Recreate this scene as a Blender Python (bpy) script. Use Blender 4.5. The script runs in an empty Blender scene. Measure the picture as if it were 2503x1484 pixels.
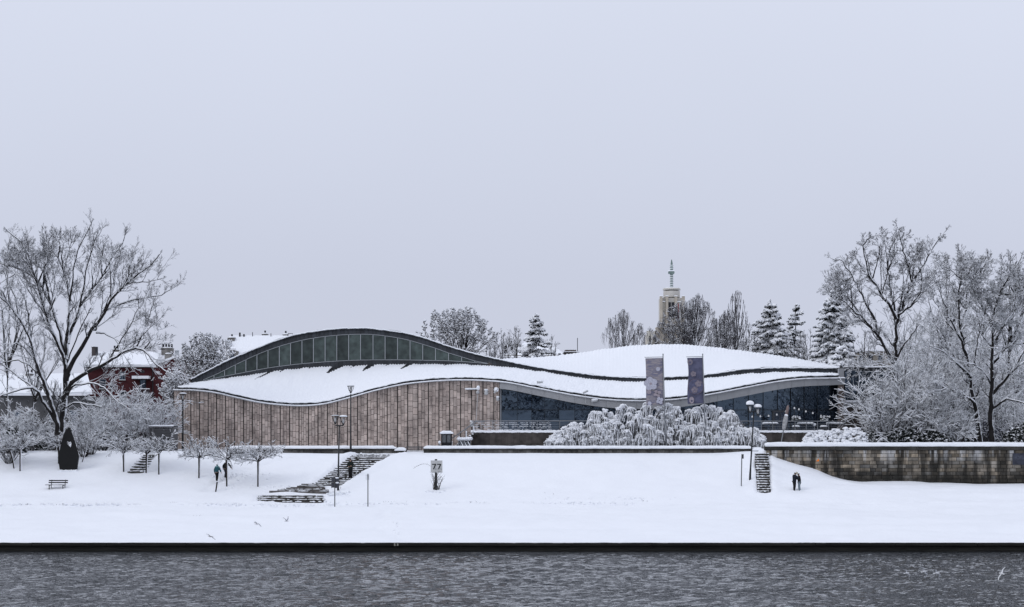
import bpy, math, random
import numpy as np
from mathutils import Vector, Matrix

# ------------------------------------------------------------------ camera, sky, sun, exposure
scene = bpy.context.scene
COL = scene.collection
K, EYE, U0, VH = 2.643e-4, 8.45, 1251.0, 1060.0      # metres per picture unit per metre of distance; eye height above the river

def P(u, v, D):
    return ((u - U0) * D * K, D, EYE - (v - VH) * D * K)

cam_d = bpy.data.cameras.new("camera")
cam_d.sensor_width = 36.0
cam_d.lens = 36.0 / (2502 * K)
cam_d.shift_y = 318.0 / 2502
cam_d.clip_start, cam_d.clip_end = 0.5, 6000
cam = bpy.data.objects.new("camera", cam_d)
cam.location = (0, 0, EYE)
cam.rotation_euler = (math.radians(90), 0, 0)
COL.objects.link(cam)
scene.camera = cam

SUN_EL, SUN_AZ = math.radians(38), math.radians(235)
world = bpy.data.worlds.new("World")
scene.world = world
world.use_nodes = True
nt = world.node_tree
nt.nodes.clear()
sky = nt.nodes.new("ShaderNodeTexSky")
sky.sky_type = 'NISHITA'
sky.sun_disc = False
sky.sun_elevation, sky.sun_rotation = SUN_EL, SUN_AZ
sky.dust_density = 6.0
hs = nt.nodes.new("ShaderNodeHueSaturation")
hs.inputs['Saturation'].default_value = 0.12
bg1 = nt.nodes.new("ShaderNodeBackground")
bg1.inputs['Strength'].default_value = 0.05
tc = nt.nodes.new("ShaderNodeTexCoord")
sep = nt.nodes.new("ShaderNodeSeparateXYZ")
ramp = nt.nodes.new("ShaderNodeValToRGB")              # closed cloud deck: a little brighter towards the zenith
cr = ramp.color_ramp
cr.elements[0].position, cr.elements[0].color = 0.0, (0.585, 0.616, 0.732, 1)
cr.elements[1].position, cr.elements[1].color = 1.0, (0.76, 0.80, 0.93, 1)
for pos, c in ((0.10, (0.579, 0.617, 0.742)), (0.20, (0.633, 0.677, 0.806)), (0.30, (0.683, 0.728, 0.862)), (0.55, (0.71, 0.76, 0.90))):
    e = cr.elements.new(pos)
    e.color = (*c, 1)
nz = nt.nodes.new("ShaderNodeTexNoise")
nz.inputs['Scale'].default_value = 2.2
nz.inputs['Detail'].default_value = 3
mr = nt.nodes.new("ShaderNodeMapRange")
mr.inputs['To Min'].default_value, mr.inputs['To Max'].default_value = 0.955, 1.045
mul = nt.nodes.new("ShaderNodeVectorMath"); mul.operation = 'SCALE'
bg2 = nt.nodes.new("ShaderNodeBackground")
bg2.inputs['Strength'].default_value = 1.0
add = nt.nodes.new("ShaderNodeAddShader")
out = nt.nodes.new("ShaderNodeOutputWorld")
L = nt.links.new
L(sky.outputs[0], hs.inputs['Color']); L(hs.outputs[0], bg1.inputs['Color'])
L(tc.outputs['Generated'], sep.inputs[0]); L(sep.outputs['Z'], ramp.inputs[0])
L(tc.outputs['Generated'], nz.inputs['Vector']); L(nz.outputs['Fac'], mr.inputs['Value'])
L(ramp.outputs[0], mul.inputs[0]); L(mr.outputs[0], mul.inputs['Scale'])
L(mul.outputs[0], bg2.inputs['Color'])
L(bg1.outputs[0], add.inputs[0]); L(bg2.outputs[0], add.inputs[1])
L(add.outputs[0], out.inputs['Surface'])
bg1.inputs['Strength'].default_value = 0.006

sun_d = bpy.data.lights.new("sun", 'SUN')
sun_d.energy = 0.55
sun_d.angle = math.radians(25)
sun_d.color = (1.0, 0.985, 0.96)
sun = bpy.data.objects.new("sun", sun_d)
sun.rotation_euler = Vector((-math.sin(SUN_AZ) * math.cos(SUN_EL), -math.cos(SUN_AZ) * math.cos(SUN_EL), -math.sin(SUN_EL))).to_track_quat('-Z', 'Y').to_euler()
COL.objects.link(sun)

scene.view_settings.view_transform = 'Standard'
scene.view_settings.look = 'None'
scene.view_settings.exposure = 0.0
scene.view_settings.gamma = 1.0
scene.view_settings.use_curve_mapping = False

# ------------------------------------------------------------------ helpers
RNG = random.Random(7)

def curve(pts):
    xs = np.array([p[0] for p in pts], float)
    ys = np.array([p[1] for p in pts], float)
    d = np.diff(ys) / np.diff(xs)
    m = np.empty_like(ys)
    m[0], m[-1] = d[0], d[-1]
    h = np.diff(xs)
    m[1:-1] = (d[:-1] * h[1:] + d[1:] * h[:-1]) / (h[1:] + h[:-1])
    def f(x):
        x = np.clip(np.asarray(x, float), xs[0], xs[-1])
        i = np.clip(np.searchsorted(xs, x) - 1, 0, len(xs) - 2)
        hh = xs[i + 1] - xs[i]
        t = (x - xs[i]) / hh
        r = ((1 + 2 * t) * (1 - t) ** 2 * ys[i] + t * (1 - t) ** 2 * hh * m[i] + t * t * (3 - 2 * t) * ys[i + 1] + t * t * (t - 1) * hh * m[i + 1])
        return float(r) if r.ndim == 0 else r
    return f

def vnoise(x, y, seed=0):
    x, y = np.asarray(x, float), np.asarray(y, float)
    xi, yi = np.floor(x).astype(np.int64), np.floor(y).astype(np.int64)
    fx, fy = x - xi, y - yi
    fx, fy = fx * fx * (3 - 2 * fx), fy * fy * (3 - 2 * fy)
    def h(a, b):
        n = (a * 374761393 + b * 668265263 + seed * 1442695041) & 0xffffffff
        n = ((n ^ (n >> 13)) * 1274126177) & 0xffffffff
        return ((n ^ (n >> 16)) & 0xffff) / 65535.0
    return (h(xi, yi) * (1 - fx) + h(xi + 1, yi) * fx) * (1 - fy) + (h(xi, yi + 1) * (1 - fx) + h(xi + 1, yi + 1) * fx) * fy

def link_mesh(name, me, m, parent=None, loc=None):
    o = bpy.data.objects.new(name, me)
    COL.objects.link(o)
    if m is not None and not me.materials:
        me.materials.append(m)
    if parent is not None:
        o.parent = parent
    if loc is not None:
        o.location = loc
    return o

def wpos(o):
    p = Vector(o.location)
    while o.parent is not None:
        o = o.parent
        p += Vector(o.location)
    return p

class MB:
    def __init__(s):
        s.v, s.f = [], []
    def add(s, v, f):
        n = len(s.v)
        s.v.extend(tuple(q) for q in v)
        s.f.extend(tuple(i + n for i in q) for q in f)
        return s
    def hexa(s, a):                    # 8 corners: bottom ring 4, top ring 4
        return s.add(a, [(3, 2, 1, 0), (4, 5, 6, 7), (0, 1, 5, 4), (1, 2, 6, 5), (2, 3, 7, 6), (3, 0, 4, 7)])
    def box(s, x0, x1, y0, y1, z0, z1):
        return s.hexa([(x0, y0, z0), (x1, y0, z0), (x1, y1, z0), (x0, y1, z0), (x0, y0, z1), (x1, y0, z1), (x1, y1, z1), (x0, y1, z1)])
    def tube(s, pts, rad, n=8, cap=True):
        pts = [Vector(p) for p in pts]
        if not hasattr(rad, '__len__'):
            rad = [rad] * len(pts)
        vs, fs = [], []
        for i, p in enumerate(pts):
            a = pts[max(i - 1, 0)]
            b = pts[min(i + 1, len(pts) - 1)]
            d = (b - a).normalized()
            x = d.cross(Vector((0, 1, 0.03)))
            if x.length < 0.05:
                x = d.cross(Vector((1, 0, 0)))
            x.normalize()
            y = d.cross(x)
            for k in range(n):
                t = 2 * math.pi * k / n
                vs.append(p + (x * math.cos(t) + y * math.sin(t)) * rad[i])
        for i in range(len(pts) - 1):
            for k in range(n):
                k2 = (k + 1) % n
                fs.append((i * n + k, i * n + k2, (i + 1) * n + k2, (i + 1) * n + k))
        if cap:
            fs.append(tuple(range(n - 1, -1, -1)))
            fs.append(tuple(range((len(pts) - 1) * n, len(pts) * n)))
        return s.add(vs, fs)
    def lathe(s, c, prof, n=16, sx=1.0, sy=1.0):
        vs, fs = [], []
        for r, z in prof:
            for k in range(n):
                t = 2 * math.pi * k / n
                vs.append((c[0] + r * sx * math.cos(t), c[1] + r * sy * math.sin(t), c[2] + z))
        for i in range(len(prof) - 1):
            for k in range(n):
                k2 = (k + 1) % n
                fs.append((i * n + k, i * n + k2, (i + 1) * n + k2, (i + 1) * n + k))
        fs.append(tuple(range(n - 1, -1, -1)))
        fs.append(tuple(range((len(prof) - 1) * n, len(prof) * n)))
        return s.add(vs, fs)
    def ell(s, c, r, n=8, m=5, jit=0.0, rng=None):
        prof = []
        vs, fs = [], []
        for i in range(m + 1):
            a = math.pi * i / m - math.pi / 2
            for k in range(n):
                t = 2 * math.pi * (k + 0.5 * (i % 2)) / n
                j = 1 + (rng.uniform(-jit, jit) if rng else 0)
                vs.append((c[0] + r[0] * math.cos(a) * math.cos(t) * j, c[1] + r[1] * math.cos(a) * math.sin(t) * j, c[2] + r[2] * math.sin(a) * j))
        for i in range(m):
            for k in range(n):
                k2 = (k + 1) % n
                fs.append((i * n + k, i * n + k2, (i + 1) * n + k2, (i + 1) * n + k))
        return s.add(vs, fs)
    def extrude(s, poly, dy0, dy1):     # poly: list of (x, z), between y = dy0 (front) and y = dy1
        n = len(poly)
        vs = [(x, dy0, z) for x, z in poly] + [(x, dy1, z) for x, z in poly]
        fs = [tuple(range(n)), tuple(range(2 * n - 1, n - 1, -1))]
        for i in range(n):
            j = (i + 1) % n
            fs.append((j, i, n + i, n + j))
        return s.add(vs, fs)
    def build(s, name, m, parent=None, smooth=False, bevel=0.0):
        off = wpos(parent) if parent is not None else Vector((0, 0, 0))
        me = bpy.data.meshes.new(name)
        me.from_pydata([(p[0] - off.x, p[1] - off.y, p[2] - off.z) for p in s.v], [], s.f)
        me.update()
        if smooth:
            me.shade_smooth()
        o = link_mesh(name, me, m, parent)
        if bevel:
            b = o.modifiers.new("bevel", 'BEVEL')
            b.width, b.segments = bevel, 2
        return o

def grid_mesh(name, X, Y, Z, m, parent=None, smooth=True, mask=None):
    ny, nx = X.shape
    co = np.stack([X, Y, Z], -1).reshape(-1, 3).astype(np.float32)
    if parent is not None:
        co = co - np.array(wpos(parent), np.float32)
    i = np.arange(ny - 1)[:, None] * nx + np.arange(nx - 1)[None, :]
    q = np.stack([i, i + 1, i + nx + 1, i + nx], -1)
    if mask is not None:
        q = q[mask]
    return raw_mesh(name, co, q.reshape(-1, 4), m, parent, smooth)

def raw_mesh(name, co, q, m, parent=None, smooth=True):
    me = bpy.data.meshes.new(name)
    k = q.shape[1]
    me.vertices.add(len(co))
    me.vertices.foreach_set("co", np.ascontiguousarray(co, np.float32).ravel())
    me.loops.add(q.size)
    me.loops.foreach_set("vertex_index", np.ascontiguousarray(q, np.int32).ravel())
    me.polygons.add(len(q))
    me.polygons.foreach_set("loop_start", np.arange(len(q), dtype=np.int32) * k)
    me.update(calc_edges=True)
    me.validate()
    if smooth:
        me.shade_smooth()
    return link_mesh(name, me, m, parent)

def thing(name, label, cat, loc=(0, 0, 0), group=None, rz=0.0):
    o = bpy.data.objects.new(name, None)
    o.empty_display_size = 0.2
    COL.objects.link(o)
    o.location = loc
    o.rotation_euler = (0, 0, rz)
    return tag(o, label, cat, group)

def tag(o, label, cat, group=None):
    o['label'], o['category'] = label, cat
    if group:
        o['group'] = group
    return o

def kind(o, k):
    o['kind'] = k
    return o

def dup(root, loc, label=None, rz=None, scale=None):
    r = root.copy()
    COL.objects.link(r)
    r.location = loc
    if rz is not None:
        r.rotation_euler = (0, 0, rz)
    if scale is not None:
        r.scale = scale if hasattr(scale, '__len__') else (scale,) * 3
    if label:
        r['label'] = label
    for ch in list(root.children):
        c = ch.copy(); COL.objects.link(c); c.parent = r
        for g in list(ch.children):
            d = g.copy(); COL.objects.link(d); d.parent = c
    return r

# ------------------------------------------------------------------ materials
def new_mat(name):
    m = bpy.data.materials.new(name)
    m.use_nodes = True
    n = m.node_tree
    b = n.nodes['Principled BSDF']
    return m, n, b

def mat(name, col, rough=0.8, var=0.0, scale=3.0, bump=0.0, bscale=20.0, rand=0.0, spec=0.3, metal=0.0, stretch=(1, 1, 1), detail=4.0, hue=None):
    """plain stuff with noise variation in world space and a per-piece difference"""
    m, n, b = new_mat(name)
    N, Lk = n.nodes.new, n.links.new
    b.inputs['Roughness'].default_value = rough
    b.inputs['Metallic'].default_value = metal
    b.inputs['Specular IOR Level'].default_value = spec
    c = N('ShaderNodeRGB'); c.outputs[0].default_value = (*col, 1)
    cur = c.outputs[0]
    geo = N('ShaderNodeNewGeometry')
    mp = N('ShaderNodeMapping'); mp.inputs['Scale'].default_value = stretch
    Lk(geo.outputs['Position'], mp.inputs['Vector'])
    if hue is not None:
        oi = N('ShaderNodeObjectInfo')
        a = N('ShaderNodeMath'); a.operation = 'ADD'
        Lk(oi.outputs['Random'], a.inputs[0]); Lk(geo.outputs['Random Per Island'], a.inputs[1])
        fr = N('ShaderNodeMath'); fr.operation = 'FRACT'; Lk(a.outputs[0], fr.inputs[0])
        mu = N('ShaderNodeMath'); mu.operation = 'MULTIPLY'; mu.inputs[1].default_value = 7.31; Lk(fr.outputs[0], mu.inputs[0])
        f2 = N('ShaderNodeMath'); f2.operation = 'FRACT'; Lk(mu.outputs[0], f2.inputs[0])
        mx = N('ShaderNodeMixRGB'); mx.inputs['Color2'].default_value = (*hue, 1)
        Lk(f2.outputs[0], mx.inputs['Fac']); Lk(cur, mx.inputs['Color1']); cur = mx.outputs[0]
    if rand:
        oi = N('ShaderNodeObjectInfo')
        a = N('ShaderNodeMath'); a.operation = 'ADD'
        Lk(oi.outputs['Random'], a.inputs[0]); Lk(geo.outputs['Random Per Island'], a.inputs[1])
        fr = N('ShaderNodeMath'); fr.operation = 'FRACT'; Lk(a.outputs[0], fr.inputs[0])
        r = N('ShaderNodeMapRange'); r.inputs['To Min'].default_value = 1 - rand; r.inputs['To Max'].default_value = 1 + rand
        Lk(fr.outputs[0], r.inputs['Value'])
        s = N('ShaderNodeVectorMath'); s.operation = 'SCALE'
        Lk(cur, s.inputs[0]); Lk(r.outputs[0], s.inputs['Scale']); cur = s.outputs[0]
    if var:
        t = N('ShaderNodeTexNoise'); t.inputs['Scale'].default_value = scale; t.inputs['Detail'].default_value = detail
        Lk(mp.outputs[0], t.inputs['Vector'])
        r = N('ShaderNodeMapRange'); r.inputs['From Min'].default_value = 0.3; r.inputs['From Max'].default_value = 0.7
        r.inputs['To Min'].default_value = 1 - var; r.inputs['To Max'].default_value = 1 + var
        Lk(t.outputs['Fac'], r.inputs['Value'])
        s = N('ShaderNodeVectorMath'); s.operation = 'SCALE'
        Lk(cur, s.inputs[0]); Lk(r.outputs[0], s.inputs['Scale']); cur = s.outputs[0]
    Lk(cur, b.inputs['Base Color'])
    if bump:
        t = N('ShaderNodeTexNoise'); t.inputs['Scale'].default_value = bscale; t.inputs['Detail'].default_value = 3
        Lk(mp.outputs[0], t.inputs['Vector'])
        bp = N('ShaderNodeBump'); bp.inputs['Strength'].default_value = 1.0; bp.inputs['Distance'].default_value = bump
        Lk(t.outputs['Fac'], bp.inputs['Height']); Lk(bp.outputs[0], b.inputs['Normal'])
    return m

SNOW = mat("snow", (0.88, 0.90, 0.935), 0.75, var=0.012, scale=0.6, bump=0.03, bscale=5.0, spec=0.25)
SNOW_SOFT = mat("snow_cap", (0.88, 0.90, 0.935), 0.75, bump=0.02, bscale=6.0, spec=0.25)

def snowy(name, col, thr=0.35, soft=0.2, side=0.55, noise=0.25, nscale=3.0, rough=0.9, var=0.3):
    """bark or foliage with snow lying on the faces that look up and to the weather side"""
    m, n, b = new_mat(name)
    N, Lk = n.nodes.new, n.links.new
    b.inputs['Roughness'].default_value = rough
    b.inputs['Specular IOR Level'].default_value = 0.15
    geo = N('ShaderNodeNewGeometry')
    dt = N('ShaderNodeVectorMath'); dt.operation = 'DOT_PRODUCT'
    v = Vector((side, -0.05, 1)).normalized()
    dt.inputs[1].default_value = v
    Lk(geo.outputs['Normal'], dt.inputs[0])
    t = N('ShaderNodeTexNoise'); t.inputs['Scale'].default_value = nscale; t.inputs['Detail'].default_value = 2
    Lk(geo.outputs['Position'], t.inputs['Vector'])
    nn = N('ShaderNodeMath'); nn.operation = 'MULTIPLY_ADD'; nn.inputs[1].default_value = noise * 2; nn.inputs[2].default_value = -noise
    Lk(t.outputs['Fac'], nn.inputs[0])
    a = N('ShaderNodeMath'); a.operation = 'ADD'
    Lk(dt.outputs['Value'], a.inputs[0]); Lk(nn.outputs[0], a.inputs[1])
    r = N('ShaderNodeMapRange'); r.interpolation_type = 'SMOOTHSTEP'
    r.inputs['From Min'].default_value = thr - soft; r.inputs['From Max'].default_value = thr + soft
    Lk(a.outputs[0], r.inputs['Value'])
    oi = N('ShaderNodeMapRange'); oi.inputs['To Min'].default_value = 1 - var; oi.inputs['To Max'].default_value = 1 + var
    Lk(geo.outputs['Random Per Island'], oi.inputs['Value'])
    c = N('ShaderNodeVectorMath'); c.operation = 'SCALE'; c.inputs[0].default_value = col
    Lk(oi.outputs[0], c.inputs['Scale'])
    mx = N('ShaderNodeMixRGB')
    mx.inputs['Color2'].default_value = (0.88, 0.90, 0.935, 1)
    Lk(r.outputs[0], mx.inputs['Fac']); Lk(c.outputs[0], mx.inputs['Color1'])
    Lk(mx.outputs[0], b.inputs['Base Color'])
    return m
# ------------------------------------------------------------------ ground, river, quay, walls, stairs
prof = curve([(111.8, 0.60), (118, 1.06), (124, 1.50), (130, 1.93), (133.4, 2.20), (134.6, 2.36), (136.2, 2.42), (137, 2.58), (139.6, 3.22), (141, 3.62), (145, 4.98), (149, 6.40), (150.4, 6.52), (151.4, 6.55), (152.2, 6.66), (156, 6.7), (260, 6.9), (900, 9.0)])
flat = curve([(111.8, 0.60), (118, 1.06), (124, 1.50), (130, 1.93), (133.4, 2.20), (134.6, 2.36), (136.2, 2.45), (138.5, 2.9), (140, 3.16), (148.3, 3.74), (149, 3.75)])
mound = curve([(1740, 1.0), (1885, 1.0), (1935, .80), (1985, .59), (2040, .29), (2080, .13), (2150, .05), (2300, 0), (2600, 0)])
U_WALL = 1872.0                                        # picture u of the end of the tall stone wall
XW = (U_WALL - U0) * 148 * K
EDGE_L0, EDGE_L1 = (763, 836), (869, 981)              # left flight: u range at the foot and at the head

def smooth(a, b, x):
    t = np.clip((x - a) / (b - a), 0, 1)
    return t * t * (3 - 2 * t)

def gz(x, y):
    x, y = np.asarray(x, float), np.asarray(y, float)
    u = U0 + x / (np.maximum(y, 1) * K)
    a, b = prof(y), flat(np.minimum(y, 149))
    s = 1 - mound(u)
    # shoulder beside the right-hand stair: the bank keeps its height against the wall
    z = a * (1 - s) + b * s
    up = smooth(148.25, 148.45, y) * smooth(XW - .25, XW + .05, x)
    z = z * (1 - up) + np.maximum(a, 6.95) * up
    return z

def ray_ground(u, v, d0=112.0, d1=158.0):
    D = np.linspace(d0, d1, 1400)
    x = (u - U0) * D * K
    ray = EYE - (v - VH) * D * K
    g = gz(x, D)
    i = np.argmax(g >= ray)
    return float(x[i]), float(D[i]), float(g[i])

# --- staircase geometry (needed to hollow the bank under it)
NST = 19
def stairA(i):                                          # step i counted from the foot: y, z, x0, x1
    t = i / (NST - 1)
    y = 141.6 + t * 8.0
    z = gz(0, y) + 0.02
    u0 = EDGE_L0[0] + (EDGE_L1[0] - EDGE_L0[0]) * t
    u1 = EDGE_L0[1] + (EDGE_L1[1] - EDGE_L0[1]) * t ** 1.0
    return y, float(z), (u0 - U0) * y * K, (u1 - U0) * y * K
stepsA = [stairA(i) for i in range(NST)]
NSB = 4
stepsB = []
for i in range(NSB):
    y = 136.3 + i * 0.62
    stepsB.append((y, EYE - (1226.5 - i * 5.0 - VH) * y * K, (619 + i * 3 - U0) * y * K, (794 - i * 1.2 - U0) * y * K))
NSC = 16
stepsC = []
for i in range(NSC):
    t = i / (NSC - 1)
    y = 139.2 + t * 8.4
    v = 1201 - t * 92
    stepsC.append((y, EYE - (v - VH) * y * K, (1851 - t * 5 - U0) * y * K, (1884 - t * 6 - U0) * y * K))
NSD = 9
stepsD = []
for i in range(NSD):
    t = i / (NSD - 1)
    y = 144.8 + t * 4.6
    stepsD.append((y, float(gz(-36, y)) + .03, (312 + t * 42 - U0) * y * K, (352 + t * 38 - U0) * y * K))

def hollow(x, y):
    dz = np.zeros_like(x)
    for st, dep in ((stepsA, .45), (stepsC, .5), (stepsD, .18), (stepsB, .3)):
        ys = np.array([s[0] for s in st]); a = np.array([s[2] for s in st]); b = np.array([s[3] for s in st])
        ax, bx = np.interp(y, ys, a), np.interp(y, ys, b)
        m = smooth(ys[0] - .1, ys[0] + .15, y) * (1 - smooth(ys[-1] + .35, ys[-1] + .6, y)) * smooth(ax + .0, ax + .35, x) * (1 - smooth(bx - .35, bx - .0, x))
        dz = dz - dep * m
    return dz

ys = np.concatenate([np.arange(111.8, 134, .4), np.arange(134, 152.6, .24), np.arange(153, 170, .7), np.linspace(172, 260, 26), np.linspace(275, 900, 20)])
xs = np.concatenate([np.linspace(-420, -76, 24), np.arange(-74, 74.1, .40), np.linspace(76, 420, 24)])
X, Y = np.meshgrid(xs, ys)
Z = gz(X, Y)
near = (1 - .8 * smooth(147, 150.5, Y)) * (1 - smooth(152, 160, Y)) * smooth(112, 113.5, Y)
Z += near * ((vnoise(X * .13, Y * .35, 1) - .5) * .34 + (vnoise(X * .45, Y * .8, 2) - .5) * .16 + (vnoise(X * 1.2, Y * 1.6, 3) - .5) * .06)
Z += near * .16 * np.exp(-((Y - 134.2) / .4) ** 2) * (vnoise(X * .35, Y, 4) - .15)         # lip of the promenade
rough_ = np.exp(-((Y - (135.2 + .5 * (vnoise(X * .12, X * 0, 5) - .5))) / .45) ** 2)
Z += near * rough_ * (vnoise(X * 1.2, Y * 1.9, 6) - .55) * .26
for (u, v0, v1) in ((947, 1262, 1318), (540, 1180, 1150), (830, 1205, 1212)):             # trodden trails
    pass
tr = curve([(112.5, -7.6), (116, -9.2), (121, -10.2), (127, -10.6), (131, -10.9)])
on = (Y < 131)
Z -= np.where(on, .2 * np.exp(-((X - tr(np.clip(Y, 112.5, 131))) / .28) ** 2) * (vnoise(X * 3, Y * 1.7, 8) > .42), 0)
tr2 = curve([(140, -27.6), (143, -27.0), (146, -24.6), (149, -20)])
on = (Y > 140) & (Y < 149.5)
Z -= np.where(on, .22 * np.exp(-((X - tr2(np.clip(Y, 140, 149))) / .35) ** 2) * (vnoise(X * 2.2, Y * 1.5, 9) > .4), 0)
# snow thrown up beside the stairs
for st in (stepsA, stepsC):
    yy = np.array([s[0] for s in st]); a = np.array([s[2] for s in st]); b = np.array([s[3] for s in st])
    ins = smooth(yy[0] - .8, yy[0], Y) * (1 - smooth(yy[-1] + .2, yy[-1] + .8, Y))
    for e, sg in ((a, -1), (b, 1)):
        ex = np.interp(Y, yy, e) + sg * .35
        Z += ins * np.exp(-((X - ex) / .45) ** 2) * (.10 + .16 * vnoise(X * 1.7, Y * 1.3, 11))
Z += hollow(X, Y)
ground = kind(grid_mesh("ground", X, Y, Z, SNOW), 'structure')
ground['label'] = "snow-covered river bank sloping up to the street"

M_RAILG = mat('grey_picket', (.10, .10, .105), .6)
# --- quay
M_QUAY = mat("quay_concrete", (0.012, 0.0115, 0.010), 0.7, var=.5, scale=1.2, bump=.05, bscale=4, rand=.25, stretch=(.4, 1, 2.5))
M_QUAY2 = mat("quay_beam", (0.016, 0.015, 0.013), 0.65, var=.5, scale=1.5, bump=.04, bscale=4, rand=.3, stretch=(.3, 1, 2))
quay = thing("quay_wall", "low black wet quay wall along the water's edge", "quay wall", (0, 112, 0))
MB().box(-420, 420, 111.9, 113, -2, .5).build("wall_face", M_QUAY, quay)
x = -62.0
while x < 62:
    w = RNG.uniform(5.2, 6.2)
    MB().box(x + .015, x + w - .015, 111.72, 111.9 - .002, .36 + RNG.uniform(-.008, .008), .575 + RNG.uniform(-.008, .008)).build("coping_beam", M_QUAY2, quay, bevel=.02)
    x += w
# ragged snow edge hanging over the quay
xs2 = np.arange(-70, 70, .12)
rag = (vnoise(xs2 * 1.2, xs2 * 0, 21) * .06 + vnoise(xs2 * 5, xs2 * 0, 22) * .04)
rows = []
for (yo, zo) in ((.55, .0), (.12, .03), (-.06, .015), (-.10, -.015)):
    rows.append(np.stack([xs2, np.full_like(xs2, 111.9 + yo) - rag * (yo < .1), .60 + zo - rag * .35 * (zo < -.0)], -1))
rows.append(np.stack([xs2, np.full_like(xs2, 111.9), .575 - rag * .2], -1))
R = np.stack(rows)
kind(grid_mesh("snow_edge", R[..., 0], R[..., 1], R[..., 2], SNOW_SOFT, quay), 'stuff')
M_WHITE = mat("white_paint", (0.7, 0.7, 0.7), .6)
mk = thing("quay_marker", "small pale metal mooring ring plate on the black quay wall", "mooring plate", P(968, 1331, 111.7))
cx, cy, cz = P(968, 1331, 111.68)
MB().box(cx - .16, cx - .05, cy - .02, cy, cz - .09, cz + .1).box(cx - .05, cx + .05, cy - .02, cy, cz - .09, cz - .05).box(cx + .05, cx + .16, cy - .02, cy, cz - .09, cz + .1).build("plate", mat("pale_plate", (.35, .34, .3), .7), mk)
MB().tube([(cx - .035, cy - .03, cz + .12), (cx - .035, cy - .05, cz - .05), (cx, cy - .05, cz - .1), (cx + .035, cy - .05, cz - .05), (cx + .035, cy - .03, cz + .12)], .018, 5).build("ring", M_QUAY, mk)

# --- river
mw, n, b = new_mat("river_water")
N, Lk = n.nodes.new, n.links.new
b.inputs['Base Color'].default_value = (0.014, 0.017, 0.021, 1)
b.inputs['Roughness'].default_value = 0.05
b.inputs['IOR'].default_value = 1.33
geo = N('ShaderNodeNewGeometry')
bps = None
gmp = N('ShaderNodeMapping'); gmp.inputs['Scale'].default_value = (.05, .14, 1); gmp.inputs['Rotation'].default_value = (0, 0, .1)
Lk(geo.outputs['Position'], gmp.inputs['Vector'])
gn = N('ShaderNodeTexNoise'); gn.inputs['Scale'].default_value = 1.6; gn.inputs['Detail'].default_value = 3
Lk(gmp.outputs[0], gn.inputs['Vector'])
gust = N('ShaderNodeMapRange')                      # gusts: calmer and rougher patches of water
gust.inputs['From Min'].default_value = .35; gust.inputs['From Max'].default_value = .65; gust.inputs['To Min'].default_value = .55; gust.inputs['To Max'].default_value = 1.0
Lk(gn.outputs['Fac'], gust.inputs['Value'])
for sc, st, dist, det in ((1.0, (1.6, 2.2, 1), .24, 2), (1.0, (3.6, 4.2, 1), .30, 2), (1.0, (8.5, 9.5, 1), .10, 1)):
    mp = N('ShaderNodeMapping'); mp.inputs['Scale'].default_value = st; mp.inputs['Rotation'].default_value = (0, 0, .12)
    Lk(geo.outputs['Position'], mp.inputs['Vector'])
    t = N('ShaderNodeTexNoise'); t.inputs['Scale'].default_value = sc; t.inputs['Detail'].default_value = det; t.inputs['Distortion'].default_value = .4
    Lk(mp.outputs[0], t.inputs['Vector'])
    bp = N('ShaderNodeBump'); bp.inputs['Distance'].default_value = dist; bp.inputs['Strength'].default_value = 1
    Lk(t.outputs['Fac'], bp.inputs['Height']); Lk(gust.outputs[0], bp.inputs['Strength'])
    if bps is not None:
        Lk(bps.outputs[0], bp.inputs['Normal'])
    bps = bp
Lk(bps.outputs[0], b.inputs['Normal'])
wx = np.concatenate([np.linspace(-420, -60, 20), np.arange(-58, 58.1, .26), np.linspace(60, 420, 20)])
wy = np.concatenate([np.linspace(-60, 58, 10), np.linspace(60, 70, 12), np.arange(70.5, 112.2, .2)])
WX, WY = np.meshgrid(wx, wy)
a = .12
RX, RY = WX * math.cos(a) + WY * math.sin(a), -WX * math.sin(a) + WY * math.cos(a)
def ridge(n_):
    return 1 - np.abs(2 * n_ - 1)
WZ = (vnoise(RX * .16, RY * .3, 31) - .5) * .10 + ridge(vnoise(RX * .45, RY * .95, 32)) * .06 + ridge(vnoise(RX * 1.15, RY * 2.0, 33)) * .05 + (vnoise(RX * 2.4, RY * 2.6, 34) - .5) * .06
WZ *= smooth(58, 72, WY) * (1 - .75 * smooth(109, 112, WY))
water = kind(grid_mesh("river", WX, WY, WZ - .08, mw), 'structure')
water['label'] = "grey choppy river in the foreground"

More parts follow.
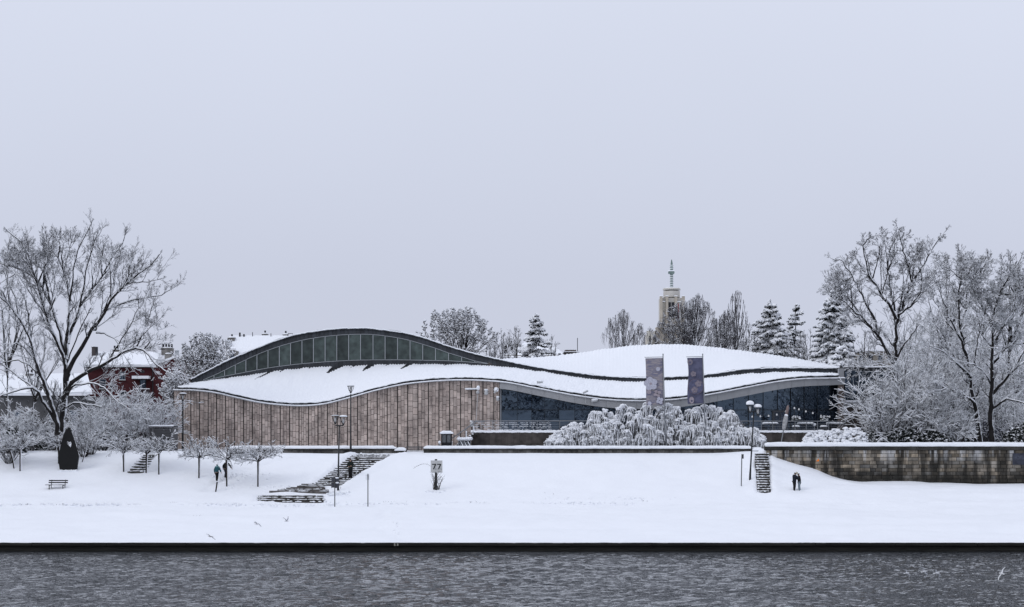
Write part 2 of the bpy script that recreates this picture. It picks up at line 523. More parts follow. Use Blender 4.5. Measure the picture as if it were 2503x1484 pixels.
# --- stairs
M_STEP = mat("step_stone", (0.050, 0.047, 0.042), .85, var=.6, scale=2.5, bump=.03, bscale=6, rand=.4)
def stair(label, st, riser, tread, snowy_, seed, slope_left=0.0):
    rng = random.Random(seed)
    y0, z0, a0, b0 = st[0]
    t = thing("stone_staircase", label, "staircase", ((a0 + b0) / 2, y0, z0 - riser))
    sn = MB()
    for i, (y, z, a, b_) in enumerate(st):
        jt = .16 if b_ - a > 3 else .04
        a += rng.uniform(-jt, jt); b_ += rng.uniform(-jt, jt)
        MB().box(a, b_, y, y + tread, z - riser * 1.6, z).build("step", M_STEP, t, bevel=.012)
        # trodden snow left on the treads, in ragged strips
        x = a
        while x < b_:
            w = rng.uniform(.08, .42)
            e = min(x - a, b_ - x) / max(.1, b_ - a)
            p = snowy_ + .5 * max(0, .16 - e) / .16
            if rng.random() < p:
                h = rng.uniform(.02, .085) * (1.4 if e < .08 else 1)
                w = min(w, max(.08, b_ - x)); sn.ell((x + w / 2, y + rng.uniform(.05, .22), z + h * .15), (w * .55, rng.uniform(.08, .22), h), 7, 4, .15, rng)
            x += w * .8
        if rng.random() < .95:                           # a thin line of snow on the back of each tread
            x = a + rng.uniform(0, .4)
            while x < b_ - .3:
                w = rng.uniform(.5, 1.6)
                w = min(w, b_ - x); sn.ell((x + w / 2, y + tread - .02, z + .01), (w * .5, .12, rng.uniform(.03, .065)), 8, 4, .1, rng)
                x += w * rng.uniform(.9, 1.5)
    kind(sn.build("trodden_snow", SNOW_SOFT, t, smooth=True), 'stuff')
    return t
stair("broad dark stone stairs slanting up the bank, a person in black on them", stepsA, .165, .46, .68, 1)
stair("low flight of four half-buried stone steps at the foot of the bank", stepsB, .13, .64, .55, 2)
stair("narrow steep stone stairs beside the end of the tall stone wall", stepsC, .235, .58, .45, 3)
stair("half-buried snowy steps among the small trees right of the black sculpture", stepsD, .2, .6, .85, 4)
M_LAND = mat('landing_slush', (.11, .10, .095), .85, var=.6, scale=3)
# landing slabs between the two left flights
ld = thing("landing", "trodden snowy landing slab between the two left flights of steps", "landing", P(740, 1203, 140))
sn = MB(); rng = random.Random(5)
for i in range(9):
    y = 139.3 + i * .27
    u0_, u1_ = 652 + i * 13 + rng.uniform(-8, 14), 800 - i * 2 + rng.uniform(-26, 6)
    z = float(gz((u0_ - U0) * y * K, y)) + .02
    MB().box((u0_ - U0) * y * K, (u1_ - U0) * y * K, y, y + .2, z - .1, z + .15 + .03 * (i % 2)).build("slab", M_LAND, ld)
    x, x1 = (u0_ - U0) * y * K, (u1_ - U0) * y * K
    while x < x1:
        w = rng.uniform(.2, 1.1)
        if rng.random() < .62:
            sn.ell((x + w / 2, y + .05, z + .13), (w * .6, .12, rng.uniform(.02, .045)), 7, 4, .2, rng)
        x += w
kind(sn.build("trodden_snow", SNOW_SOFT, ld, smooth=True), 'stuff')

# --- snow cap strips that lie on long copings
def snow_strip(name, x0, x1, y0, y1, z, h, parent, seed=0, step=.16):
    xs_ = np.arange(x0, x1 + step * .5, step)
    nn = lambda s, a_: (vnoise(xs_ * 1.1, xs_ * 0 + s, seed) - .5) * a_ + (vnoise(xs_ * 4, xs_ * 0 + s, seed + 1) - .5) * a_ * .6
    endf = np.clip(np.minimum(xs_ - x0, x1 - xs_) / .25, .25, 1) ** .5
    rows = [(y0, .0, .02), (y0 - .04, .3, .05), (y0 - .01, .75, .06), (y0 + .09, 1.0, .07), ((y0 + y1) / 2, 1.08, .08), (y1, .7, .05), (y1, 0, 0)]
    Xs = np.stack([xs_] * len(rows))
    Ys = np.stack([yy + nn(i * 3.3, .06) * (i < 4) for i, (yy, _, _) in enumerate(rows)])
    Zs = np.stack([z + (hh * h + nn(i * 5.1 + 9, amp * .8)) * endf for i, (_, hh, amp) in enumerate(rows)])
    return grid_mesh(name, Xs, Ys, Zs, SNOW_SOFT, parent)

# --- low walls at the crest of the bank
M_LOW = mat("low_wall_stone", (0.085, 0.082, 0.076), .9, var=.7, scale=1.6, bump=.03, bscale=7, rand=.45, stretch=(1, 1, .5))
M_COPE = mat("dark_coping", (0.035, 0.034, 0.031), .85, var=.5, scale=1.2, bump=.02, bscale=6, rand=.2)
def low_wall(label, u0, u1, vt, D, seed, stepped):
    rng = random.Random(seed)
    x0, zt = P(u0, vt, D)[0], P(u0, vt, D)[2]
    x1 = P(u1, vt, D)[0]
    w = thing("parapet_wall", label, "low wall", ((x0 + x1) / 2, D, 6.6))
    MB().box(x0 + .03, x1 - .03, D + .06, D + .5, 6.0, zt - .14).build("wall_core", M_COPE, w)
    x = x0
    st = MB()
    while x < x1 - .1:
        b_ = min(rng.uniform(.35, .95), x1 - x)
        st.box(x + .012, x + b_ - .012, D + rng.uniform(-.012, .02), D + .06 - .002, 6.25, zt - .15)
        x += b_
    kind(st.build("face_stone", M_LOW, w), 'stuff')
    xe = x1 - (1.1 if stepped else 0)
    x = x0
    while x < xe - .05:
        b_ = min(rng.uniform(1.6, 2.4), xe - x)
        MB().box(x + .008, x + b_ - .008, D - .10, D + .58, zt - .14, zt + rng.uniform(-.008, .008)).build("coping_slab", M_COPE, w, bevel=.015)
        x += b_
    snow_strip("snow_cap", x0, xe, D - .1, D + .58, zt, .27, w, seed)
    if stepped:
        MB().box(xe + .01, x1 - .03, D - .06, D + .52, 6.3, zt - .2).build("end_block", M_COPE, w)
        snow_strip("snow_cap", xe - .1, x1, D - .1, D + .55, zt - .2, .3, w, seed + 3)
    return w
low_wall("low snow-capped parapet wall behind the broad stairs, left of the gap", 560, 994, 1096.6, 151.2, 41, True)
low_wall("long low snow-capped parapet wall in front of the weeping bushes", 1035, 1866, 1096.6, 151.2, 42, True)

# --- tall stone wall on the right
M_STONE = mat("wall_stone", (0.245, 0.205, 0.155), .9, var=.45, scale=1.3, bump=.04, bscale=6, rand=.55, hue=(.145, .14, .13), detail=6)
# dark damp and lime streaks belong to the stones themselves
n = M_STONE.node_tree; N, Lk = n.nodes.new, n.links.new
b = n.nodes['Principled BSDF']
src = b.inputs['Base Color'].links[0].from_socket
geo = N('ShaderNodeNewGeometry'); sp = N('ShaderNodeSeparateXYZ'); Lk(geo.outputs['Position'], sp.inputs[0])
mp = N('ShaderNodeMapping'); mp.inputs['Scale'].default_value = (1.6, .1, .22); Lk(geo.outputs['Position'], mp.inputs[0])
t1 = N('ShaderNodeTexNoise'); t1.inputs['Scale'].default_value = .9; t1.inputs['Detail'].default_value = 5; Lk(mp.outputs[0], t1.inputs['Vector'])
r1 = N('ShaderNodeMapRange'); r1.inputs['From Min'].default_value = .46; r1.inputs['From Max'].default_value = .60; Lk(t1.outputs['Fac'], r1.inputs['Value'])
mx1 = N('ShaderNodeMixRGB'); mx1.inputs['Color2'].default_value = (.016, .015, .013, 1)
s1 = N('ShaderNodeMath'); s1.operation = 'MULTIPLY'; s1.inputs[1].default_value = .84; Lk(r1.outputs[0], s1.inputs[0])
Lk(s1.outputs[0], mx1.inputs['Fac']); Lk(src, mx1.inputs['Color1'])
# damp grime rises from the foot of the wall: patchy, fixed to the stones
t3 = N('ShaderNodeTexNoise'); t3.inputs['Scale'].default_value = .55; t3.inputs['Detail'].default_value = 6; Lk(geo.outputs['Position'], t3.inputs['Vector'])
hz = N('ShaderNodeMapRange'); hz.inputs['From Min'].default_value = 5.6; hz.inputs['From Max'].default_value = 3.7; Lk(sp.outputs['Z'], hz.inputs['Value'])
sm = N('ShaderNodeMath'); sm.operation = 'MULTIPLY_ADD'; sm.inputs[1].default_value = .55; Lk(hz.outputs[0], sm.inputs[0]); Lk(t3.outputs['Fac'], sm.inputs[2])
r3 = N('ShaderNodeMapRange'); r3.inputs['From Min'].default_value = .62; r3.inputs['From Max'].default_value = .9; r3.inputs['To Max'].default_value = .88; Lk(sm.outputs[0], r3.inputs['Value'])
mx3 = N('ShaderNodeMixRGB'); mx3.inputs['Color2'].default_value = (.02, .019, .016, 1); Lk(r3.outputs[0], mx3.inputs['Fac']); Lk(mx1.outputs[0], mx3.inputs['Color1'])
# pale lime runs below the coping
mp2 = N('ShaderNodeMapping'); mp2.inputs['Scale'].default_value = (1.5, .1, .12); mp2.inputs['Location'].default_value = (7, 0, 0); Lk(geo.outputs['Position'], mp2.inputs[0])
t2 = N('ShaderNodeTexNoise'); t2.inputs['Scale'].default_value = 1.1; t2.inputs['Detail'].default_value = 3; Lk(mp2.outputs[0], t2.inputs['Vector'])
h2 = N('ShaderNodeMapRange'); h2.inputs['From Min'].default_value = 5.6; h2.inputs['From Max'].default_value = 6.7; Lk(sp.outputs['Z'], h2.inputs['Value'])
m2 = N('ShaderNodeMapRange'); m2.inputs['From Min'].default_value = .52; m2.inputs['From Max'].default_value = .62; m2.inputs['To Max'].default_value = .8; Lk(t2.outputs['Fac'], m2.inputs['Value'])
p2 = N('ShaderNodeMath'); p2.operation = 'MULTIPLY'; Lk(h2.outputs[0], p2.inputs[0]); Lk(m2.outputs[0], p2.inputs[1])
mx2 = N('ShaderNodeMixRGB'); mx2.inputs['Color2'].default_value = (.55, .55, .55, 1); Lk(p2.outputs[0], mx2.inputs['Fac']); Lk(mx3.outputs[0], mx2.inputs['Color1'])
Lk(mx2.outputs[0], b.inputs['Base Color'])

DW = 148.0
ZT = P(0, 1091, DW)[2]
tw = thing("stone_wall", "tall stained stone block retaining wall with a snow-covered top", "stone wall", (XW + 14, DW, 3.7))
X1W = XW + 58
MB().box(XW + .05, X1W, DW + .10, DW + .62, 2.5, ZT - .36).build("wall_core", mat("mortar", (.03, .028, .025), .95), tw)
rng = random.Random(11)
ch = .345
row, z = 0, ZT - .36
stones = []
while z > 3.1:
    x = XW
    first = True
    while x < X1W - .2:
        b_ = min(rng.uniform(.48, 1.1) * (.55 if first and row % 2 else 1), X1W - x)
        first = False
        zz = z - ch
        gl = float(gz(x + b_ / 2, DW - .1))
        if z > gl - .35:
            stones.append((x, x + b_, zz, z))
        x += b_
    row += 1
    z -= ch
rng2 = random.Random(12)
stones.sort(key=lambda s: s[0] > P(2530, 0, DW)[0])
far = MB()
for i, (a_, b_, c_, d_) in enumerate(stones):
    y0 = DW + rng2.uniform(-.018, .022)
    m_ = MB().box(a_ + .02, b_ - .02, y0, DW + .10 - .002, c_ + .018, d_ - .018)
    if i < 290:
        m_.build("stone", M_STONE, tw, bevel=.012)
    else:
        far.add(m_.v, m_.f)
if far.v:
    kind(far.build("stone_course", M_STONE, tw), 'stuff')
x = XW - .12
while x < X1W:
    b_ = rng.uniform(1.7, 2.6)
    MB().box(x + .008, x + b_ - .008, DW - .14, DW + .7, ZT - .36 + .002, ZT + rng.uniform(-.006, .006)).build("coping_slab", M_COPE, tw, bevel=.02)
    x += b_
snow_strip("snow_cap", XW - .16, X1W, DW - .15, DW + .75, ZT, .36, tw, 61)
pz = P(1998, 1125, DW - .03)
om = thing("orange_mark", "small bright orange triangle fixed to the tall stone wall", "marker", pz)
MB().extrude([(pz[0] - .17, pz[2] - .1), (pz[0] + .13, pz[2] - .1), (pz[0] + .11, pz[2] + .15), (pz[0] + .02, pz[2] + .07)], DW - .05, DW - .025).build("plate", mat("orange", (.85, .22, .01), .6), om)
a_, c_ = P(2474, 1108, DW - .05), P(2512, 1136, DW - .05)
pl = thing("wall_plaque", "grey blue metal plaque at the right end of the stone wall", "plaque", ((a_[0] + c_[0]) / 2, DW - .05, c_[2]))
MB().box(a_[0], c_[0], DW - .075, DW - .022, c_[2], a_[2]).build("plate", mat("plaque_metal", (.035, .038, .055), .6, var=.3, scale=3, bump=.01), pl, bevel=.01)
MB().box(a_[0] + .06, c_[0] - .06, DW - .082, DW - .0755, c_[2] + .5, c_[2] + .9).build("relief_panel", mat("plaque_relief", (.05, .055, .075), .6, var=.5, scale=9), pl)
# loose twigs and frozen grass stalks poking through the snow
gr = MB(); rng = random.Random(77)
def tuft(u, v, nst, h):
    x, y, z = ray_ground(u, v)
    for _ in range(nst):
        dx, dy = rng.uniform(-.5, .5), rng.uniform(-.3, .3)
        l = rng.uniform(.3, 1) * h
        gr.tube([(x + dx, y + dy, z - .1), (x + dx + rng.uniform(-.5, .5) * l, y + dy, z + l * .6), (x + dx + rng.uniform(-1, 1) * l, y + dy, z + l)], [.014, .01, .006], 3, False)
for u, v in ((480, 1262), (1150, 1228), (1180, 1230), (430, 1230), (300, 1232), (150, 1233), (60, 1234), (690, 1196), (820, 1192), (1345, 1207), (1875, 1190), (1895, 1195), (1900, 1180), (1905, 1195), (2110, 1204), (2200, 1208), (2385, 1206), (1580, 1225), (1000, 1228), (950, 1227), (660, 1190), (1855, 1205)):
    tuft(u, v, rng.randint(2, 5), .14)
kind(gr.build("grass_stalks", mat("dry_stalk", (.05, .04, .03), .9), None), 'stuff')

# kicked-up clods along the promenade edge and beside the steps
cl = MB(); rng = random.Random(78)
def clods(u0, u1, v, n, sp=2.0, size=.065):
    for _ in range(n):
        u = rng.uniform(u0, u1)
        x, y, z = ray_ground(u, v + rng.uniform(-sp, sp))
        s_ = size * rng.uniform(.4, 1.2)
        cl.ell((x, y, z + s_ * .1), (s_ * rng.uniform(.8, 2.2), s_, s_ * .8), 6, 4, .25, rng)
clods(800, 1560, 1230, 150, 3); clods(-10, 600, 1233, 150, 2, .08); clods(1330, 1650, 1219, 40, 3); clods(2080, 2260, 1206, 26, 2); clods(2370, 2402, 1207, 14, 2, .09)
clods(1880, 1920, 1188, 60, 14, .075); clods(1800, 1850, 1195, 30, 8, .06); clods(540, 720, 1192, 40, 5); clods(620, 830, 1234, 60, 3)
clods(800, 860, 1206, 40, 5, .075); clods(1040, 1090, 1201, 14, 3); clods(520, 660, 1165, 40, 10, .07); clods(960, 975, 1290, 20, 26, .06)
tag(kind(cl.build("snow_clods", SNOW_SOFT, None, True), 'stuff'), "kicked-up clods of snow along the promenade", "snow")
# picket railing in the gap between the two low walls
pr = thing("picket_railing", "short grey picket railing in the gap between the two low walls", "railing", P(1014, 1104, 152.4))
for k in range(15):
    x = P(994 + k * 2.9, 0, 152.4)[0]
    MB().box(x - .025, x + .025, 152.38, 152.43, 6.4, 7.22).build("picket", M_RAILG, pr)
a_, c_ = P(992, 0, 152.4)[0], P(1037, 0, 152.4)[0]
MB().box(a_, c_, 152.43, 152.47, 7.1, 7.17).build("rail", M_RAILG, pr)
# ------------------------------------------------------------------ the museum
T1 = curve([(469, 926), (512, 904), (558, 881), (627, 852), (675, 833), (731, 817), (786, 808), (825, 804), (870, 802.5), (900, 803), (943, 808), (992, 815), (1041, 828), (1103, 849), (1164, 866), (1222, 879.5), (1297, 895), (1404, 911), (1478, 919.5), (1578, 923.5), (1680, 919), (1722, 916), (1829, 902), (1931, 899.5), (2050, 900.5)])
GT = curve([(497, 928), (523, 917), (575, 891.5), (627, 867), (682, 846.5), (738, 831.5), (795, 822), (851, 817.5), (910, 817.5), (943, 821), (1002, 832), (1032, 841), (1063, 850.5), (1095, 862), (1128, 872), (1159, 881.5), (1195, 888.5)])
GB = curve([(497, 931), (549, 920), (601, 910), (655, 900), (738, 889.5), (794, 885), (853, 881.5), (942, 880), (1032, 881), (1128, 884), (1195, 889.5)])
C1 = curve([(469, 938), (527, 930), (597, 921), (675, 909), (749, 901), (855, 896), (930, 893), (1041, 892.5), (1164, 894), (1214, 897), (1297, 906), (1371, 917), (1463, 930), (1578, 934), (1680, 928), (1722, 926), (1816, 916), (1931, 911), (2050, 914)])
E1 = curve([(434, 946), (471, 946.5), (527, 952.5), (582, 965), (638, 976.5), (693, 982.5), (749, 984), (795, 979.5), (844, 967.5), (917, 947.5), (992, 931.5), (1041, 926), (1115, 922), (1189, 923.5), (1239, 928), (1315, 942.5), (1409, 960), (1489, 970), (1580, 972.5), (1650, 969), (1722, 959), (1818, 941), (1883, 928.5), (1936, 921), (2050, 917)])
R1 = curve([(440, 946), (469, 940), (700, 905), (900, 893), (1100, 888), (1222, 880), (1256, 878), (1355, 872), (1414, 864), (1476, 855.5), (1543, 847.5), (1623, 843.5), (1722, 849), (1802, 858), (1883, 869), (1963, 881), (2050, 897)])
DF = curve([(425, 167.5), (500, 165.4), (600, 163.2), (800, 160.8), (1000, 159.6), (1222, 159.0), (1500, 158.7), (1700, 159.3), (1900, 161.3), (2063, 164)])
DC, DR = 173.0, 194.0
UL, UR = 425.0, 2063.0

M_TILE = mat("sandstone_panel", (0.475, 0.39, 0.345), .9, var=.26, scale=1.4, bump=.012, bscale=9, rand=.16, hue=(.45, .38, .34), detail=6)
n = M_TILE.node_tree; N, Lk = n.nodes.new, n.links.new
b = n.nodes['Principled BSDF']; src = b.inputs['Base Color'].links[0].from_socket
geo = N('ShaderNodeNewGeometry'); mp = N('ShaderNodeMapping'); mp.inputs['Scale'].default_value = (1.5, 1.5, .45); Lk(geo.outputs['Position'], mp.inputs[0])
t1 = N('ShaderNodeTexNoise'); t1.inputs['Scale'].default_value = .8; t1.inputs['Detail'].default_value = 8; t1.inputs['Roughness'].default_value = .68; Lk(mp.outputs[0], t1.inputs['Vector'])
r1 = N('ShaderNodeMapRange'); r1.inputs['From Min'].default_value = .47; r1.inputs['From Max'].default_value = .70; r1.inputs['To Max'].default_value = .8; Lk(t1.outputs['Fac'], r1.inputs['Value'])
mx = N('ShaderNodeMixRGB'); mx.inputs['Color2'].default_value = (.10, .085, .08, 1); Lk(r1.outputs[0], mx.inputs['Fac']); Lk(src, mx.inputs['Color1']); Lk(mx.outputs[0], b.inputs['Base Color'])
M_GROOVE = mat("dark_joint", (.05, .043, .04), .95, var=.4, scale=3)
M_ZINC = mat("zinc_cladding", (.030, .034, .040), .55, var=.22, scale=2.2, rand=.28, bump=.006, bscale=3, spec=.4)
M_ROOF = mat("roof_metal", (.03, .032, .036), .6, var=.3, scale=2)
M_FASC = mat("fascia_metal", (.30, .305, .315), .6, var=.06, scale=2, rand=.04, spec=.35)
M_SEAM = mat("fascia_seam", (.55, .56, .58), .5)
M_ALU = mat("aluminium_bar", (.36, .38, .40), .45, spec=.5)
M_STEEL = mat("steel_rail", (.22, .23, .245), .4, metal=.3, spec=.5)
M_DARKF = mat("dark_frame", (.010, .011, .013), .5)
M_BROWN = mat("brown_stone_panel", (.062, .054, .049), .85, var=.4, scale=1.6, rand=.25, bump=.01, bscale=8)
M_PIER = mat("brown_pier_stone", (.115, .093, .083), .85, var=.3, scale=1.6, rand=.18)

def glassmat(name, col, rough=.03, spec=.6, tintvar=.5, bump=.0, scale=.5):
    m = mat(name, col, rough, var=tintvar, scale=scale, spec=spec, rand=.35)
    if bump:
        n = m.node_tree; b = n.nodes['Principled BSDF']
        t = n.nodes.new('ShaderNodeTexNoise'); t.inputs['Scale'].default_value = .5
        g = n.nodes.new('ShaderNodeNewGeometry'); n.links.new(g.outputs['Position'], t.inputs['Vector'])
        bp = n.nodes.new('ShaderNodeBump'); bp.inputs['Distance'].default_value = bump
        n.links.new(t.outputs['Fac'], bp.inputs['Height']); n.links.new(bp.outputs[0], b.inputs['Normal'])
    return m
M_GLASS = glassmat("dark_window_glass", (.006, .010, .018), .02, .7, .5, .02, .4)
M_GLASS.node_tree.nodes['Principled BSDF'].inputs['IOR'].default_value = 1.95
M_GLASS.node_tree.nodes['Principled BSDF'].inputs['Specular IOR Level'].default_value = .5
M_GLASS.node_tree.nodes['Principled BSDF'].inputs['Specular Tint'].default_value = (.62, .80, 1, 1)
M_CLER = glassmat("curtained_glass", (.050, .066, .062), .25, .35, .42, .0, 1.6)

mus = thing("museum_building", "long low museum with a wavy snow-covered roof, pale stone wall and dark glass front", "building", P(1240, 1100, 161))
mus.location.z = 6.7

def strip_prism(u0, u1, fT, fB, D, th, nseg=1, Df=None, dz=0.0):
    """a plate following two picture curves at its own distance, th thick"""
    m = MB()
    us = [u0 + (u1 - u0) * i / nseg for i in range(nseg + 1)]
    vs = []
    for u in us:
        d = Df(u) if Df else D
        for dd in (d - th, d):
            x = (u - U0) * d * K
            vs.append((x, dd, EYE - (fB(u) - VH) * d * K))
            vs.append((x, dd, EYE - (fT(u) - VH) * d * K))
    fs = []
    for i in range(nseg):
        o, p = 4 * i, 4 * i + 4
        fs += [(o, p, p + 1, o + 1), (o + 2, o + 3, p + 3, p + 2), (o + 1, p + 1, p + 3, o + 3), (o, o + 2, p + 2, p)]
    fs += [(0, 1, 3, 2), (4 * nseg, 4 * nseg + 2, 4 * nseg + 3, 4 * nseg + 1)]
    return m.add(vs, fs)

# --- stone wall of the left half: dark core, bays of three tile columns
W1 = lambda u: E1(u) + 9.0
UST = 1221.0
strip_prism(UL, UST, lambda u: W1(u) - 1, lambda u: 1112.0, 0, .3, 60, Df=lambda u: DF(u) + .3).build("wall_core", M_GROOVE, mus)
rng = random.Random(21)
tiles = []
u = UL + .3
bay = 0
while u < UST - 3:
    w = 20.5 + (u - UL) / (UST - UL) * 7.0 + rng.uniform(-.7, .7)
    if u + w > UST - 8:
        w = UST - u
    nc = 3 if rng.random() < .82 else (4 if rng.random() < .5 else 2)
    gap = 1.7
    cw = (w - gap) / nc
    depth = rng.uniform(-.03, .05)
    base = rng.uniform(0, 17)
    for c in range(nc):
        a = u + gap * .5 + c * cw
        v = 1110 + base * .3 + rng.uniform(0, 14) * .8
        v = 1108.0
        first = True
        while True:
            h = rng.choice((13.5, 15, 16.5, 18, 11.5)) * (1 + (u - UL) / (UST - UL) * .25) + rng.uniform(-1, 1)
            if first:
                h *= rng.uniform(.4, 1.0); first = False
            top = v - h
            lim = max(W1(a), W1(a + cw)) + .6
            last = top < lim + 5
            if last:
                top = None
            tiles.append((a + .38, a + cw - .38, v - .45, top, depth + rng.uniform(-.012, .012)))
            if last:
                break
            v = top
    u += w
    bay += 1
def tile_mesh(t):
    a, c, vb, vt, dep = t
    d0, d1 = DF(a), DF(c)
    ta, tc_ = (W1(a) + .2, W1(c) + .2) if vt is None else (vt + .45, vt + .45)
    q = []
    for dd in (-.075 - dep, 0.0):
        for (uu, vv, d) in ((a, vb, d0), (c, vb, d1), (c, tc_, d1), (a, ta, d0)):
            x = (uu - U0) * d * K
            q.append((x, d + dd, EYE - (vv - VH) * d * K))
    return MB().add(q, [(0, 1, 2, 3), (7, 6, 5, 4), (0, 4, 5, 1), (1, 5, 6, 2), (2, 6, 7, 3), (3, 7, 4, 0)])
tiles.sort(key=lambda t: -(t[1] - t[0]) * (t[2] - (t[3] if t[3] else W1(t[0]))))
rest = MB()
for i, t in enumerate(tiles):
    m_ = tile_mesh(t)
    if i < 300:
        m_.build("stone_panel", M_TILE, mus)
    else:
        rest.add(m_.v, m_.f)
kind(rest.build("stone_cladding", M_TILE, mus), 'stuff')

# --- coping ledge with its line of snow, along the whole front
Lf = lambda off: (lambda u: E1(u) + off)
strip_prism(UL, UR, Lf(7.6), Lf(9.6), 0, .75, 150, Df=lambda u: DF(u) + .35).build("coping_ledge", M_FASC, mus)
us = np.arange(UL, UR + .1, 1.2)
dF = DF(us); xx = (us - U0) * dF * K
nn = lambda s, a_: (vnoise(us * .12, us * 0 + s, 71) - .5) * a_ + (vnoise(us * .5, us * 0 + s, 72) - .5) * a_ * .5
zb = EYE - (E1(us) + 8.2 - VH) * dF * K
rows = [(-.42, 0, 0), (-.46, .05, .02), (-.42, .10, .03), (-.28, .13, .02), (.2, .13, .02), (.4, .1, 0)]
kind(grid_mesh("ledge_snow", np.stack([xx] * 6), np.stack([dF + a_ + nn(i * 3, .05) for i, (a_, _, _) in enumerate(rows)]), np.stack([zb + h_ + nn(i * 7 + 50, am) for i, (_, h_, am) in enumerate(rows)]), SNOW_SOFT, mus), 'structure')

# --- lower roof: metal deck, snow blanket with standing-seam ridges, bare patches near the clerestory
ns, ntt = 1400, 30
s = np.linspace(0, 1, ns)[None, :]; t = np.linspace(0, 1, ntt)[:, None]
uE = 434 + (2049 - 434) * s; uC = 466 + (2049 - 466) * s
def roofpt(s_, t_, dzE=0.0, dzC=0.0):
    uE = 434 + (2049 - 434) * s_; uC = 466 + (2049 - 466) * s_
    dE = DF(uE) - .30
    xE, zE = (uE - U0) * dE * K, EYE - (E1(uE) - VH) * dE * K + dzE
    xC, zC = (uC - U0) * DC * K, EYE - (C1(uC) - VH) * DC * K + dzC
    xC = xC * (DC - .2) / DC
    return xE + (xC - xE) * t_, dE + (DC - .06 - dE) * t_, zE + (zC - zE) * t_
S, T = np.broadcast_arrays(s, t)
shift = np.interp(uE, [430, 600, 1000, 1300, 2060], [130, 110, 60, 10, -30]) / 1615.0
X, Y, Z = roofpt(S, T)
ph = (S - T * shift) * 1615.0 / 7.4
Z = Z + .10 + np.interp(uE, [430, 1000, 1250, 2050], [.016, .014, .006, .005]) * np.cos(2 * np.pi * ph) * smooth(.02, .12, T) + (vnoise(S * 90, T * 5, 81) - .5) * .10 + (vnoise(S * 400, T * 12, 82) - .5) * .05
# seam ends show as scallops where the snow meets the dark band
Z = Z + smooth(.93, 1.0, T) * .03 * (np.cos(2 * np.pi * ph) + vnoise(S * 300, T * 0, 83) - .6)
Z = Z - .10 * (1 - smooth(0, .03, T)) ** 2
mask = np.ones((ntt - 1, ns - 1), bool)
Um = (466 + (2049 - 466) * S)[:-1, :-1]; Tm = T[:-1, :-1]
for (b0, b1, tip, tlen) in ((655, 678, 627, .30), (812, 849, 802, .24), (897, 923, 890, .27), (993, 1015, 983, .31), (690, 700, 684, .08), (864, 872, 858, .07), (948, 956, 943, .07), (1090, 1098, 1085, .08), (758, 764, 753, .06)):
    d = 1 - Tm
    f = np.clip(d / tlen, 0, 1)
    left = b0 + (tip - 1.5 - b0) * f + 4 * (vnoise(Um * 0 + b0, Tm * 24, 85) - .5) * (1 - f)
    right = b1 + (tip + 1.5 - b1) * f ** .8 + 8 * (vnoise(Um * 0 + b0, Tm * 30, 86) - .5) * (1 - f)
    mask &= ~((d < tlen) & (Um > left) & (Um < right))
ro = grid_mesh("roof_snow", X, Y, Z, SNOW_SOFT, mus, mask=mask)
# rounded front lip of the snow blanket
s2 = np.linspace(0, 1, 1200)
rows = []
ph2 = s2 * 1615 / 7.4
wob = (vnoise(s2 * 140, s2 * 0, 91) - .5) * .07 + (vnoise(s2 * 500, s2 * 0, 92) - .5) * .04
for (yo, zo) in ((.12, .05), (-.06, .03), (-.10, -.01), (-.06, -.05), (.12, -.06)):
    x_, y_, z_ = roofpt(s2, 0 * s2)
    rows.append(np.stack([x_, y_ + yo + wob * .5, z_ + zo + wob * (zo < 0)], -1))
R = np.stack(rows)
kind(grid_mesh("snow_lip", R[..., 0], R[..., 1], R[..., 2], SNOW_SOFT, mus), 'structure')
s3 = np.linspace(0, 1, 160)[None, :]; t3 = np.linspace(0, 1, 5)[:, None]
S3, T3 = np.broadcast_arrays(s3, t3)
X3, Y3, Z3 = roofpt(S3, T3)
grid_mesh("roof_deck", X3, Y3, Z3 - .08, M_ROOF, mus)
strip_prism(434, 2049, Lf(-.5), Lf(8.4), 0, .25, 150, Df=lambda u: DF(u) + .1).build("roof_edge", M_ROOF, mus)

# --- clerestory: upper and lower bands of zinc panels, curtained panes, frame bars
def band(fT, fB, u0, u1, w0, w1, D, seed):
    rng = random.Random(seed)
    u = u0
    while u < u1 - 1:
        f = (u - u0) / (u1 - u0)
        w = (w0 + (w1 - w0) * f) * rng.uniform(.93, 1.07)
        e = min(u + w, u1)
        if e > u1 - 4: e = u1
        strip_prism(u + .35, e - .35, fT, fB, D + rng.uniform(-.02, .012), .10).build("cladding_panel", M_ZINC, mus)
        u = e
loB = lambda u: GT(u) if u < 1190 else C1(u) + 1.5
band(T1, lambda u: (GT(max(u, 497)) if u > 497 else C1(u) + .5) if u < 1190 else C1(u) + 2, 469, 2049, 9.3, 11.8, DC, 31)
band(GB, lambda u: C1(u) + 2.5, 497, 1190, 9.2, 10.6, DC + .02, 32)
strip_prism(469, 2050, T1, lambda u: C1(u) + 3, DC + .25, .2, 120).build("band_backing", M_DARKF, mus)
cj = [497, 523, 549, 575, 601, 628, 655, 682.6, 710, 738, 766, 794.5, 823, 852, 881, 911.5, 941, 971.5, 1002, 1033, 1064, 1096, 1128, 1160, 1194]
for a, c in zip(cj[:-1], cj[1:]):
    strip_prism(a + .6, c - .6, lambda u: GT(u) + .8, lambda u: GB(u) - .8, DC + .02, .04, 3).build("clerestory_pane", M_CLER, mus)
for a in cj[1:-1]:
    strip_prism(a - .7, a + .7, GT, GB, DC - .04, .08).build("glazing_bar", M_ALU, mus)
strip_prism(497, 1194, lambda u: GT(u) - .1, lambda u: GT(u) + .9, DC - .03, .09, 80).build("frame_rail", M_ALU, mus)
strip_prism(497, 1194, lambda u: GB(u) - .9, lambda u: GB(u) + .2, DC - .03, .09, 80).build("frame_rail", M_ALU, mus)

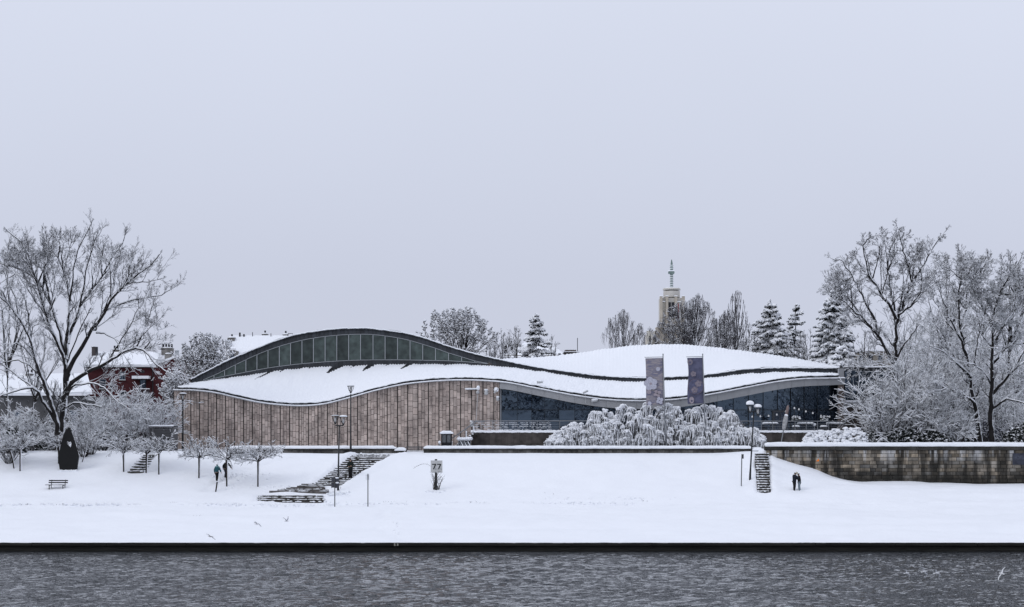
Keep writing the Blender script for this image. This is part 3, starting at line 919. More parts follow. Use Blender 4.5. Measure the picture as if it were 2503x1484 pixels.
# --- upper roof behind the clerestory
ns, ntt = 1500, 14
s = np.linspace(0, 1, ns)[None, :]; t = np.linspace(0, 1, ntt)[:, None]
S, T = np.broadcast_arrays(s, t)
uu = 467 + (2051 - 467) * S
zf = EYE - (T1(uu) - VH) * DC * K
zr = EYE - (R1(uu) - VH) * DR * K
dd = DC - .2 + (DR - DC) * T
X = (uu - U0) * (DC + (DR - DC) * T) * K
Z = zf + (zr - zf) * T + .10 + .003 * np.cos(2 * np.pi * (S * 1584 / 8.5)) * smooth(.0, .1, T) + (vnoise(S * 60, T * 4, 95) - .5) * .08
Z = Z + smooth(.8, 1, T) * (.03 * np.cos(2 * np.pi * (S * 1584 / 8.5)) + .06 * (vnoise(S * 260, T * 0, 96) - .5))
grid_mesh("upper_roof_snow", X, dd, Z, SNOW_SOFT, mus)
rows = []
for (yo, zo) in ((.0, .10), (-.1, .06), (-.13, -.0), (-.05, -.03), (.2, -.04)):
    w_ = (vnoise(uu[0] * .13, uu[0] * 0, 97) - .5) * .06 + (vnoise(uu[0] * .6, uu[0] * 0, 98) - .5) * .03
    rows.append(np.stack([(uu[0] - U0) * DC * K, DC - .2 + yo + 0 * uu[0], zf[0] + zo + w_], -1))
R = np.stack(rows)
kind(grid_mesh("snow_lip", R[..., 0], R[..., 1], R[..., 2], SNOW_SOFT, mus), 'structure')
grid_mesh("upper_roof_deck", X[:, ::12], dd[:, ::12], Z[:, ::12] - .28, M_ROOF, mus)
# plain back and end walls so the hall is closed
x0, x1 = (469 - U0) * DR * K, (2051 - U0) * DR * K
zz = EYE - (R1(np.linspace(469, 2051, 60)) - VH) * DR * K
bw = MB()
ux = np.linspace(x0, x1, 60)
bw.extrude([(x0, 6.2)] + [(a, b_ - .3) for a, b_ in zip(ux, zz)] + [(x1, 6.2)], DR - .6, DR - .2)
bw.build("rear_wall", M_TILE, mus)
for (ua, ub, top0, top1, nm) in ((426, 470, W1(426), 941, "end_wall"), (2062, 2050, 926, 903, "end_wall")):
    a = P(ua, 1112, DF(ua) + .05); at_ = P(ua, top0, DF(ua) + .05)
    b_ = P(ub, 1112, DR - .6); m_ = P(ub, top1, DC)
    MB().add([(a[0], a[1], 6.2), (a[0], a[1], at_[2]), (m_[0], DC, m_[2]), (b_[0], DR - .6, m_[2] - 1.2), (b_[0], DR - .6, 6.2)], [(0, 1, 2, 3, 4)]).build(nm, M_TILE, mus)

# --- glass half: fascia plates, panes, mullions, piers
FT = lambda u: E1(u) + 9.3
FBo = curve([(1221, 15), (1300, 15.5), (1480, 17.5), (1600, 18), (1750, 18), (1900, 17.5), (2000, 15.5), (2063, 14)])
FB = lambda u: FT(u) + FBo(u)
fj = [1221.5, 1264, 1299, 1331, 1366, 1404, 1443, 1481, 1518.5, 1554, 1590, 1626, 1661, 1697, 1733, 1752, 1792, 1829, 1865, 1900, 1932, 1965, 1997, 2029, 2063]
strip_prism(1221, 2063, FT, FB, 0, .2, 90, Df=lambda u: DF(u) + .02).build("fascia_backing", M_SEAM, mus)
for a, c in zip(fj[:-1], fj[1:]):
    strip_prism(a + .3, c - .3, lambda u: FT(u) + .1, lambda u: FB(u) - .0, 0, .28, 4, Df=lambda u: DF(u)).build("fascia_panel", M_FASC, mus)
DG = lambda u: DF(u) + .8
MIDV = lambda u: 1002.0 + (u > 1700) * 0
rng = random.Random(33)
strip_prism(1224, 2046, lambda u: FB(u) - 3, lambda u: 1058.0, 0, .05, 60, Df=lambda u: DG(u) + .3).build("dark_interior", M_DARKF, mus)
for a, c in zip(fj[:-1], fj[1:]):
    if a >= 2029: c = 2046
    if c - a < 8: continue
    for (f0, f1) in ((lambda u: FB(u) - 3, lambda u: min(1001.4, max(1001.4, FB(u)))), (lambda u: 1002.6, lambda u: 1057.5)):
        if FB((a + c) / 2) > 998 and f1(a) < 1003: continue
        dt = rng.uniform(-.02, .02); dv = rng.uniform(-.012, .012)
        q = []
        for (uu_, vv_) in ((a + .35, f1(a)), (c - .35, f1(c)), (c - .35, f0(c)), (a + .35, f0(a))):
            d = DG(uu_)
            x, y, z = P(uu_, vv_, d)
            q.append((x, d + (uu_ - (a + c) / 2) / (c - a) * dt + (z - 9.5) * dv, z))
        q += [(x, y + .03, z) for x, y, z in q]
        MB().add(q, [(0, 1, 2, 3), (7, 6, 5, 4), (0, 4, 5, 1), (1, 5, 6, 2), (2, 6, 7, 3), (3, 7, 4, 0)]).build("window_pane", M_GLASS, mus)
for a in fj[1:-1]:
    strip_prism(a - .3, a + .3, lambda u: FB(u) - 3, lambda u: 1057.8, 0, .07, 1, Df=lambda u: DG(u) - .03).build("mullion", M_DARKF, mus)
strip_prism(1224, 2046, lambda u: 1001.5, lambda u: 1002.5, 0, .07, 60, Df=lambda u: DG(u) - .045).build("transom", M_DARKF, mus)
strip_prism(1222, 1225, lambda u: FB(u) - 2, lambda u: 1058, 0, .35, 1, Df=lambda u: DG(u) - .1).build("window_jamb", M_ALU, mus)
# glazed double door in the right half
dr = strip_prism(1887, 1925, lambda u: 1003.5, lambda u: 1057.2, 0, .06, 1, Df=lambda u: DG(u) - .05).build("door", mat("door_frame_grey", (.05, .053, .06), .5), mus)
for a, c in ((1893, 1904.5), (1907.5, 1919)):
    strip_prism(a, c, lambda u: 1008, lambda u: 1055, 0, .03, 1, Df=lambda u: DG(u) - .115).build("door_pane", mat("blue_door_glass", (.006, .016, .034), .05, spec=.7), dr)
# corner pier, two storeys of stone blocks
v = 939.0; rng = random.Random(35)
while v < 1058:
    h = rng.uniform(11, 15)
    strip_prism(2046.5, 2059, lambda u: v + .25, lambda u: min(v + h, 1060) - .25, 0, .5, 1, Df=lambda u: DF(u) + .35).build("pier_stone", M_PIER, mus)
    v += h
strip_prism(2047, 2060, lambda u: 901, lambda u: 925.5, 0, .5, 1, Df=lambda u: DF(u) + .9).build("pier_head", M_FASC, mus)

# --- right-hand wing behind the pier: dark glass, snowy balcony
DWG = 169.0
def vbox(u0, u1, v0, v1, D, th):
    x0, _, z1 = P(u0, v0, D); x1, _, z0 = P(u1, v1, D)
    return MB().box(min(x0, x1), max(x0, x1), D, D + th, z0, z1)
vbox(2062, 2176, 904, 1112, DWG + .3, 14).build("wing_body", M_DARKF, mus)
vbox(2059, 2182, 898.5, 904, DWG - .3, 15).build("wing_roof_edge", M_ROOF, mus)
a, c = P(2058, 898.5, DWG), P(2183, 898.5, DWG)
snow_strip("wing_roof_snow", a[0], c[0], DWG - .35, DWG + 14, a[2], .16, mus, 101, .4)
for i, (a, c) in enumerate(((2064, 2077), (2078, 2096), (2097, 2117), (2118, 2138), (2139, 2160), (2161, 2175))):
    vbox(a, c, 906, 984, DWG + .12, .05).build("wing_pane", M_GLASS, mus)
    vbox(c - .1, c + 1.1, 905, 984, DWG + .06, .1).build("wing_mullion", M_DARKF, mus)
bal = vbox(2062, 2176, 990.5, 1045, DWG - 1.6, .25).build("balcony_front", M_BROWN, mus)
vbox(2062, 2176, 984.5, 990.4, DWG - 1.75, 1.7).build("balcony_coping", M_FASC, mus)
a, c = P(2062, 984.5, DWG - 1.7), P(2176, 984.5, DWG - 1.7)
snow_strip("balcony_snow", a[0], c[0], DWG - 1.7, DWG - .3, a[2], .26, mus, 103)
vbox(2062, 2176, 1045.3, 1050, DWG - 1.6, 1.5).build("balcony_slab", M_ROOF, mus)

# --- terrace: plinth of brown panels, snowy deck
ZD = 8.56
DT = lambda u: DF(u) - 4.4
U_T0, U_T1 = 1152.0, 2110.0
us = np.linspace(U_T0, U_T1, 60)
m_ = MB()
vs = []
for u in us:
    d = DT(u); x = (u - U0) * d * K
    vs += [(x, d, 6.3), (x, d, ZD), (x * 1.02, d + 6.2, ZD), (x * 1.02, d + 6.2, 6.3)]
fs = []
for i in range(len(us) - 1):
    o, p = 4 * i, 4 * i + 4
    fs += [(o, p, p + 1, o + 1), (o + 1, p + 1, p + 2, o + 2)]
fs += [(0, 1, 2, 3), (4 * len(us) - 4, 4 * len(us) - 1, 4 * len(us) - 2, 4 * len(us) - 3)]
m_.add(vs, fs).build("terrace_base", M_DARKF, mus)
rng = random.Random(37)
u = U_T0
while u < U_T1 - 3:
    e = min(u + rng.uniform(14.2, 15.2), U_T1)
    for (z0, z1) in ((6.35, 7.42), (7.44, ZD - .02)):
        q = []
        th = .05 + rng.uniform(-.01, .01)
        for yy in (-th, -.002):
            for (uu_, z) in ((u + .15, z0), (e - .15, z0), (e - .15, z1), (u + .15, z1)):
                q.append(((uu_ - U0) * DT(uu_) * K, DT(uu_) + yy, z))
        MB().add(q, [(0, 1, 2, 3), (7, 6, 5, 4), (0, 4, 5, 1), (1, 5, 6, 2), (2, 6, 7, 3), (3, 7, 4, 0)]).build("plinth_panel", M_BROWN, mus)
    u = e
us = np.arange(U_T0 - 2, U_T1, 1.6)
d = DT(us); x = (us - U0) * d * K
nn = lambda s_, a_: (vnoise(us * .15, us * 0 + s_, 111) - .5) * a_ + (vnoise(us * .6, us * 0 + s_, 112) - .5) * a_ * .6
rows = [(-.10, 0), (-.13, .08), (-.09, .17), (.02, .22), (.4, .22), (2.0, .2), (4.9, .2)]
grid_mesh("terrace_snow", np.stack([x * (1 + a_ * .003) for a_, _ in rows]), np.stack([d + a_ + nn(i * 2, .05) for i, (a_, _) in enumerate(rows)]), np.stack([ZD + h_ + nn(i * 9 + 4, .05) for i, (_, h_) in enumerate(rows)]), SNOW_SOFT, mus)

# --- terrace railing
rail = MB().box(0, 0, 0, 0, 0, 0)
ra = thing("terrace_railing", "steel railing with thin cables along the museum terrace", "railing", P(1500, 1058, DT(1500) + .15))
def rp(u, z, off=.15):
    return ((u - U0) * DT(u) * K, DT(u) + off, z)
us = list(np.linspace(1152, 2070, 46))
MB().tube([rp(u, ZD + 1.16) for u in us], .042, 6).build("handrail", M_STEEL, ra, True)
for k in range(5):
    MB().tube([rp(u, ZD + .28 + k * .165) for u in us], .011, 4).build("cable", M_STEEL, ra)
for i, u in enumerate(np.arange(1176, 2070, 27.4)):
    a = rp(u, ZD)
    MB().box(a[0] - .025, a[0] + .025, a[1] - .02, a[1] + .03, ZD - .9, ZD + 1.15).build("post", M_STEEL, ra)
sn = MB(); rng = random.Random(38)
for i in range(190):
    u = rng.uniform(1160, 1345) if i < 230 else rng.uniform(1870, 2065)
    a = rp(u, ZD + .28 + rng.randint(0, 4) * .165 + .022)
    sn.ell(a, (rng.uniform(.05, .24), .018, rng.uniform(.012, .028)), 5, 4)
kind(sn.build("cable_snow", SNOW_SOFT, ra), 'stuff')
# ------------------------------------------------------------------ terrace steps, kiosk, wall fittings
ts = thing("terrace_steps", "snowy steps with handrails climbing to the terrace at the end of the stone wall", "steps", P(1122, 1095, 154.2))
y0 = 153.9
xa, xb = P(1098, 0, y0)[0], P(1163, 0, y0)[0]
nstep = 11
for i in range(nstep):
    t = i / nstep
    x = xa + (xb - xa) * t
    z = 6.7 + (ZD - 6.7) * (i + 1) / nstep
    MB().box(x, x + (xb - xa) / nstep + .16, y0, y0 + 2.2, z - .2, z).build("step", M_STEP, ts)
    MB().ell((x + .17, y0 + 1.0, z + .02), (.2, 1.12, .085), 10, 5, .15, RNG).build("step_snow", SNOW_SOFT, ts, True)
for yy in (y0 - .05, y0 + 2.1):
    MB().tube([(xa - .15, yy, 7.72), (xb, yy, ZD + 1.1), (xb + .9, yy, ZD + 1.12)], .034, 6).build("handrail", M_STEEL, ts, True)
    for k in range(4):
        t = (k + .2) / 3.6
        x = xa + (xb - xa) * t
        zb_ = 6.7 + (ZD - 6.7) * t
        MB().tube([(x, yy, zb_), (x, yy, zb_ + 1.02 + .1 * (1 - t))], .024, 5).build("post", M_STEEL, ts)
        sn = MB()
        for q in range(5):
            sn.ell((x + .05, yy - .02, zb_ + .3 + q * .13), (.045, .04, .06), 5, 4, .2, RNG)
        kind(sn.build("post_snow", SNOW_SOFT, ts), 'stuff')
kx0, _, kz1 = P(1121, 1076, 153.3); kx1, _, kz0 = P(1150, 1096, 153.3)
rp_ = thing("ramp_platform", "dark slatted lift platform with a snow cushion in front of the terrace steps", "platform", ((kx0 + kx1) / 2, 153.3, kz0))
MB().box(kx0, kx1, 153.25, 153.35, kz0, kz1).build("side_panel", M_DARKF, rp_)
for k in range(6):
    t = k / 6
    MB().tube([(kx0 + (kx1 - kx0) * t * .9, 153.22, kz1 - .1), (kx0 + (kx1 - kx0) * (t * .9 + .28), 153.22, kz0 + .1)], .05, 5).build("slat", SNOW_SOFT if k % 2 else M_STEEL, rp_)
for xx_ in (kx0, (kx0 + kx1) / 2, kx1):
    MB().box(xx_ - .025, xx_ + .025, 153.15, 153.22, kz0 - .1, kz1 + .1).build("post", M_STEEL, rp_)
m_ = MB(); rr = random.Random(4)
for k in range(7):
    m_.ell((kx0 + (kx1 - kx0) * k / 6, 153.3, kz1 + .12 + .05 * (k == 6)), (.24, .35, .17), 8, 5, .12, rr)
kind(m_.build("snow_cushion", SNOW_SOFT, rp_, True), 'structure')

x0, _, z1 = P(1078, 1063, 152.9); x1, _, z0 = P(1103.5, 1100, 152.9)
kb = thing("glass_kiosk", "small dark framed glass lift cabin with a thick snow roof", "kiosk", ((x0 + x1) / 2, 152.9, z0))
for xx_ in (x0, (x0 + x1) / 2 - .05, x1 - .1):
    MB().box(xx_, xx_ + .1, 152.85, 152.95, z0, z1).build("frame_post", M_DARKF, kb)
for xx_ in (x0, x1 - .1):
    MB().box(xx_, xx_ + .1, 153.85, 153.95, z0, z1).build("frame_post", M_DARKF, kb)
MB().box(x0 - .05, x1 + .05, 152.8, 154.0, z1, z1 + .1).build("roof", M_DARKF, kb)
MB().box(x0 + .1, x1 - .1, 152.89, 152.93, z0, z0 + .75).build("lower_panel", M_DARKF, kb)
mg = mat("kiosk_glass", (.10, .105, .11), .08, spec=.6, var=.35, scale=2.5)
for a, c in ((x0 + .1, (x0 + x1) / 2 - .05), ((x0 + x1) / 2 + .05, x1 - .1)):
    MB().box(a, c, 152.9, 152.92, z0 + .75, z1).build("pane", mg, kb)
snow_strip("snow_cap", x0 - .12, x1 + .12, 152.75, 154.05, z1 + .1, .3, kb, 121, .1)
p = P(1074, 1090, 152.6)
bl = thing("bollard_light", "short snow-capped bollard beside the glass kiosk", "bollard", (p[0], p[1], 6.7))
MB().tube([(p[0], p[1], 6.6), (p[0], p[1], 7.5)], .06, 8).build("post", M_STEEL, bl)
MB().ell((p[0], p[1], 7.6), (.14, .14, .16), 8, 6).build("snow_cap", SNOW_SOFT, bl, True)

M_CAM = mat("pale_plastic", (.45, .46, .47), .5)
def fit(u, v, off=-.2):
    return P(u, v, DF(u) + off)
# horizontal arm lamp with the long stay
a = fit(1139, 953, -.5); c = fit(1166, 953, -.5)
wl = thing("wall_floodlight", "long snow-covered floodlight arm with a thin stay on the stone wall", "floodlight", c)
MB().tube([a, c], .05, 6).build("arm", M_DARKF, wl)
MB().ell((c[0] + .05, c[1], c[2] - .25), (.2, .2, .17), 8, 5).build("lamp_head", M_CAM, wl, True)
m_ = MB()
for k in range(9):
    m_.ell((a[0] + (c[0] - a[0]) * k / 8, a[1], a[2] + .1), (.14, .13, .10), 7, 5, .15, RNG)
m_.ell((c[0] + .1, c[1], c[2] + .2), (.2, .16, .26), 8, 5, .1, RNG)
kind(m_.build("snow_cap", SNOW_SOFT, wl, True), 'structure')
MB().tube([fit(1167, 965, -.35), fit(1163, 1030, -.35)], .03, 5).build("stay", M_CAM, wl)
MB().tube([fit(1150, 955, -.5), fit(1151, 966, -.4), fit(1151, 968, 0)], .03, 5).build("bracket", M_DARKF, wl)
def camera_box(u, v, label, tilt):
    p = fit(u, v, -.45)
    t = thing("security_camera", label, "security camera", p, "small devices fixed to the museum wall")
    MB().tube([(p[0], p[1] + .45, p[2] - .1), (p[0], p[1] + .1, p[2] - .05)], .03, 5).build("bracket", M_DARKF, t)
    d = Vector((math.cos(tilt), 0, math.sin(tilt)))
    MB().tube([Vector(p) - d * .3, Vector(p) + d * .3], [.10, .11], 8).build("housing", M_CAM, t)
    MB().ell((p[0] + d.x * .05, p[1], p[2] + .12), (.3 * abs(d.x) + .08, .12, .08 + .2 * abs(d.z)), 8, 5, .1, RNG).build("snow_cap", SNOW_SOFT, t, True)
    return t
camera_box(1212, 955, "tilted snow-capped camera on the stone wall beside the glass front", .9)
camera_box(1319, 934.5, "small camera with a snow cap under the grey fascia nearest the stone wall", .1)
camera_box(1452, 980, "small round camera under the grey fascia behind the weeping bushes", .2)
p = fit(1432, 958, -.6)
t = thing("security_camera", "camera on a thin mast above the grey fascia of the glass front", "security camera", (p[0], p[1], p[2] - .8), "small devices fixed to the museum wall")
MB().tube([fit(1431, 986, -.4), fit(1431, 963, -.4)], .025, 5).build("mast", M_CAM, t)
MB().tube([(p[0] - .32, p[1], p[2] - .12), (p[0] + .2, p[1], p[2] + .12)], [.09, .1], 8).build("housing", M_CAM, t)
for u, v, w, h, nm, lab, cat in ((1188, 958, .22, .32, "wall_lamp", "boxy white wall lamp high on the stone wall beside the floodlight arm", "wall lamp"), (1216, 974, .17, .24, "wall_lamp", "small bell-shaped lamp below the tilted camera on the stone wall", "wall lamp"), (1153, 1035, .2, .34, "wall_lamp", "low snow-capped lamp on the stone wall above the terrace handrail", "wall lamp")):
    p = fit(u, v, -.12)
    t = thing(nm, lab, cat, p, "lamps fixed to the stone wall")
    MB().lathe((p[0], p[1] - .1, p[2] - h), [(w * .6, 0), (w, .1), (w * .95, h), (w * .5, h * 1.5)], 8).build("lamp_body", M_CAM, t)
    MB().ell((p[0], p[1] - .1, p[2] + h * .62), (w * 1.15, w, .11), 8, 5, .1, RNG).build("snow_cap", SNOW_SOFT, t, True)
p = fit(1170, 1042, -.1)
t = thing("intercom_box", "small black box on the stone wall at the head of the steps", "box", p)
MB().box(p[0] - .12, p[0] + .12, p[1] - .1, p[1], p[2] - .2, p[2] + .12).build("housing", M_DARKF, t, bevel=.02)

# --- terrace furniture under snow
def terr(u, off):
    d = DT(u) + off
    return ((u - U0) * d * K, d, ZD + .18)
rng = random.Random(44)
for i, (u, off, w, lab) in enumerate(((1882, 1.4, .72, "snow-covered terrace table left of the glazed double door"), (1968, 1.3, .75, "snow-covered terrace table right of the folded parasol"), (2040, 1.3, .82, "longest snow-covered terrace table, near the corner pier"))):
    x, y, z = terr(u, off)
    t = thing("terrace_table", lab, "table", (x, y, z), "tables on the terrace")
    MB().box(x - w, x + w, y - .4, y + .4, z + .66, z + .71).build("tabletop", M_DARKF, t)
    MB().tube([(x, y, z), (x, y, z + .66)], .05, 6).build("leg", M_DARKF, t)
    m_ = MB()
    for k in range(5):
        m_.ell((x - w * .85 + k * w * .42, y, z + .77), (w * .32, .42, .12), 8, 5, .1, rng)
    kind(m_.build("snow_cap", SNOW_SOFT, t, True), 'structure')
for i, (u, off, lab) in enumerate(((1945, 1.0, "snow-loaded potted shrub left of the folded parasol"), (2013, 1.0, "snow-loaded potted shrub between the snowy tables"))):
    x, y, z = terr(u, off)
    t = thing("potted_shrub", lab, "potted plant", (x, y, z), "potted shrubs on the terrace")
    MB().lathe((x, y, z - .15), [(.25, 0), (.36, .55), (.38, .58)], 10).build("pot", M_DARKF, t)
    MB().ell((x, y, z + .46), (.42, .4, .14), 9, 5, .12, rng).build("pot_snow", SNOW_SOFT, t, True)
    MB().tube([(x, y, z + .4), (x + .03, y, z + 1.1)], .03, 5).build("stem", M_DARKF, t)
    m_ = MB()
    for k in range(26):
        m_.ell((x + rng.uniform(-.38, .38), y + rng.uniform(-.25, .25), z + 1.15 + rng.uniform(-.1, .35)), (.14, .13, .1), 6, 4, .2, rng)
    m_.build("foliage", snowy("terrace_leaves", (.03, .035, .025), .2), t)
x, y, z = terr(1990, .9)
t = thing("stone_lantern", "small snow-capped pedestal lamp between the terrace tables", "lamp", (x, y, z))
MB().tube([(x, y, z - .1), (x, y, z + .55)], .05, 6).build("stem", M_STEEL, t)
MB().ell((x, y, z + .66), (.2, .2, .14), 9, 5).build("snow_cap", SNOW_SOFT, t, True)
x, y, z = terr(1920, .55)
b0 = P(1908, 1085, 153.6); t0 = P(1926, 990, 153.9)
pa = thing("folded_parasol", "leaning folded parasol pole wrapped in pale cloth in front of the terrace", "parasol", (b0[0], b0[1], 6.7))
ax = (Vector(t0) - Vector(b0))
pt = lambda f: Vector(b0) + ax * f
MB().tube([pt(-.15), pt(.45)], .05, 6).build("pole", M_STEEL, pa)
MB().tube([pt(.36), pt(.42), pt(.6), pt(.72)], [.13, .2, .24, .18], 8).build("wrapped_canopy", mat("pale_canvas", (.34, .34, .34), .9, var=.3, scale=6), pa, True)
MB().tube([pt(.73), pt(.82), pt(.95), pt(1.0)], [.12, .15, .13, .03], 8).build("canopy_tip", mat("rosy_canvas", (.20, .15, .14), .9), pa, True)
MB().ell(pt(.73), (.2, .2, .16), 8, 5, .1, rng).build("snow_cap", SNOW_SOFT, pa, True)
# string of lamps
ls = thing("lamp_string", "sagging string of small snow-capped lamps across the terrace", "string lights", terr(1962, .6))
mast = [(1868, 1008), (1955, 997), (2058, 994)]
pos = [(1872, 1009), (1886, 1009), (1905, 1008), (1926, 1004), (1942, 1000), (1955, 999), (1966, 1004), (1988, 1010), (2010, 1015), (2035, 1018), (2056, 1020), (2080, 1019), (2101, 1014), (2125, 1007)]
pos = [(1720, 1012), (1745, 1014), (1770, 1012), (1797, 1016), (1817, 1019), (1840, 1020), (1876, 1017), (1902, 1013), (1923, 1006), (1943, 996), (1954, 999), (1982, 1010), (2003, 1018), (2022, 1020), (2044, 1020), (2068, 1014), (2087, 1008)]
pos = [(1838, 1016), (1858, 1015), (1878, 1014), (1898, 1011), (1920, 1003), (1941, 995), (1952, 998), (1969, 1003), (1986, 1007), (2006, 1014), (2027, 1016), (2044, 1015), (2056, 1012)]
pp = [P(u, v, DT(u) + .6) for u, v in pos]
MB().tube(pp, .012, 4).build("wire", M_DARKF, ls)
for q in pp:
    MB().lathe((q[0], q[1], q[2] - .2), [(.07, 0), (.09, .1), (.03, .2)], 7).build("lamp", M_WHITE, ls)
q = pp[5]
MB().tube([(q[0], q[1], ZD), (q[0], q[1], q[2] + .1)], .03, 5).build("mast", M_DARKF, ls)

# ------------------------------------------------------------------ street lamps
M_LAMP = mat("lamp_black", (.010, .012, .015), .5, spec=.4)
M_LGLASS = mat("lamp_diffuser", (.5, .5, .5), .3)
def lamp_head(root, c, tall, w, snow_h, seed):
    x, y, z = c                                          # z: underside of the cap
    rr = random.Random(seed)
    hd = MB().lathe((x, y, z), [(w, 0), (w * 1.02, .04), (w * .5, .09)], 16).build("lamp_cap", M_LAMP, root)
    f = MB()
    for k in range(5):
        a = 2 * math.pi * k / 5 + .3
        f.tube([(x + w * .92 * math.cos(a), y + w * .92 * math.sin(a), z), (x + w * .62 * math.cos(a), y + w * .62 * math.sin(a), z - tall * .6), (x + .07 * math.cos(a), y + .07 * math.sin(a), z - tall)], .022, 5)
    f.build("cage", M_LAMP, hd)
    MB().lathe((x, y, z - tall * .92), [(.06, 0), (w * .30, tall * .3), (w * .34, tall * .8)], 10).build("diffuser", M_LGLASS, hd, True)
    MB().lathe((x, y, z - tall - .12), [(.05, 0), (.09, .05), (.10, .14)], 10).build("collar", M_LAMP, hd)
    if snow_h:
        MB().lathe((x, y, z + .05), [(w * .9, 0), (w * 1.08, snow_h * .3), (w * .98, snow_h * .75), (w * .6, snow_h * 1.05), (.05, snow_h * 1.15)], 14).build("snow_cap", SNOW_SOFT, hd, True)
def single_lamp(u, vt, x, y, zg, label, snow_h=.12, lean=0.0):
    d = y
    zt = EYE - (vt - VH) * d * K
    t = thing("street_lamp", label, "street lamp", (x, y, zg), "black street lamps around the museum")
    xt = x + lean
    MB().tube([(x, y, zg - .4), (x, y, zg + .6), (x + lean * .3, y, zg + 1.6), (xt, y, zt - .8)], [.11, .10, .075, .055], 10).build("pole", M_LAMP, t, True)
    lamp_head(t, (xt, y, zt - snow_h), .55, .34, snow_h, int(u))
    return t
p = P(447, 961, 157.5)
single_lamp(447, 961, p[0], 157.5, 6.7, "single-headed black lamp against the left end of the stone wall", .13)
p = P(857, 943, 150.4)
single_lamp(857, 943, p[0], 150.4, 6.65, "tall single-headed black lamp at the head of the broad stairs", .07)
def double_lamp(u, vt, ub, vb, label, lean, snow_l, snow_r, drop_r):
    x, y, z = ray_ground(ub, vb)
    zt = EYE - (vt - VH) * y * K
    xt = (u - U0) * y * K
    t = thing("street_lamp", label, "street lamp", (x, y, z), "black street lamps around the museum")
    MB().tube([(x, y, z - .4), (x + (xt - x) * .1, y, z + .7), (x + (xt - x) * .2, y, z + 1.4), (xt, y, zt - .95)], [.11, .10, .075, .06], 10).build("pole", M_LAMP, t, True)
    MB().tube([(xt - .36, y - .05, zt - .9), (xt + .36, y + .05, zt - .9)], .05, 6).build("crossbar", M_LAMP, t)
    lamp_head(t, (xt - .36, y - .05, zt - snow_l), .6, .34, snow_l, 3)
    lamp_head(t, (xt + .36, y + .05, zt - snow_r - drop_r), .6, .34, snow_r, 4)
    return t
double_lamp(829, 1016, 826, 1196, "double-headed black lamp at the foot of the broad stairs", 0, .06, .14, .02)
double_lamp(1842, 982, 1832, 1178, "leaning double-headed black lamp left of the narrow stairs, heaped with snow", 0, .34, .28, .30)

# ------------------------------------------------------------------ banners
def bannermat(name, base, dark, kind_):
    m, n, b = new_mat(name)
    N, Lk = n.nodes.new, n.links.new
    b.inputs['Roughness'].default_value = .8
    tc_ = N('ShaderNodeTexCoord')
    mp = N('ShaderNodeMapping'); mp.inputs['Scale'].default_value = (1.2, 1, 7) if kind_ == 0 else (1.5, 1, 1.5)
    Lk(tc_.outputs['Object'], mp.inputs[0])
    t = N('ShaderNodeTexNoise'); t.inputs['Scale'].default_value = 1.3; t.inputs['Detail'].default_value = 5; t.inputs['Distortion'].default_value = 1.2 if kind_ == 0 else .3
    Lk(mp.outputs[0], t.inputs['Vector'])
    r = N('ShaderNodeMapRange'); r.inputs['From Min'].default_value = .42; r.inputs['From Max'].default_value = .58
    Lk(t.outputs['Fac'], r.inputs['Value'])
    mx = N('ShaderNodeMixRGB'); mx.inputs['Color1'].default_value = (*base, 1); mx.inputs['Color2'].default_value = (*dark, 1)
    Lk(r.outputs[0], mx.inputs['Fac']); Lk(mx.outputs[0], b.inputs['Base Color'])
    return m
def print_disc(root, u, v, D, r, m, nm="printed_blossom", petals=0, sq=1.0):
    x, y, z = P(u, v, D)
    mb_ = MB()
    def disc(cx_, cz_, rr, y_):
        k = 14
        mb_.extrude([(cx_ + rr * math.cos(2 * math.pi * i / k), cz_ + sq * rr * math.sin(2 * math.pi * i / k)) for i in range(k)], y_, y_ + .004)
    if petals:
        for i in range(petals):
            a = 2 * math.pi * i / petals + .5
            disc(x + r * .62 * math.cos(a), z + r * .62 * math.sin(a), r * .5, y - .0012 * i)
    else:
        disc(x, z, r, y)
    return mb_.build(nm, m, root)
def banner(label, ub, ut, vt, vb, ul, ur, v0, v1, m, D, wavy, art):
    x, y, _ = P(ub, vb, D)
    t = thing("banner_pole", label, "banner", (x, y, 6.7), "tall banners on poles in front of the museum")
    xt, _, zt = P(ut, vt, D)
    MB().tube([(x, y, 6.4), (xt, y, zt)], [.075, .05], 8).build("pole", M_STEEL, t, True)
    MB().ell((xt, y, zt + .06), (.07, .07, .1), 8, 5).build("finial", M_STEEL, t, True)
    a, c = P(ul - 2, v0, D), P(ut, v0 - 5, D)
    MB().tube([(a[0], y, a[2] + .06), (xt, y, a[2] + .1)], .03, 6).build("arm", M_STEEL, t)
    nx_, nz_ = 14, 26
    vs, fs = [], []
    for j in range(nz_ + 1):
        tt = j / nz_
        for i in range(nx_ + 1):
            s_ = i / nx_
            uu_ = ul + (ur - ul) * s_ + (1 - s_) * wavy * math.sin(tt * 5.5) * 1.0 + tt * (ub - ut) * .4
            px, _, pz_ = P(uu_, v0 + (v1 - v0) * tt + (1 - s_) * 1.0, D)
            vs.append((px, y + .03 + .07 * math.sin(s_ * 5 + tt * 3) * wavy * .25, pz_))
    for j in range(nz_):
        for i in range(nx_):
            o = j * (nx_ + 1) + i
            fs.append((o, o + nx_ + 1, o + nx_ + 2, o + 1))
    f = MB().add(vs, fs).build("banner_cloth", m, t, True)
    sd = f.modifiers.new("cloth", 'SOLIDIFY'); sd.thickness = .008
    for i, args in enumerate(art):
        print_disc(f, *args[:2], D - .10 - .007 * i, *args[2:])
    return t
M_PALE = mat("print_pale", (.42, .42, .49), .8, var=.2, scale=8)
M_PINK = mat("print_pink", (.30, .26, .29), .8, var=.25, scale=8)
M_ROSE = mat("print_rose", (.19, .165, .195), .8, var=.3, scale=8)
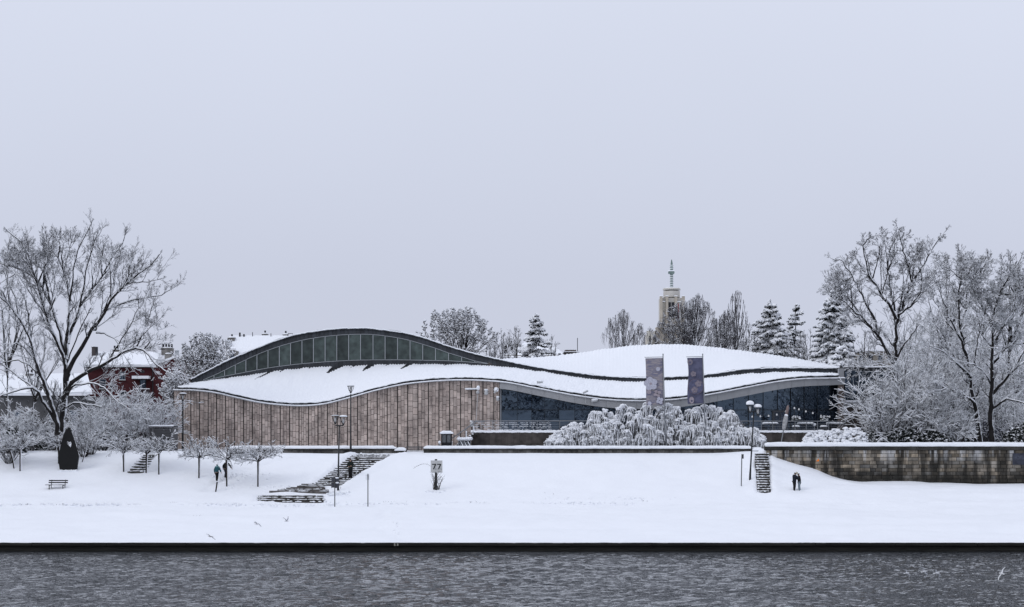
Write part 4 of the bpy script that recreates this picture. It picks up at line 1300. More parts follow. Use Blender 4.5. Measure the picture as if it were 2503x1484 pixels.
M_INK = mat("print_ink", (.088, .09, .148), .8, var=.25, scale=5)
banner("left banner with pale blossoms printed on streaked brown and blue cloth", 1627, 1620, 868, 1092, 1577, 1619, 875, 990,
       bannermat("banner_print", (.30, .27, .275), (.14, .14, .21), 0), 152.6, .6,
       [(1608, 902, .21, M_PALE), (1590, 938, .62, M_PALE, "printed_blossom", 5), (1590, 938, .12, M_PINK), (1586, 958, .22, M_PINK), (1606, 962, .36, M_PINK, "printed_blossom", 4, .8), (1587, 986, .2, M_PALE), (1612, 979, .34, M_PALE, "printed_blossom", 4)])
M_LINE = mat("print_line", (.15, .115, .14), .8)
bn = banner("right banner with dark blue printed cloth and dim round flowers", 1725, 1717, 868, 1092, 1679, 1717, 874, 986,
       bannermat("banner_navy", (.095, .097, .16), (.066, .068, .115), 1), 152.6, 2.2,
       [(1686, 885, .27, M_ROSE, "printed_flower", 0, 1.1), (1686, 886, .11, M_INK, "printed_flower"), (1694, 914, .26, M_ROSE, "printed_flower", 5), (1700, 945, .78, M_LINE, "printed_moon"), (1700, 945, .74, M_INK, "printed_moon"), (1706, 938, .30, M_ROSE, "printed_flower", 5), (1697, 953, .3, M_ROSE, "printed_flower", 5), (1690, 978, .24, M_PINK, "printed_flower", 0, 1.4), (1690, 980, .10, M_INK, "printed_flower")])

# ------------------------------------------------------------------ signs, bench, sculpture
M_POST = mat("grey_post", (.05, .052, .056), .6)
x, y, z = ray_ground(1066, 1198)
sg = thing("distance_sign", "white board on a post reading 77, with bare twigs behind it", "sign", (x, y, z))
bx0, _, bz1 = P(1052.5, 1125.5, y); bx1, _, bz0 = P(1081, 1155, y)
MB().box(x - .14, x + .08, y, y + .14, z - .4, bz1 + .12).build("post", mat("post_weathered", (.028, .028, .03), .8, var=.4), sg)
MB().box(bx0, bx1, y - .05, y - .005, bz0, bz1).build("board", mat("sign_white", (.46, .46, .455), .7, var=.12, scale=3), sg, bevel=.01)
def seven(cx_, ct, w, h, yy):
    l, r = cx_ - w / 2, cx_ + w / 2
    s_ = h * .17
    return MB().extrude([(l, ct), (r, ct), (r, ct - s_), (cx_ - w * .02, ct - h), (cx_ - w * .32, ct - h), (r - w * .34, ct - s_), (l + w * .12, ct - s_), (l + w * .06, ct - s_ * 1.25), (l, ct - s_ * 1.25)], yy, yy + .012)
wB, hB = bx1 - bx0, bz1 - bz0
M_BLK = mat("sign_black", (.008, .008, .009), .6)
for f in (.29, .72):
    seven(bx0 + wB * f, bz1 - hB * .28, wB * .33, hB * .45, y - .064).build("numeral", M_BLK, sg)
sc = MB(); rr = random.Random(8)
for (f0, g0, nstroke) in ((.36, .67, 4), (.80, .70, 6), (.25, .93, 7), (.62, .92, 9)):
    for k in range(nstroke):
        xx_ = bx0 + wB * (f0 + k * .028); zz_ = bz1 - hB * (g0 + rr.uniform(-.03, .03))
        sc.tube([(xx_, y - .058, zz_), (xx_ + rr.uniform(-.03, .05), y - .058, zz_ - rr.uniform(.03, .09))], .009, 4, False)
kind(sc.build("scribble", M_POST, sg), 'structure')
rr = random.Random(15)
tw_ = thing("bare_shrub", "bare thorny twigs growing round the post of the 77 sign", "shrub", (x, y + .25, z))
st = MB()
for k in range(22):
    a = rr.choice((-1, 1)) * rr.uniform(.1, .65)
    l = rr.uniform(.9, 2.0)
    p0 = Vector((x + rr.choice((-.2, .16)) + rr.uniform(-.08, .08), y + .25, z))
    pts = [p0]
    for q in range(5):
        pts.append(pts[-1] + Vector((a * .11 * (q + 1) * l * .5 + rr.uniform(-.06, .06), rr.uniform(-.05, .05), l * .22 * (1 - q * .08))))
    st.tube(pts, [.02, .018, .015, .012, .01, .008], 4, False)
    for q in (2, 3, 4):
        st.tube([pts[q], pts[q] + Vector((rr.uniform(-.2, .2), 0, rr.uniform(.0, .2)))], .008, 3, False)
st.tube([(x - .4, y + .2, bz0 + .5), (x - .8, y + .2, bz0 + .75), (x - 1.3, y + .2, bz0 + .78), (x - 1.8, y + .2, bz0 + .55), (x - 2.1, y + .2, bz0 + .35)], [.016, .015, .013, .01, .007], 4)
for k in range(8):
    f = k / 7
    st.tube([(x - .8 - f * 1.1, y + .2, bz0 + .74 - .28 * f * f), (x - .85 - f * 1.15, y + .2, bz0 + .85 - .3 * f * f)], .008, 3, False)
kind(st.build("stem", snowy("thorn_twig", (.04, .032, .025), .6), tw_), 'stuff')

def small_sign(u, v_top, v_bot, label, boards, lean=0):
    x, y, z = ray_ground(u, v_bot)
    t = thing("sign_post", label, "sign", (x, y, z), "thin sign posts on the promenade")
    zt = EYE - (v_top - VH) * y * K
    MB().tube([(x, y, z - .3), (x + lean, y, zt)], .042, 8).build("post", M_POST, t, True)
    for (du, dv0, dv1, w, off, m_, sn_) in boards:
        xx_ = x + lean + du * y * K
        a, c = EYE - (dv0 - VH) * y * K, EYE - (dv1 - VH) * y * K
        MB().box(xx_ - w / 2, xx_ + w / 2, y + off, y + off + .06, c, a).build("sign_panel", m_, t, bevel=.01)
        if sn_:
            MB().ell((xx_, y + off, a), (w * .55, .09, .07), 8, 5, .1, RNG).build("snow_cap", SNOW_SOFT, t, True)
    return t
M_GPAN = mat("panel_grey", (.045, .048, .058), .6, var=.2)
small_sign(818, 1166, 1239, "thin post with two grey back-turned panels in front of the broad stairs", [(-3.5, 1168, 1179, .36, .05, M_GPAN, False), (4.5, 1168, 1180, .36, .10, M_GPAN, True), (-3, 1181, 1192, .42, .05, M_GPAN, False), (5, 1180, 1193, .36, .10, M_GPAN, True)])
small_sign(899, 1158, 1236, "thin post with a small snowy board right of the broad stairs", [(-1.5, 1160, 1173, .34, .05, SNOW_SOFT, True)])
small_sign(1811, 1110, 1190, "thin post with a narrow grey plate left of the leaning double-headed lamp", [(2, 1110, 1121, .17, -.08, M_POST, False)], .06)

M_BENCH = mat("bench_wood", (.020, .021, .020), .7, var=.3)
x, y, z = ray_ground(139, 1196)
bn = thing("park_bench", "dark slatted park bench standing in the snow beside the sculpture", "bench", (x, y, z))
hw = .93
for k, (dy, zz_) in enumerate(((-.28, .42), (-.15, .43), (-.02, .43), (.1, .42))):
    MB().box(x - hw - .05, x + hw - .12, y + dy - .05, y + dy + .05, z + zz_ - .035, z + zz_).build("seat_slat", M_BENCH, bn)
for k, (dy, z0_, z1_) in enumerate(((.2, .55, .66), (.25, .73, .84))):
    MB().box(x - hw + .12, x + hw, y + dy, y + dy + .035, z + z0_, z + z1_).build("back_slat", M_BENCH, bn)
for sx in (-.62, .62):
    MB().box(x + sx - .03, x + sx + .03, y - .3, y - .23, z - .3, z + .4).build("leg", M_BENCH, bn)
    MB().tube([(x + sx + .06, y + .16, z - .3), (x + sx + .06, y + .19, z + .42), (x + sx + .1, y + .29, z + .86)], .032, 6).build("leg", M_BENCH, bn)
    MB().box(x + sx - .03, x + sx + .03, y - .28, y + .2, z + .34, z + .39).build("seat_bearer", M_BENCH, bn)
MB().box(x - .25, x + .25, y - .3, y + .08, z + .43, z + .45).build("seat_snow", SNOW_SOFT, bn)

x, y, z = ray_ground(166, 1151)
sp_ = thing("sculpture", "tall black faceted slab sculpture pierced by a heart", "sculpture", (x, y, z))
def pu(u, v):
    q = P(u, v, y)
    return (q[0], q[2])
outer = [pu(*q) for q in ((147, 1156), (186, 1156), (192, 1116), (184.6, 1089), (174, 1056), (170, 1045), (168.8, 1051), (167.4, 1045.5), (165.6, 1045), (164.4, 1052), (162.4, 1048), (160.5, 1049.5), (154, 1066), (147, 1094), (141, 1118))]
heart = [pu(*q) for q in ((161.0, 1080), (163, 1078.2), (165.4, 1078), (168.2, 1080.8), (171, 1078.6), (173.2, 1079.4), (174.6, 1083.5), (173.8, 1089), (172.4, 1094.5), (168, 1090.5), (163.6, 1085.8))]
from mathutils.geometry import tessellate_polygon
def plate_with_hole(name, outer, hole, y0, y1, m, root):
    loops = [[Vector((a, c, 0)) for a, c in outer], [Vector((a, c, 0)) for a, c in hole]]
    tris = tessellate_polygon(loops)
    flat_ = outer + hole
    n = len(flat_)
    vs = [(a, y0, c) for a, c in flat_] + [(a, y1, c) for a, c in flat_]
    fs = [tuple(t) for t in tris] + [tuple(i + n for i in reversed(t)) for t in tris]
    for o, k in ((0, len(outer)), (len(outer), len(hole))):
        for i in range(k):
            j = (i + 1) % k
            fs.append((o + i, o + j, o + j + n, o + i + n))
    return MB().add(vs, fs).build(name, m, root)
M_SC = mat("sculpture_black", (.0045, .0045, .005), .55, spec=.25)
plate_with_hole("front_slab", outer, heart, y, y + .25, M_SC, sp_)
MB().box(x - .5, x - .4, y + .25, y + .8, z - .2, z + .9).box(x + .35, x + .45, y + .25, y + .8, z - .2, z + .9).build("rib", M_SC, sp_)
sn = MB()
for k in range(9):
    sn.ell((x - .75 + k * .19, y - .02, z - .02), (.2, .2, .1 + .05 * rr.random()), 8, 4, .2, rr)
kind(sn.build("base_snow", SNOW_SOFT, sp_, True), 'structure')
M_WB = mat("louvre_grey", (.10, .10, .105), .7)
x0, _, z1 = P(364, 1045, 156.5); x1, _, z0 = P(424, 1100, 156.5)
lv = thing("louvred_shed", "low louvred enclosure with a snowy lid left of the stone wall", "enclosure", ((x0 + x1) / 2, 156.5, 6.7))
for xx_ in (x0, x0 + .35, x1 - .12):
    MB().box(xx_, xx_ + .12, 156.45, 156.6, 6.5, z1).build("post", M_WB, lv)
MB().box(x0, x1, 156.62, 158.5, 6.5, z1 - .05).build("body", M_WB, lv)
MB().box(x0 - .05, x1, 156.4, 158.6, z1, z1 + .12).build("lid", M_WB, lv)
for k in range(9):
    zz_ = z1 - .2 - k * .16
    MB().box(x0 + .5, x1 - .12, 156.5, 156.56, zz_ - .04, zz_ + .03).build("slat", M_WB, lv)
snow_strip("snow_cap", x0 - .05, x1 + .05, 156.38, 158.6, z1 + .12, .14, lv, 131)
# ------------------------------------------------------------------ houses and the church behind
M_BRICK = mat("red_brick", (.062, .014, .017), .9, var=.22, scale=2.5, bump=.01, bscale=14)
M_GREYW = mat("grey_render", (.085, .085, .088), .9, var=.25, scale=1.2)
M_CHIM = mat("chimney_render", (.20, .19, .18), .9, var=.3, scale=1.5)
M_BEIGE = mat("beige_render", (.26, .235, .20), .9, var=.2, scale=1)
M_WFRAME = mat("window_frame", (.42, .43, .44), .6)
M_DGREY = mat("dark_metal", (.025, .026, .03), .6)

def vb(u0, u1, v0, v1, D, th, back=0.0):
    x0, _, z1 = P(u0, v0, D); x1, _, z0 = P(u1, v1, D)
    return MB().box(x0, x1, D - th, D + back, z0, z1)
def window(root, u0, u1, v0, v1, D, sashes=2, trans=True, sill=True, light=M_WFRAME):
    px = D * K
    f = vb(u0, u1, v0, v1, D, .03, .02).build("window", light, root)
    n = sashes
    w = (u1 - u0 - 1.0) / n
    for i in range(n):
        if trans:
            vm = v0 + (v1 - v0) * .32
            vb(u0 + .6 + i * w + .15, u0 + .6 + (i + 1) * w - .35, v0 + .7, vm - .3, D - .03, .01).build("pane", M_GLASS, f)
            vb(u0 + .6 + i * w + .15, u0 + .6 + (i + 1) * w - .35, vm + .5, v1 - .7, D - .03, .01).build("pane", M_GLASS, f)
        else:
            vb(u0 + .6 + i * w + .15, u0 + .6 + (i + 1) * w - .35, v0 + .7, v1 - .7, D - .03, .01).build("pane", M_GLASS, f)
    if sill:
        vb(u0 - 1, u1 + 1, v1, v1 + 1.2, D, .22).build("sill", M_CHIM, f)
        vb(u0 - .8, u1 + .8, v1 - 1.0, v1 + .2, D - .02, .2).build("sill_snow", SNOW_SOFT, f)
    return f
def chimney(root, u0, u1, v0, v1, D, m=M_CHIM, pots=0, depth=1.2, snow=.2):
    c = vb(u0, u1, v0, v1, D, 0, depth).build("chimney", m, root)
    vb(u0 - .8, u1 + .8, v0 - 1.3, v0, D, .08, depth + .08).build("chimney_cap", m, c)
    x0, _, z = P(u0 - .8, v0 - 1.3, D); x1 = P(u1 + .8, v0, D)[0]
    MB().ell(((x0 + x1) / 2, D + depth / 2, z + .03), ((x1 - x0) * .52, depth * .55, snow), 10, 5, .05, RNG).build("chimney_snow", SNOW_SOFT, c, True)
    for k in range(pots):
        xp = x0 + (x1 - x0) * (k + .5) / pots
        MB().tube([(xp, D + depth / 2, z), (xp, D + depth / 2, z + .55)], .13, 8).build("chimney_pot", M_DGREY, c)
    return c
def roof_slope(root, name, q, th, m):
    """q: four 3-D corners of a pitched roof plane, thickened downward"""
    q = [Vector(p) for p in q]
    nn_ = (q[1] - q[0]).cross(q[3] - q[0]).normalized()
    if nn_.z < 0: nn_ = -nn_
    # subdivided with slight unevenness
    n1, n2 = 30, 10
    vs, fs = [], []
    for j in range(n2 + 1):
        for i in range(n1 + 1):
            a = q[0].lerp(q[1], i / n1); c = q[3].lerp(q[2], i / n1)
            p = a.lerp(c, j / n2) + nn_ * (th + .05 * float(vnoise(i * .7, j * .7, int(th * 100))) * (0 < i < n1))
            vs.append(p)
    for j in range(n2):
        for i in range(n1):
            o = j * (n1 + 1) + i
            fs.append((o, o + 1, o + n1 + 2, o + n1 + 1))
    nb = len(vs)
    vs += q
    idx = [0, n1, (n1 + 1) * (n2 + 1) - 1, (n1 + 1) * n2]
    fs.append((nb + 3, nb + 2, nb + 1, nb))
    for e in range(4):
        g = (e + 1) % 4
        fs.append((nb + e, nb + g, idx[g], idx[e]))
    return MB().add(vs, fs).build(name, m, root)

# --- red brick house at the left
D = 200.0
h1 = thing("red_house", "dark red brick house with snowy roof, balcony and chimneys behind the left trees", "house", (P(300, 0, D)[0], D, 6.8))
vb(213, 372, 897, 1100, D, 0, 10).build("wall", M_BRICK, h1)
q = P(372, 897, D)
# projecting gable wing to the right, its verge rising to the right
a, b_, c_, d_ = P(372.5, 1100, D - .4), P(372.5, 893, D - .4), P(455, 866, D - .4), P(455, 1100, D - .4)
MB().extrude([(a[0], a[2]), (b_[0], b_[2]), (c_[0], c_[2]), (d_[0], d_[2])], D - .4, D + 9).build("gable_wing", M_BRICK, h1)
roof_slope(h1, "roof", [P(210, 898, D - .5), P(382, 898, D - .5), P(392, 866.5, D + 6), P(237, 866.5, D + 6)], .32, SNOW_SOFT)
roof_slope(h1, "wing_roof", [P(371, 894, D - .6), P(457, 865.5, D - .6), (P(457, 865.5, D - .6)[0], D + 9, P(457, 865.5, D - .6)[2]), (P(371, 894, D - .6)[0], D + 9, P(371, 894, D - .6)[2])], .28, SNOW_SOFT)
vb(209, 374, 897, 899, D - .45, .12).build("gutter", M_DGREY, h1)
vb(373, 374.6, 899, 1090, D - .42, .1).build("downpipe", M_DGREY, h1)
window(h1, 243, 259, 927, 951, D, 1, True)
window(h1, 268.5, 275, 936, 951, D, 1, False)
window(h1, 292, 306, 909, 929, D, 2, True)
window(h1, 291, 309, 957, 986, D, 2, True)
window(h1, 340, 355, 983, 1000, D, 2, True)
vb(343, 353, 899 + 7, 899 + 13, D, .02).build("vent", M_DGREY, h1)
dd_ = vb(341, 357, 928, 951, D, .03, .02).build("balcony_door", M_DGREY, h1)
vb(342, 348.4, 929, 950, D - .03, .01).build("pane", M_GLASS, dd_); vb(349.6, 356, 929, 950, D - .03, .01).build("pane", M_GLASS, dd_)
bal = vb(334, 366, 965.5, 968, D, 1.2).build("balcony", M_CHIM, h1)
vb(333, 367, 964, 965.6, D - .02, 1.25).build("balcony_snow", SNOW_SOFT, bal)
for k in range(14):
    u = 335 + k * 2.2
    vb(u, u + 1.3, 951, 964, D - 1.15, .04).build("balcony_slat", M_DGREY, bal)
vb(334, 366, 949.4, 951.2, D - 1.1, .14).build("rail_snow", SNOW_SOFT, bal)
vb(328, 369, 919.5, 926.5, D - .02, 1.3).build("canopy_snow", SNOW_SOFT, h1)
vb(328, 369, 926.6, 928, D - .02, 1.25).build("canopy", M_DGREY, h1)
chimney(h1, 394, 420, 852, 868, D + 5, M_CHIM, 4, 1.2, .15)
chimney(h1, 402, 417, 866.5, 882, D + 2, M_CHIM, 0, .8, .15)
chimney(h1, 427, 435, 858, 872, D + 5, mat("pale_chimney", (.4, .42, .44), .8), 0, .6, .12)
chimney(h1, 224, 233, 849, 880, D + 4, mat("dark_chimney", (.08, .07, .07), .9), 0, 1, .15)
MB().tube([P(236.5, 880, D + 4), P(236.5, 848, D + 4)], .16, 8).build("flue_pipe", M_DGREY, h1)
chimney(h1, 275, 288, 856, 870, D + 6, M_CHIM, 2, 1, .15)
chimney(h1, 454, 462, 853, 880, D + 3, mat("dark_chimney2", (.07, .065, .06), .9), 0, 1, .18)
p = P(395.5, 854, D + 4)
MB().lathe(p, [(.02, -.05), (.42, .0), (.46, .06)], 12).build("satellite_dish", M_DGREY, h1)
MB().tube([P(396, 855, D + 4.2), P(396, 838, D + 4.2)], .03, 4).build("aerial_mast", M_DGREY, h1)
MB().tube([P(388, 843, D + 4.2), P(402, 840, D + 4.2)], .025, 4).build("aerial", M_DGREY, h1)

# --- low grey house in front of it, far left
D = 187.0
h2 = thing("grey_house", "low dark grey house with a snowy roof behind the big left tree", "house", (P(150, 0, D)[0], D, 6.8))
vb(-60, 225, 968, 1104, D, 0, 9).build("wall", M_GREYW, h2)
roof_slope(h2, "roof", [P(-66, 968, D - .7), P(226, 964, D - .7), P(214, 918, D + 5), P(-50, 920, D + 5)], .3, SNOW_SOFT)
vb(-66, 226, 967, 970, D - .6, .1).build("eaves", M_DGREY, h2)
for a, c, t_, b_ in ((120, 133, 1010, 1031), (170, 190, 1003, 1032), (30, 50, 1005, 1030)):
    window(h2, a, c, t_, b_, D, 2, True)
chimney(h2, 62, 78, 915, 932, D + 4, M_CHIM, 2, 1, .2)
window(h2, 200, 212, 1005, 1030, D, 2, True)

# --- white-roofed house behind the left end of the museum
D = 222.0
h3 = thing("snowy_roof_house", "house with a broad snow-covered roof and chimneys behind the clerestory", "house", (P(620, 0, D)[0], D, 6.9))
vb(548, 730, 905, 1090, D, 0, 12).build("wall", M_BEIGE, h3)
roof_slope(h3, "roof", [P(535, 908, D - .6), P(742, 908, D - .6), P(716, 824.5, D + 7), P(565, 824.5, D + 7)], .3, SNOW_SOFT)
q = [P(556.5, 862, D - 1), P(571, 862, D - 1)]
chimney(h3, 557, 573, 827, 842, D + 5.5, M_CHIM, 1, 1.2, .25)
chimney(h3, 552, 560, 838, 856, D + 4, M_CHIM, 1, .8, .2)
chimney(h3, 500, 520, 845, 900, D + 2, M_CHIM, 0, 1.5, .25)
dm = vb(560, 573, 856, 884, D - .5, 0, 5).build("dormer", M_CHIM, h3)
vb(561.5, 571.5, 859, 874, D - .55, .02).build("pane", M_GLASS, dm)
roof_slope(h3, "dormer_roof", [P(553, 856, D - 1.0), P(577, 856, D - 1.0), P(574, 851.5, D + 3), P(556, 851.5, D + 3)], .18, SNOW_SOFT)
chimney(h3, 640, 653, 818, 826, D + 7.2, M_CHIM, 1, 1, .22)
chimney(h3, 691, 703, 819, 828, D + 7, M_CHIM, 1, 1, .22)
for u, v0, v1, r in ((586, 813, 828, .13), (596, 817, 828, .13), (617, 812, 828, .05), (662, 815, 826, .05)):
    MB().tube([P(u, v1, D + 6.6), P(u, v0, D + 6.6)], r, 6).build("vent_pipe", M_DGREY, h3)
MB().tube([P(703, 822, D + 6), P(704, 815.5, D + 6), P(715, 815.5, D + 6), P(715, 826, D + 6)], .05, 4).build("pipe_rail", M_DGREY, h3)
p = P(609, 872, D + 2.5)
MB().tube([P(609, 874, D + 2.5), P(609, 856, D + 2.5)], .1, 6).build("vent_pipe", M_DGREY, h3)

# --- steep snowy gable among the trees, and a chimney block
D = 245.0
h4 = thing("gabled_house", "steep snowy gable roof half hidden by the conifer behind the museum", "house", (P(1300, 0, D)[0], D, 7))
vb(1232, 1378, 868, 1070, D, 0, 14).build("wall", M_BEIGE, h4)
roof_slope(h4, "roof", [P(1222, 878, D - .5), P(1392, 880, D - .5), P(1340, 838, D + 7), P(1290, 836, D + 7)], .3, SNOW_SOFT)
for u, v in ((1352, 862), (1364, 864), (1376, 868)):
    f = vb(u, u + 6, v, v + 5, D + 1.0, .3).build("skylight", M_DGREY, h4)
    vb(u + .8, u + 5.2, v + .8, v + 4.2, D + .68, .01).build("pane", M_GLASS, f)
chimney(h4, 1247, 1254, 843, 862, D + 4, M_DGREY, 1, 1, .2)
for u, v0 in ((1262, 842), (1271, 843), (1236, 845)):
    MB().tube([P(u, 870, D + 4), P(u, v0, D + 4)], .2, 6).build("flue_pipe", M_DGREY, h4)
D = 235.0
h5 = thing("flat_roof_block", "small flat-roofed brown block with an aerial above the museum roof", "building", (P(1397, 0, D)[0], D, 7))
vb(1379, 1411, 860, 1050, D, 0, 6).build("wall", M_BROWN, h5)
vb(1381, 1408, 855, 860, D + .5, 0, 4).build("parapet", M_PIER, h5)
vb(1380, 1409, 853.5, 855.2, D + .4, 0, 4.2).build("roof_snow", SNOW_SOFT, h5)
vb(1377, 1416, 858.8, 860.3, D - .2, .1, 6).build("ledge_snow", SNOW_SOFT, h5)
MB().tube([P(1411, 862, D + 1), P(1411, 826, D + 1)], .05, 4).build("aerial_mast", M_DGREY, h5)
# --- pale block and grey wall behind the right-hand trees
D = 205.0
h6 = thing("beige_block", "beige apartment block barely seen between the right spruce and tall bare tree", "building", (P(2120, 0, D)[0], D, 7))
vb(2088, 2185, 858, 1080, D, 0, 12).build("wall", M_BEIGE, h6)
vb(2086, 2188, 855, 858.5, D - .2, .2, 12).build("roof_snow", SNOW_SOFT, h6)
for u in (2098, 2122, 2146, 2168):
    window(h6, u, u + 10, 868, 884, D, 2, False)
    window(h6, u, u + 10, 900, 918, D, 2, False)
D = 178.0
h7 = thing("grey_shed", "plain grey wall of a building behind the trunks at the far right", "building", (P(2460, 0, D)[0], D, 7))
vb(2376, 2600, 985, 1104, D, 0, 10).build("wall", mat("slate_wall", (.10, .105, .125), .9, var=.12), h7)
vb(2374, 2604, 980, 985.3, D - .3, .1, 10.5).build("roof_snow", SNOW_SOFT, h7)

# --- church tower
D = 430.0
M_CREAM = mat("tower_cream", (.48, .455, .40), .85, var=.12, scale=.5)
M_TAN = mat("tower_tan", (.40, .36, .30), .85, var=.15, scale=.5)
M_TW = mat("tower_pale", (.50, .48, .44), .85, var=.1, scale=.5)
M_GREENC = mat("verdigris", (.16, .215, .20), .7, var=.25, scale=1)
ch_ = thing("church_tower", "cream church tower with pilasters and a ringed spire behind the trees", "church tower", (P(1641, 0, D)[0], D, 8))
vb(1614, 1668, 728, 1060, D, 0, 5.6).build("shaft", M_TW, ch_)
for i, (a, c) in enumerate(((1611.5, 1618), (1626, 1632), (1648, 1654), (1666, 1672.5))):
    vb(a, c, 724.5, 1060, D, 1.0, .02).build("pilaster", M_TAN, ch_)
    vb(a - .5, c + .5, 723.3, 724.8, D - .05, 1.1, .1).build("pilaster_snow", SNOW_SOFT, ch_)
for a, c in ((1618.4, 1625.6), (1654.4, 1665.6)):
    vb(a, c, 738, 760, D, .25, .01).build("recess_panel", M_CREAM, ch_)
    vb(a, c, 736.4, 738.2, D, .5, .02).build("lintel_snow", SNOW_SOFT, ch_)
for a, c in ((1632.6, 1639.4), (1641, 1647.6)):
    vb(a, c, 739, 775, D, .08).build("louvre", M_DGREY, ch_)
vb(1656, 1658.6, 742, 782, D - .3, .05).build("red_flag", mat("flag_red", (.30, .05, .05), .8), ch_)
vb(1658.8, 1663, 742, 782, D - .3, .05).build("white_flag", M_WHITE, ch_)
c = P(1641, 724, D + 2.8)
px = D * K
MB().lathe((c[0], c[1], c[2] - .4), [(20.5 * px, 0), (20.5 * px, 15.5 * px)], 24).build("drum", M_TW, ch_)
MB().lathe((c[0], c[1], c[2] + 14.6 * px), [(22 * px, 0), (22 * px, .25), (20 * px, .5)], 24).build("cornice", M_TW, ch_)
MB().lathe((c[0], c[1], c[2] + 16.3 * px), [(21 * px, 0), (15 * px, .5)], 24).build("drum_snow", SNOW_SOFT, ch_, True)
zb_ = EYE - (708 - VH) * px
MB().lathe((c[0], c[1], zb_ - .3), [(14 * px, 0), (14 * px, 2.2 * px), (10 * px, 2.4 * px), (10 * px, 5 * px), (7 * px, 5.2 * px), (6 * px, 8 * px)], 16).build("spire_foot", M_DGREY, ch_)
ht = (708 - 646) * px
prof_ = []
for k in range(13):
    zz_ = 6 * px + (ht - 6 * px) * k / 13
    st_ = (ht - 6 * px) / 13
    prof_ += [(3.1 * px, zz_), (3.1 * px, zz_ + st_ * .62), (4.7 * px, zz_ + st_ * .68), (4.7 * px, zz_ + st_ * .82), (3.1 * px, zz_ + st_ * .92)]
MB().lathe((c[0], c[1], zb_), prof_, 12).build("spire", M_GREENC, ch_)
for k in range(13):
    zz_ = zb_ + 6 * px + (ht - 6 * px) * (k + .83) / 13
    MB().lathe((c[0], c[1], zz_), [(4.6 * px, 0), (3.2 * px, .16)], 10).build("ring_snow", SNOW_SOFT, ch_)
MB().lathe((c[0], c[1], zb_ + ht), [(2.6 * px, 0), (.3, .5), (.1, 1.6)], 8).build("spire_tip", M_GREENC, ch_)
zc = EYE - (664 - VH) * px
MB().box(c[0] - 8.2 * px, c[0] + 6.6 * px, c[1] - .7, c[1] + .7, zc - 3 * px, zc + 3 * px).build("cross_arm", M_GREENC, ch_, bevel=.15)
MB().box(c[0] - 8.2 * px, c[0] + 6.6 * px, c[1] - .7, c[1] + .7, zc + 3 * px + .01, zc + 3 * px + .25).build("cross_snow", SNOW_SOFT, ch_)
an = thing("church_annex", "cream stepped church wing at the foot of the tower", "church", (P(1598, 0, D - 6)[0], D - 6, 8))
vb(1583, 1622, 815, 1060, D - 6, 0, 8).build("wall", M_TAN, an)
vb(1582, 1600, 808, 1060, D - 6.5, .2, 3).build("corner_pilaster", M_CREAM, an)
vb(1603, 1613, 800, 1060, D - 6.3, .2, 3).build("corner_pilaster", M_TAN, an)
for u in (1600.5, 1586):
    vb(u, u + 4, 822, 842, D - 6.71, .1).build("window", M_DGREY, an)
vb(1581, 1601, 806.6, 808.2, D - 6.4, .4, 3).build("roof_snow", SNOW_SOFT, an)
# ------------------------------------------------------------------ trees
def tube_segs(name, segs, m, parent, n=3, up=0.0, kind_=None):
    """all segments of a part as one mesh of tapered prisms; segs rows: x0 y0 z0 x1 y1 z1 r0 r1"""
    if not segs:
        return None
    A = np.array(segs, np.float64)
    off = np.array(wpos(parent))
    p0, p1, r0, r1 = A[:, 0:3] - off, A[:, 3:6] - off, A[:, 6], A[:, 7]
    if up:
        p0 = p0 + np.stack([r0 * .25, r0 * 0, r0 * up], -1); p1 = p1 + np.stack([r1 * .25, r1 * 0, r1 * up], -1)
    d = p1 - p0
    ln = np.linalg.norm(d, axis=1, keepdims=True) + 1e-9
    d /= ln
    ref = np.where(np.abs(d[:, 2:3]) > .9, np.array([[0, 1.0, 0]]), np.array([[0, 0, 1.0]]))
    x = np.cross(d, ref); x /= np.linalg.norm(x, axis=1, keepdims=True) + 1e-9
    y = np.cross(d, x)
    p1 = p1 + d * (r1[:, None] * .4)
    co = np.empty((len(A), 2 * n, 3))
    for k in range(n):
        t = 2 * math.pi * k / n + (math.pi / 6 if n == 3 else 0)
        o = x * math.cos(t) + y * math.sin(t)
        co[:, k] = p0 + o * r0[:, None]
        co[:, n + k] = p1 + o * r1[:, None]
    base = np.arange(len(A))[:, None, None] * 2 * n
    f = np.array([[k, (k + 1) % n, n + (k + 1) % n, n + k] for k in range(n)])[None]
    q = (base + f).reshape(-1, 4)
    o = raw_mesh(name, co.reshape(-1, 3), q, m, parent, smooth=(n > 3))
    if kind_:
        kind(o, kind_)
    return o

sin, cos, sqrt, pi = math.sin, math.cos, math.sqrt, math.pi
def turn(d, ang, az):
    dx, dy, dz = d
    if abs(dz) < .9: ax, ay, az_ = -dy, dx, 0.0
    else: ax, ay, az_ = 0.0, -dz, dy
    l = sqrt(ax * ax + ay * ay + az_ * az_) or 1
    ax /= l; ay /= l; az_ /= l
    bx, by, bz = dy * az_ - dz * ay, dz * ax - dx * az_, dx * ay - dy * ax
    ca, sa = cos(ang), sin(ang)
    c, s = cos(az) * sa, sin(az) * sa
    return (dx * ca + ax * c + bx * s, dy * ca + ay * c + by * s, dz * ca + az_ * c + bz * s)

class Cfg:
    def __init__(s, **k):
        s.kids, s.ang, s.ratio, s.n, s.wan, s.trop, s.rr, s.rmin, s.maxlvl, s.start, s.snow, s.crook = (8, 7, 5), (.55, .95), (.45, .45, .5), (6, 4, 3), .22, (.10, .08, .05), .55, .014, 3, .2, 0.0, 0.0
        s.flat = 1.0; s.lenvar = .35
        s.__dict__.update(k)

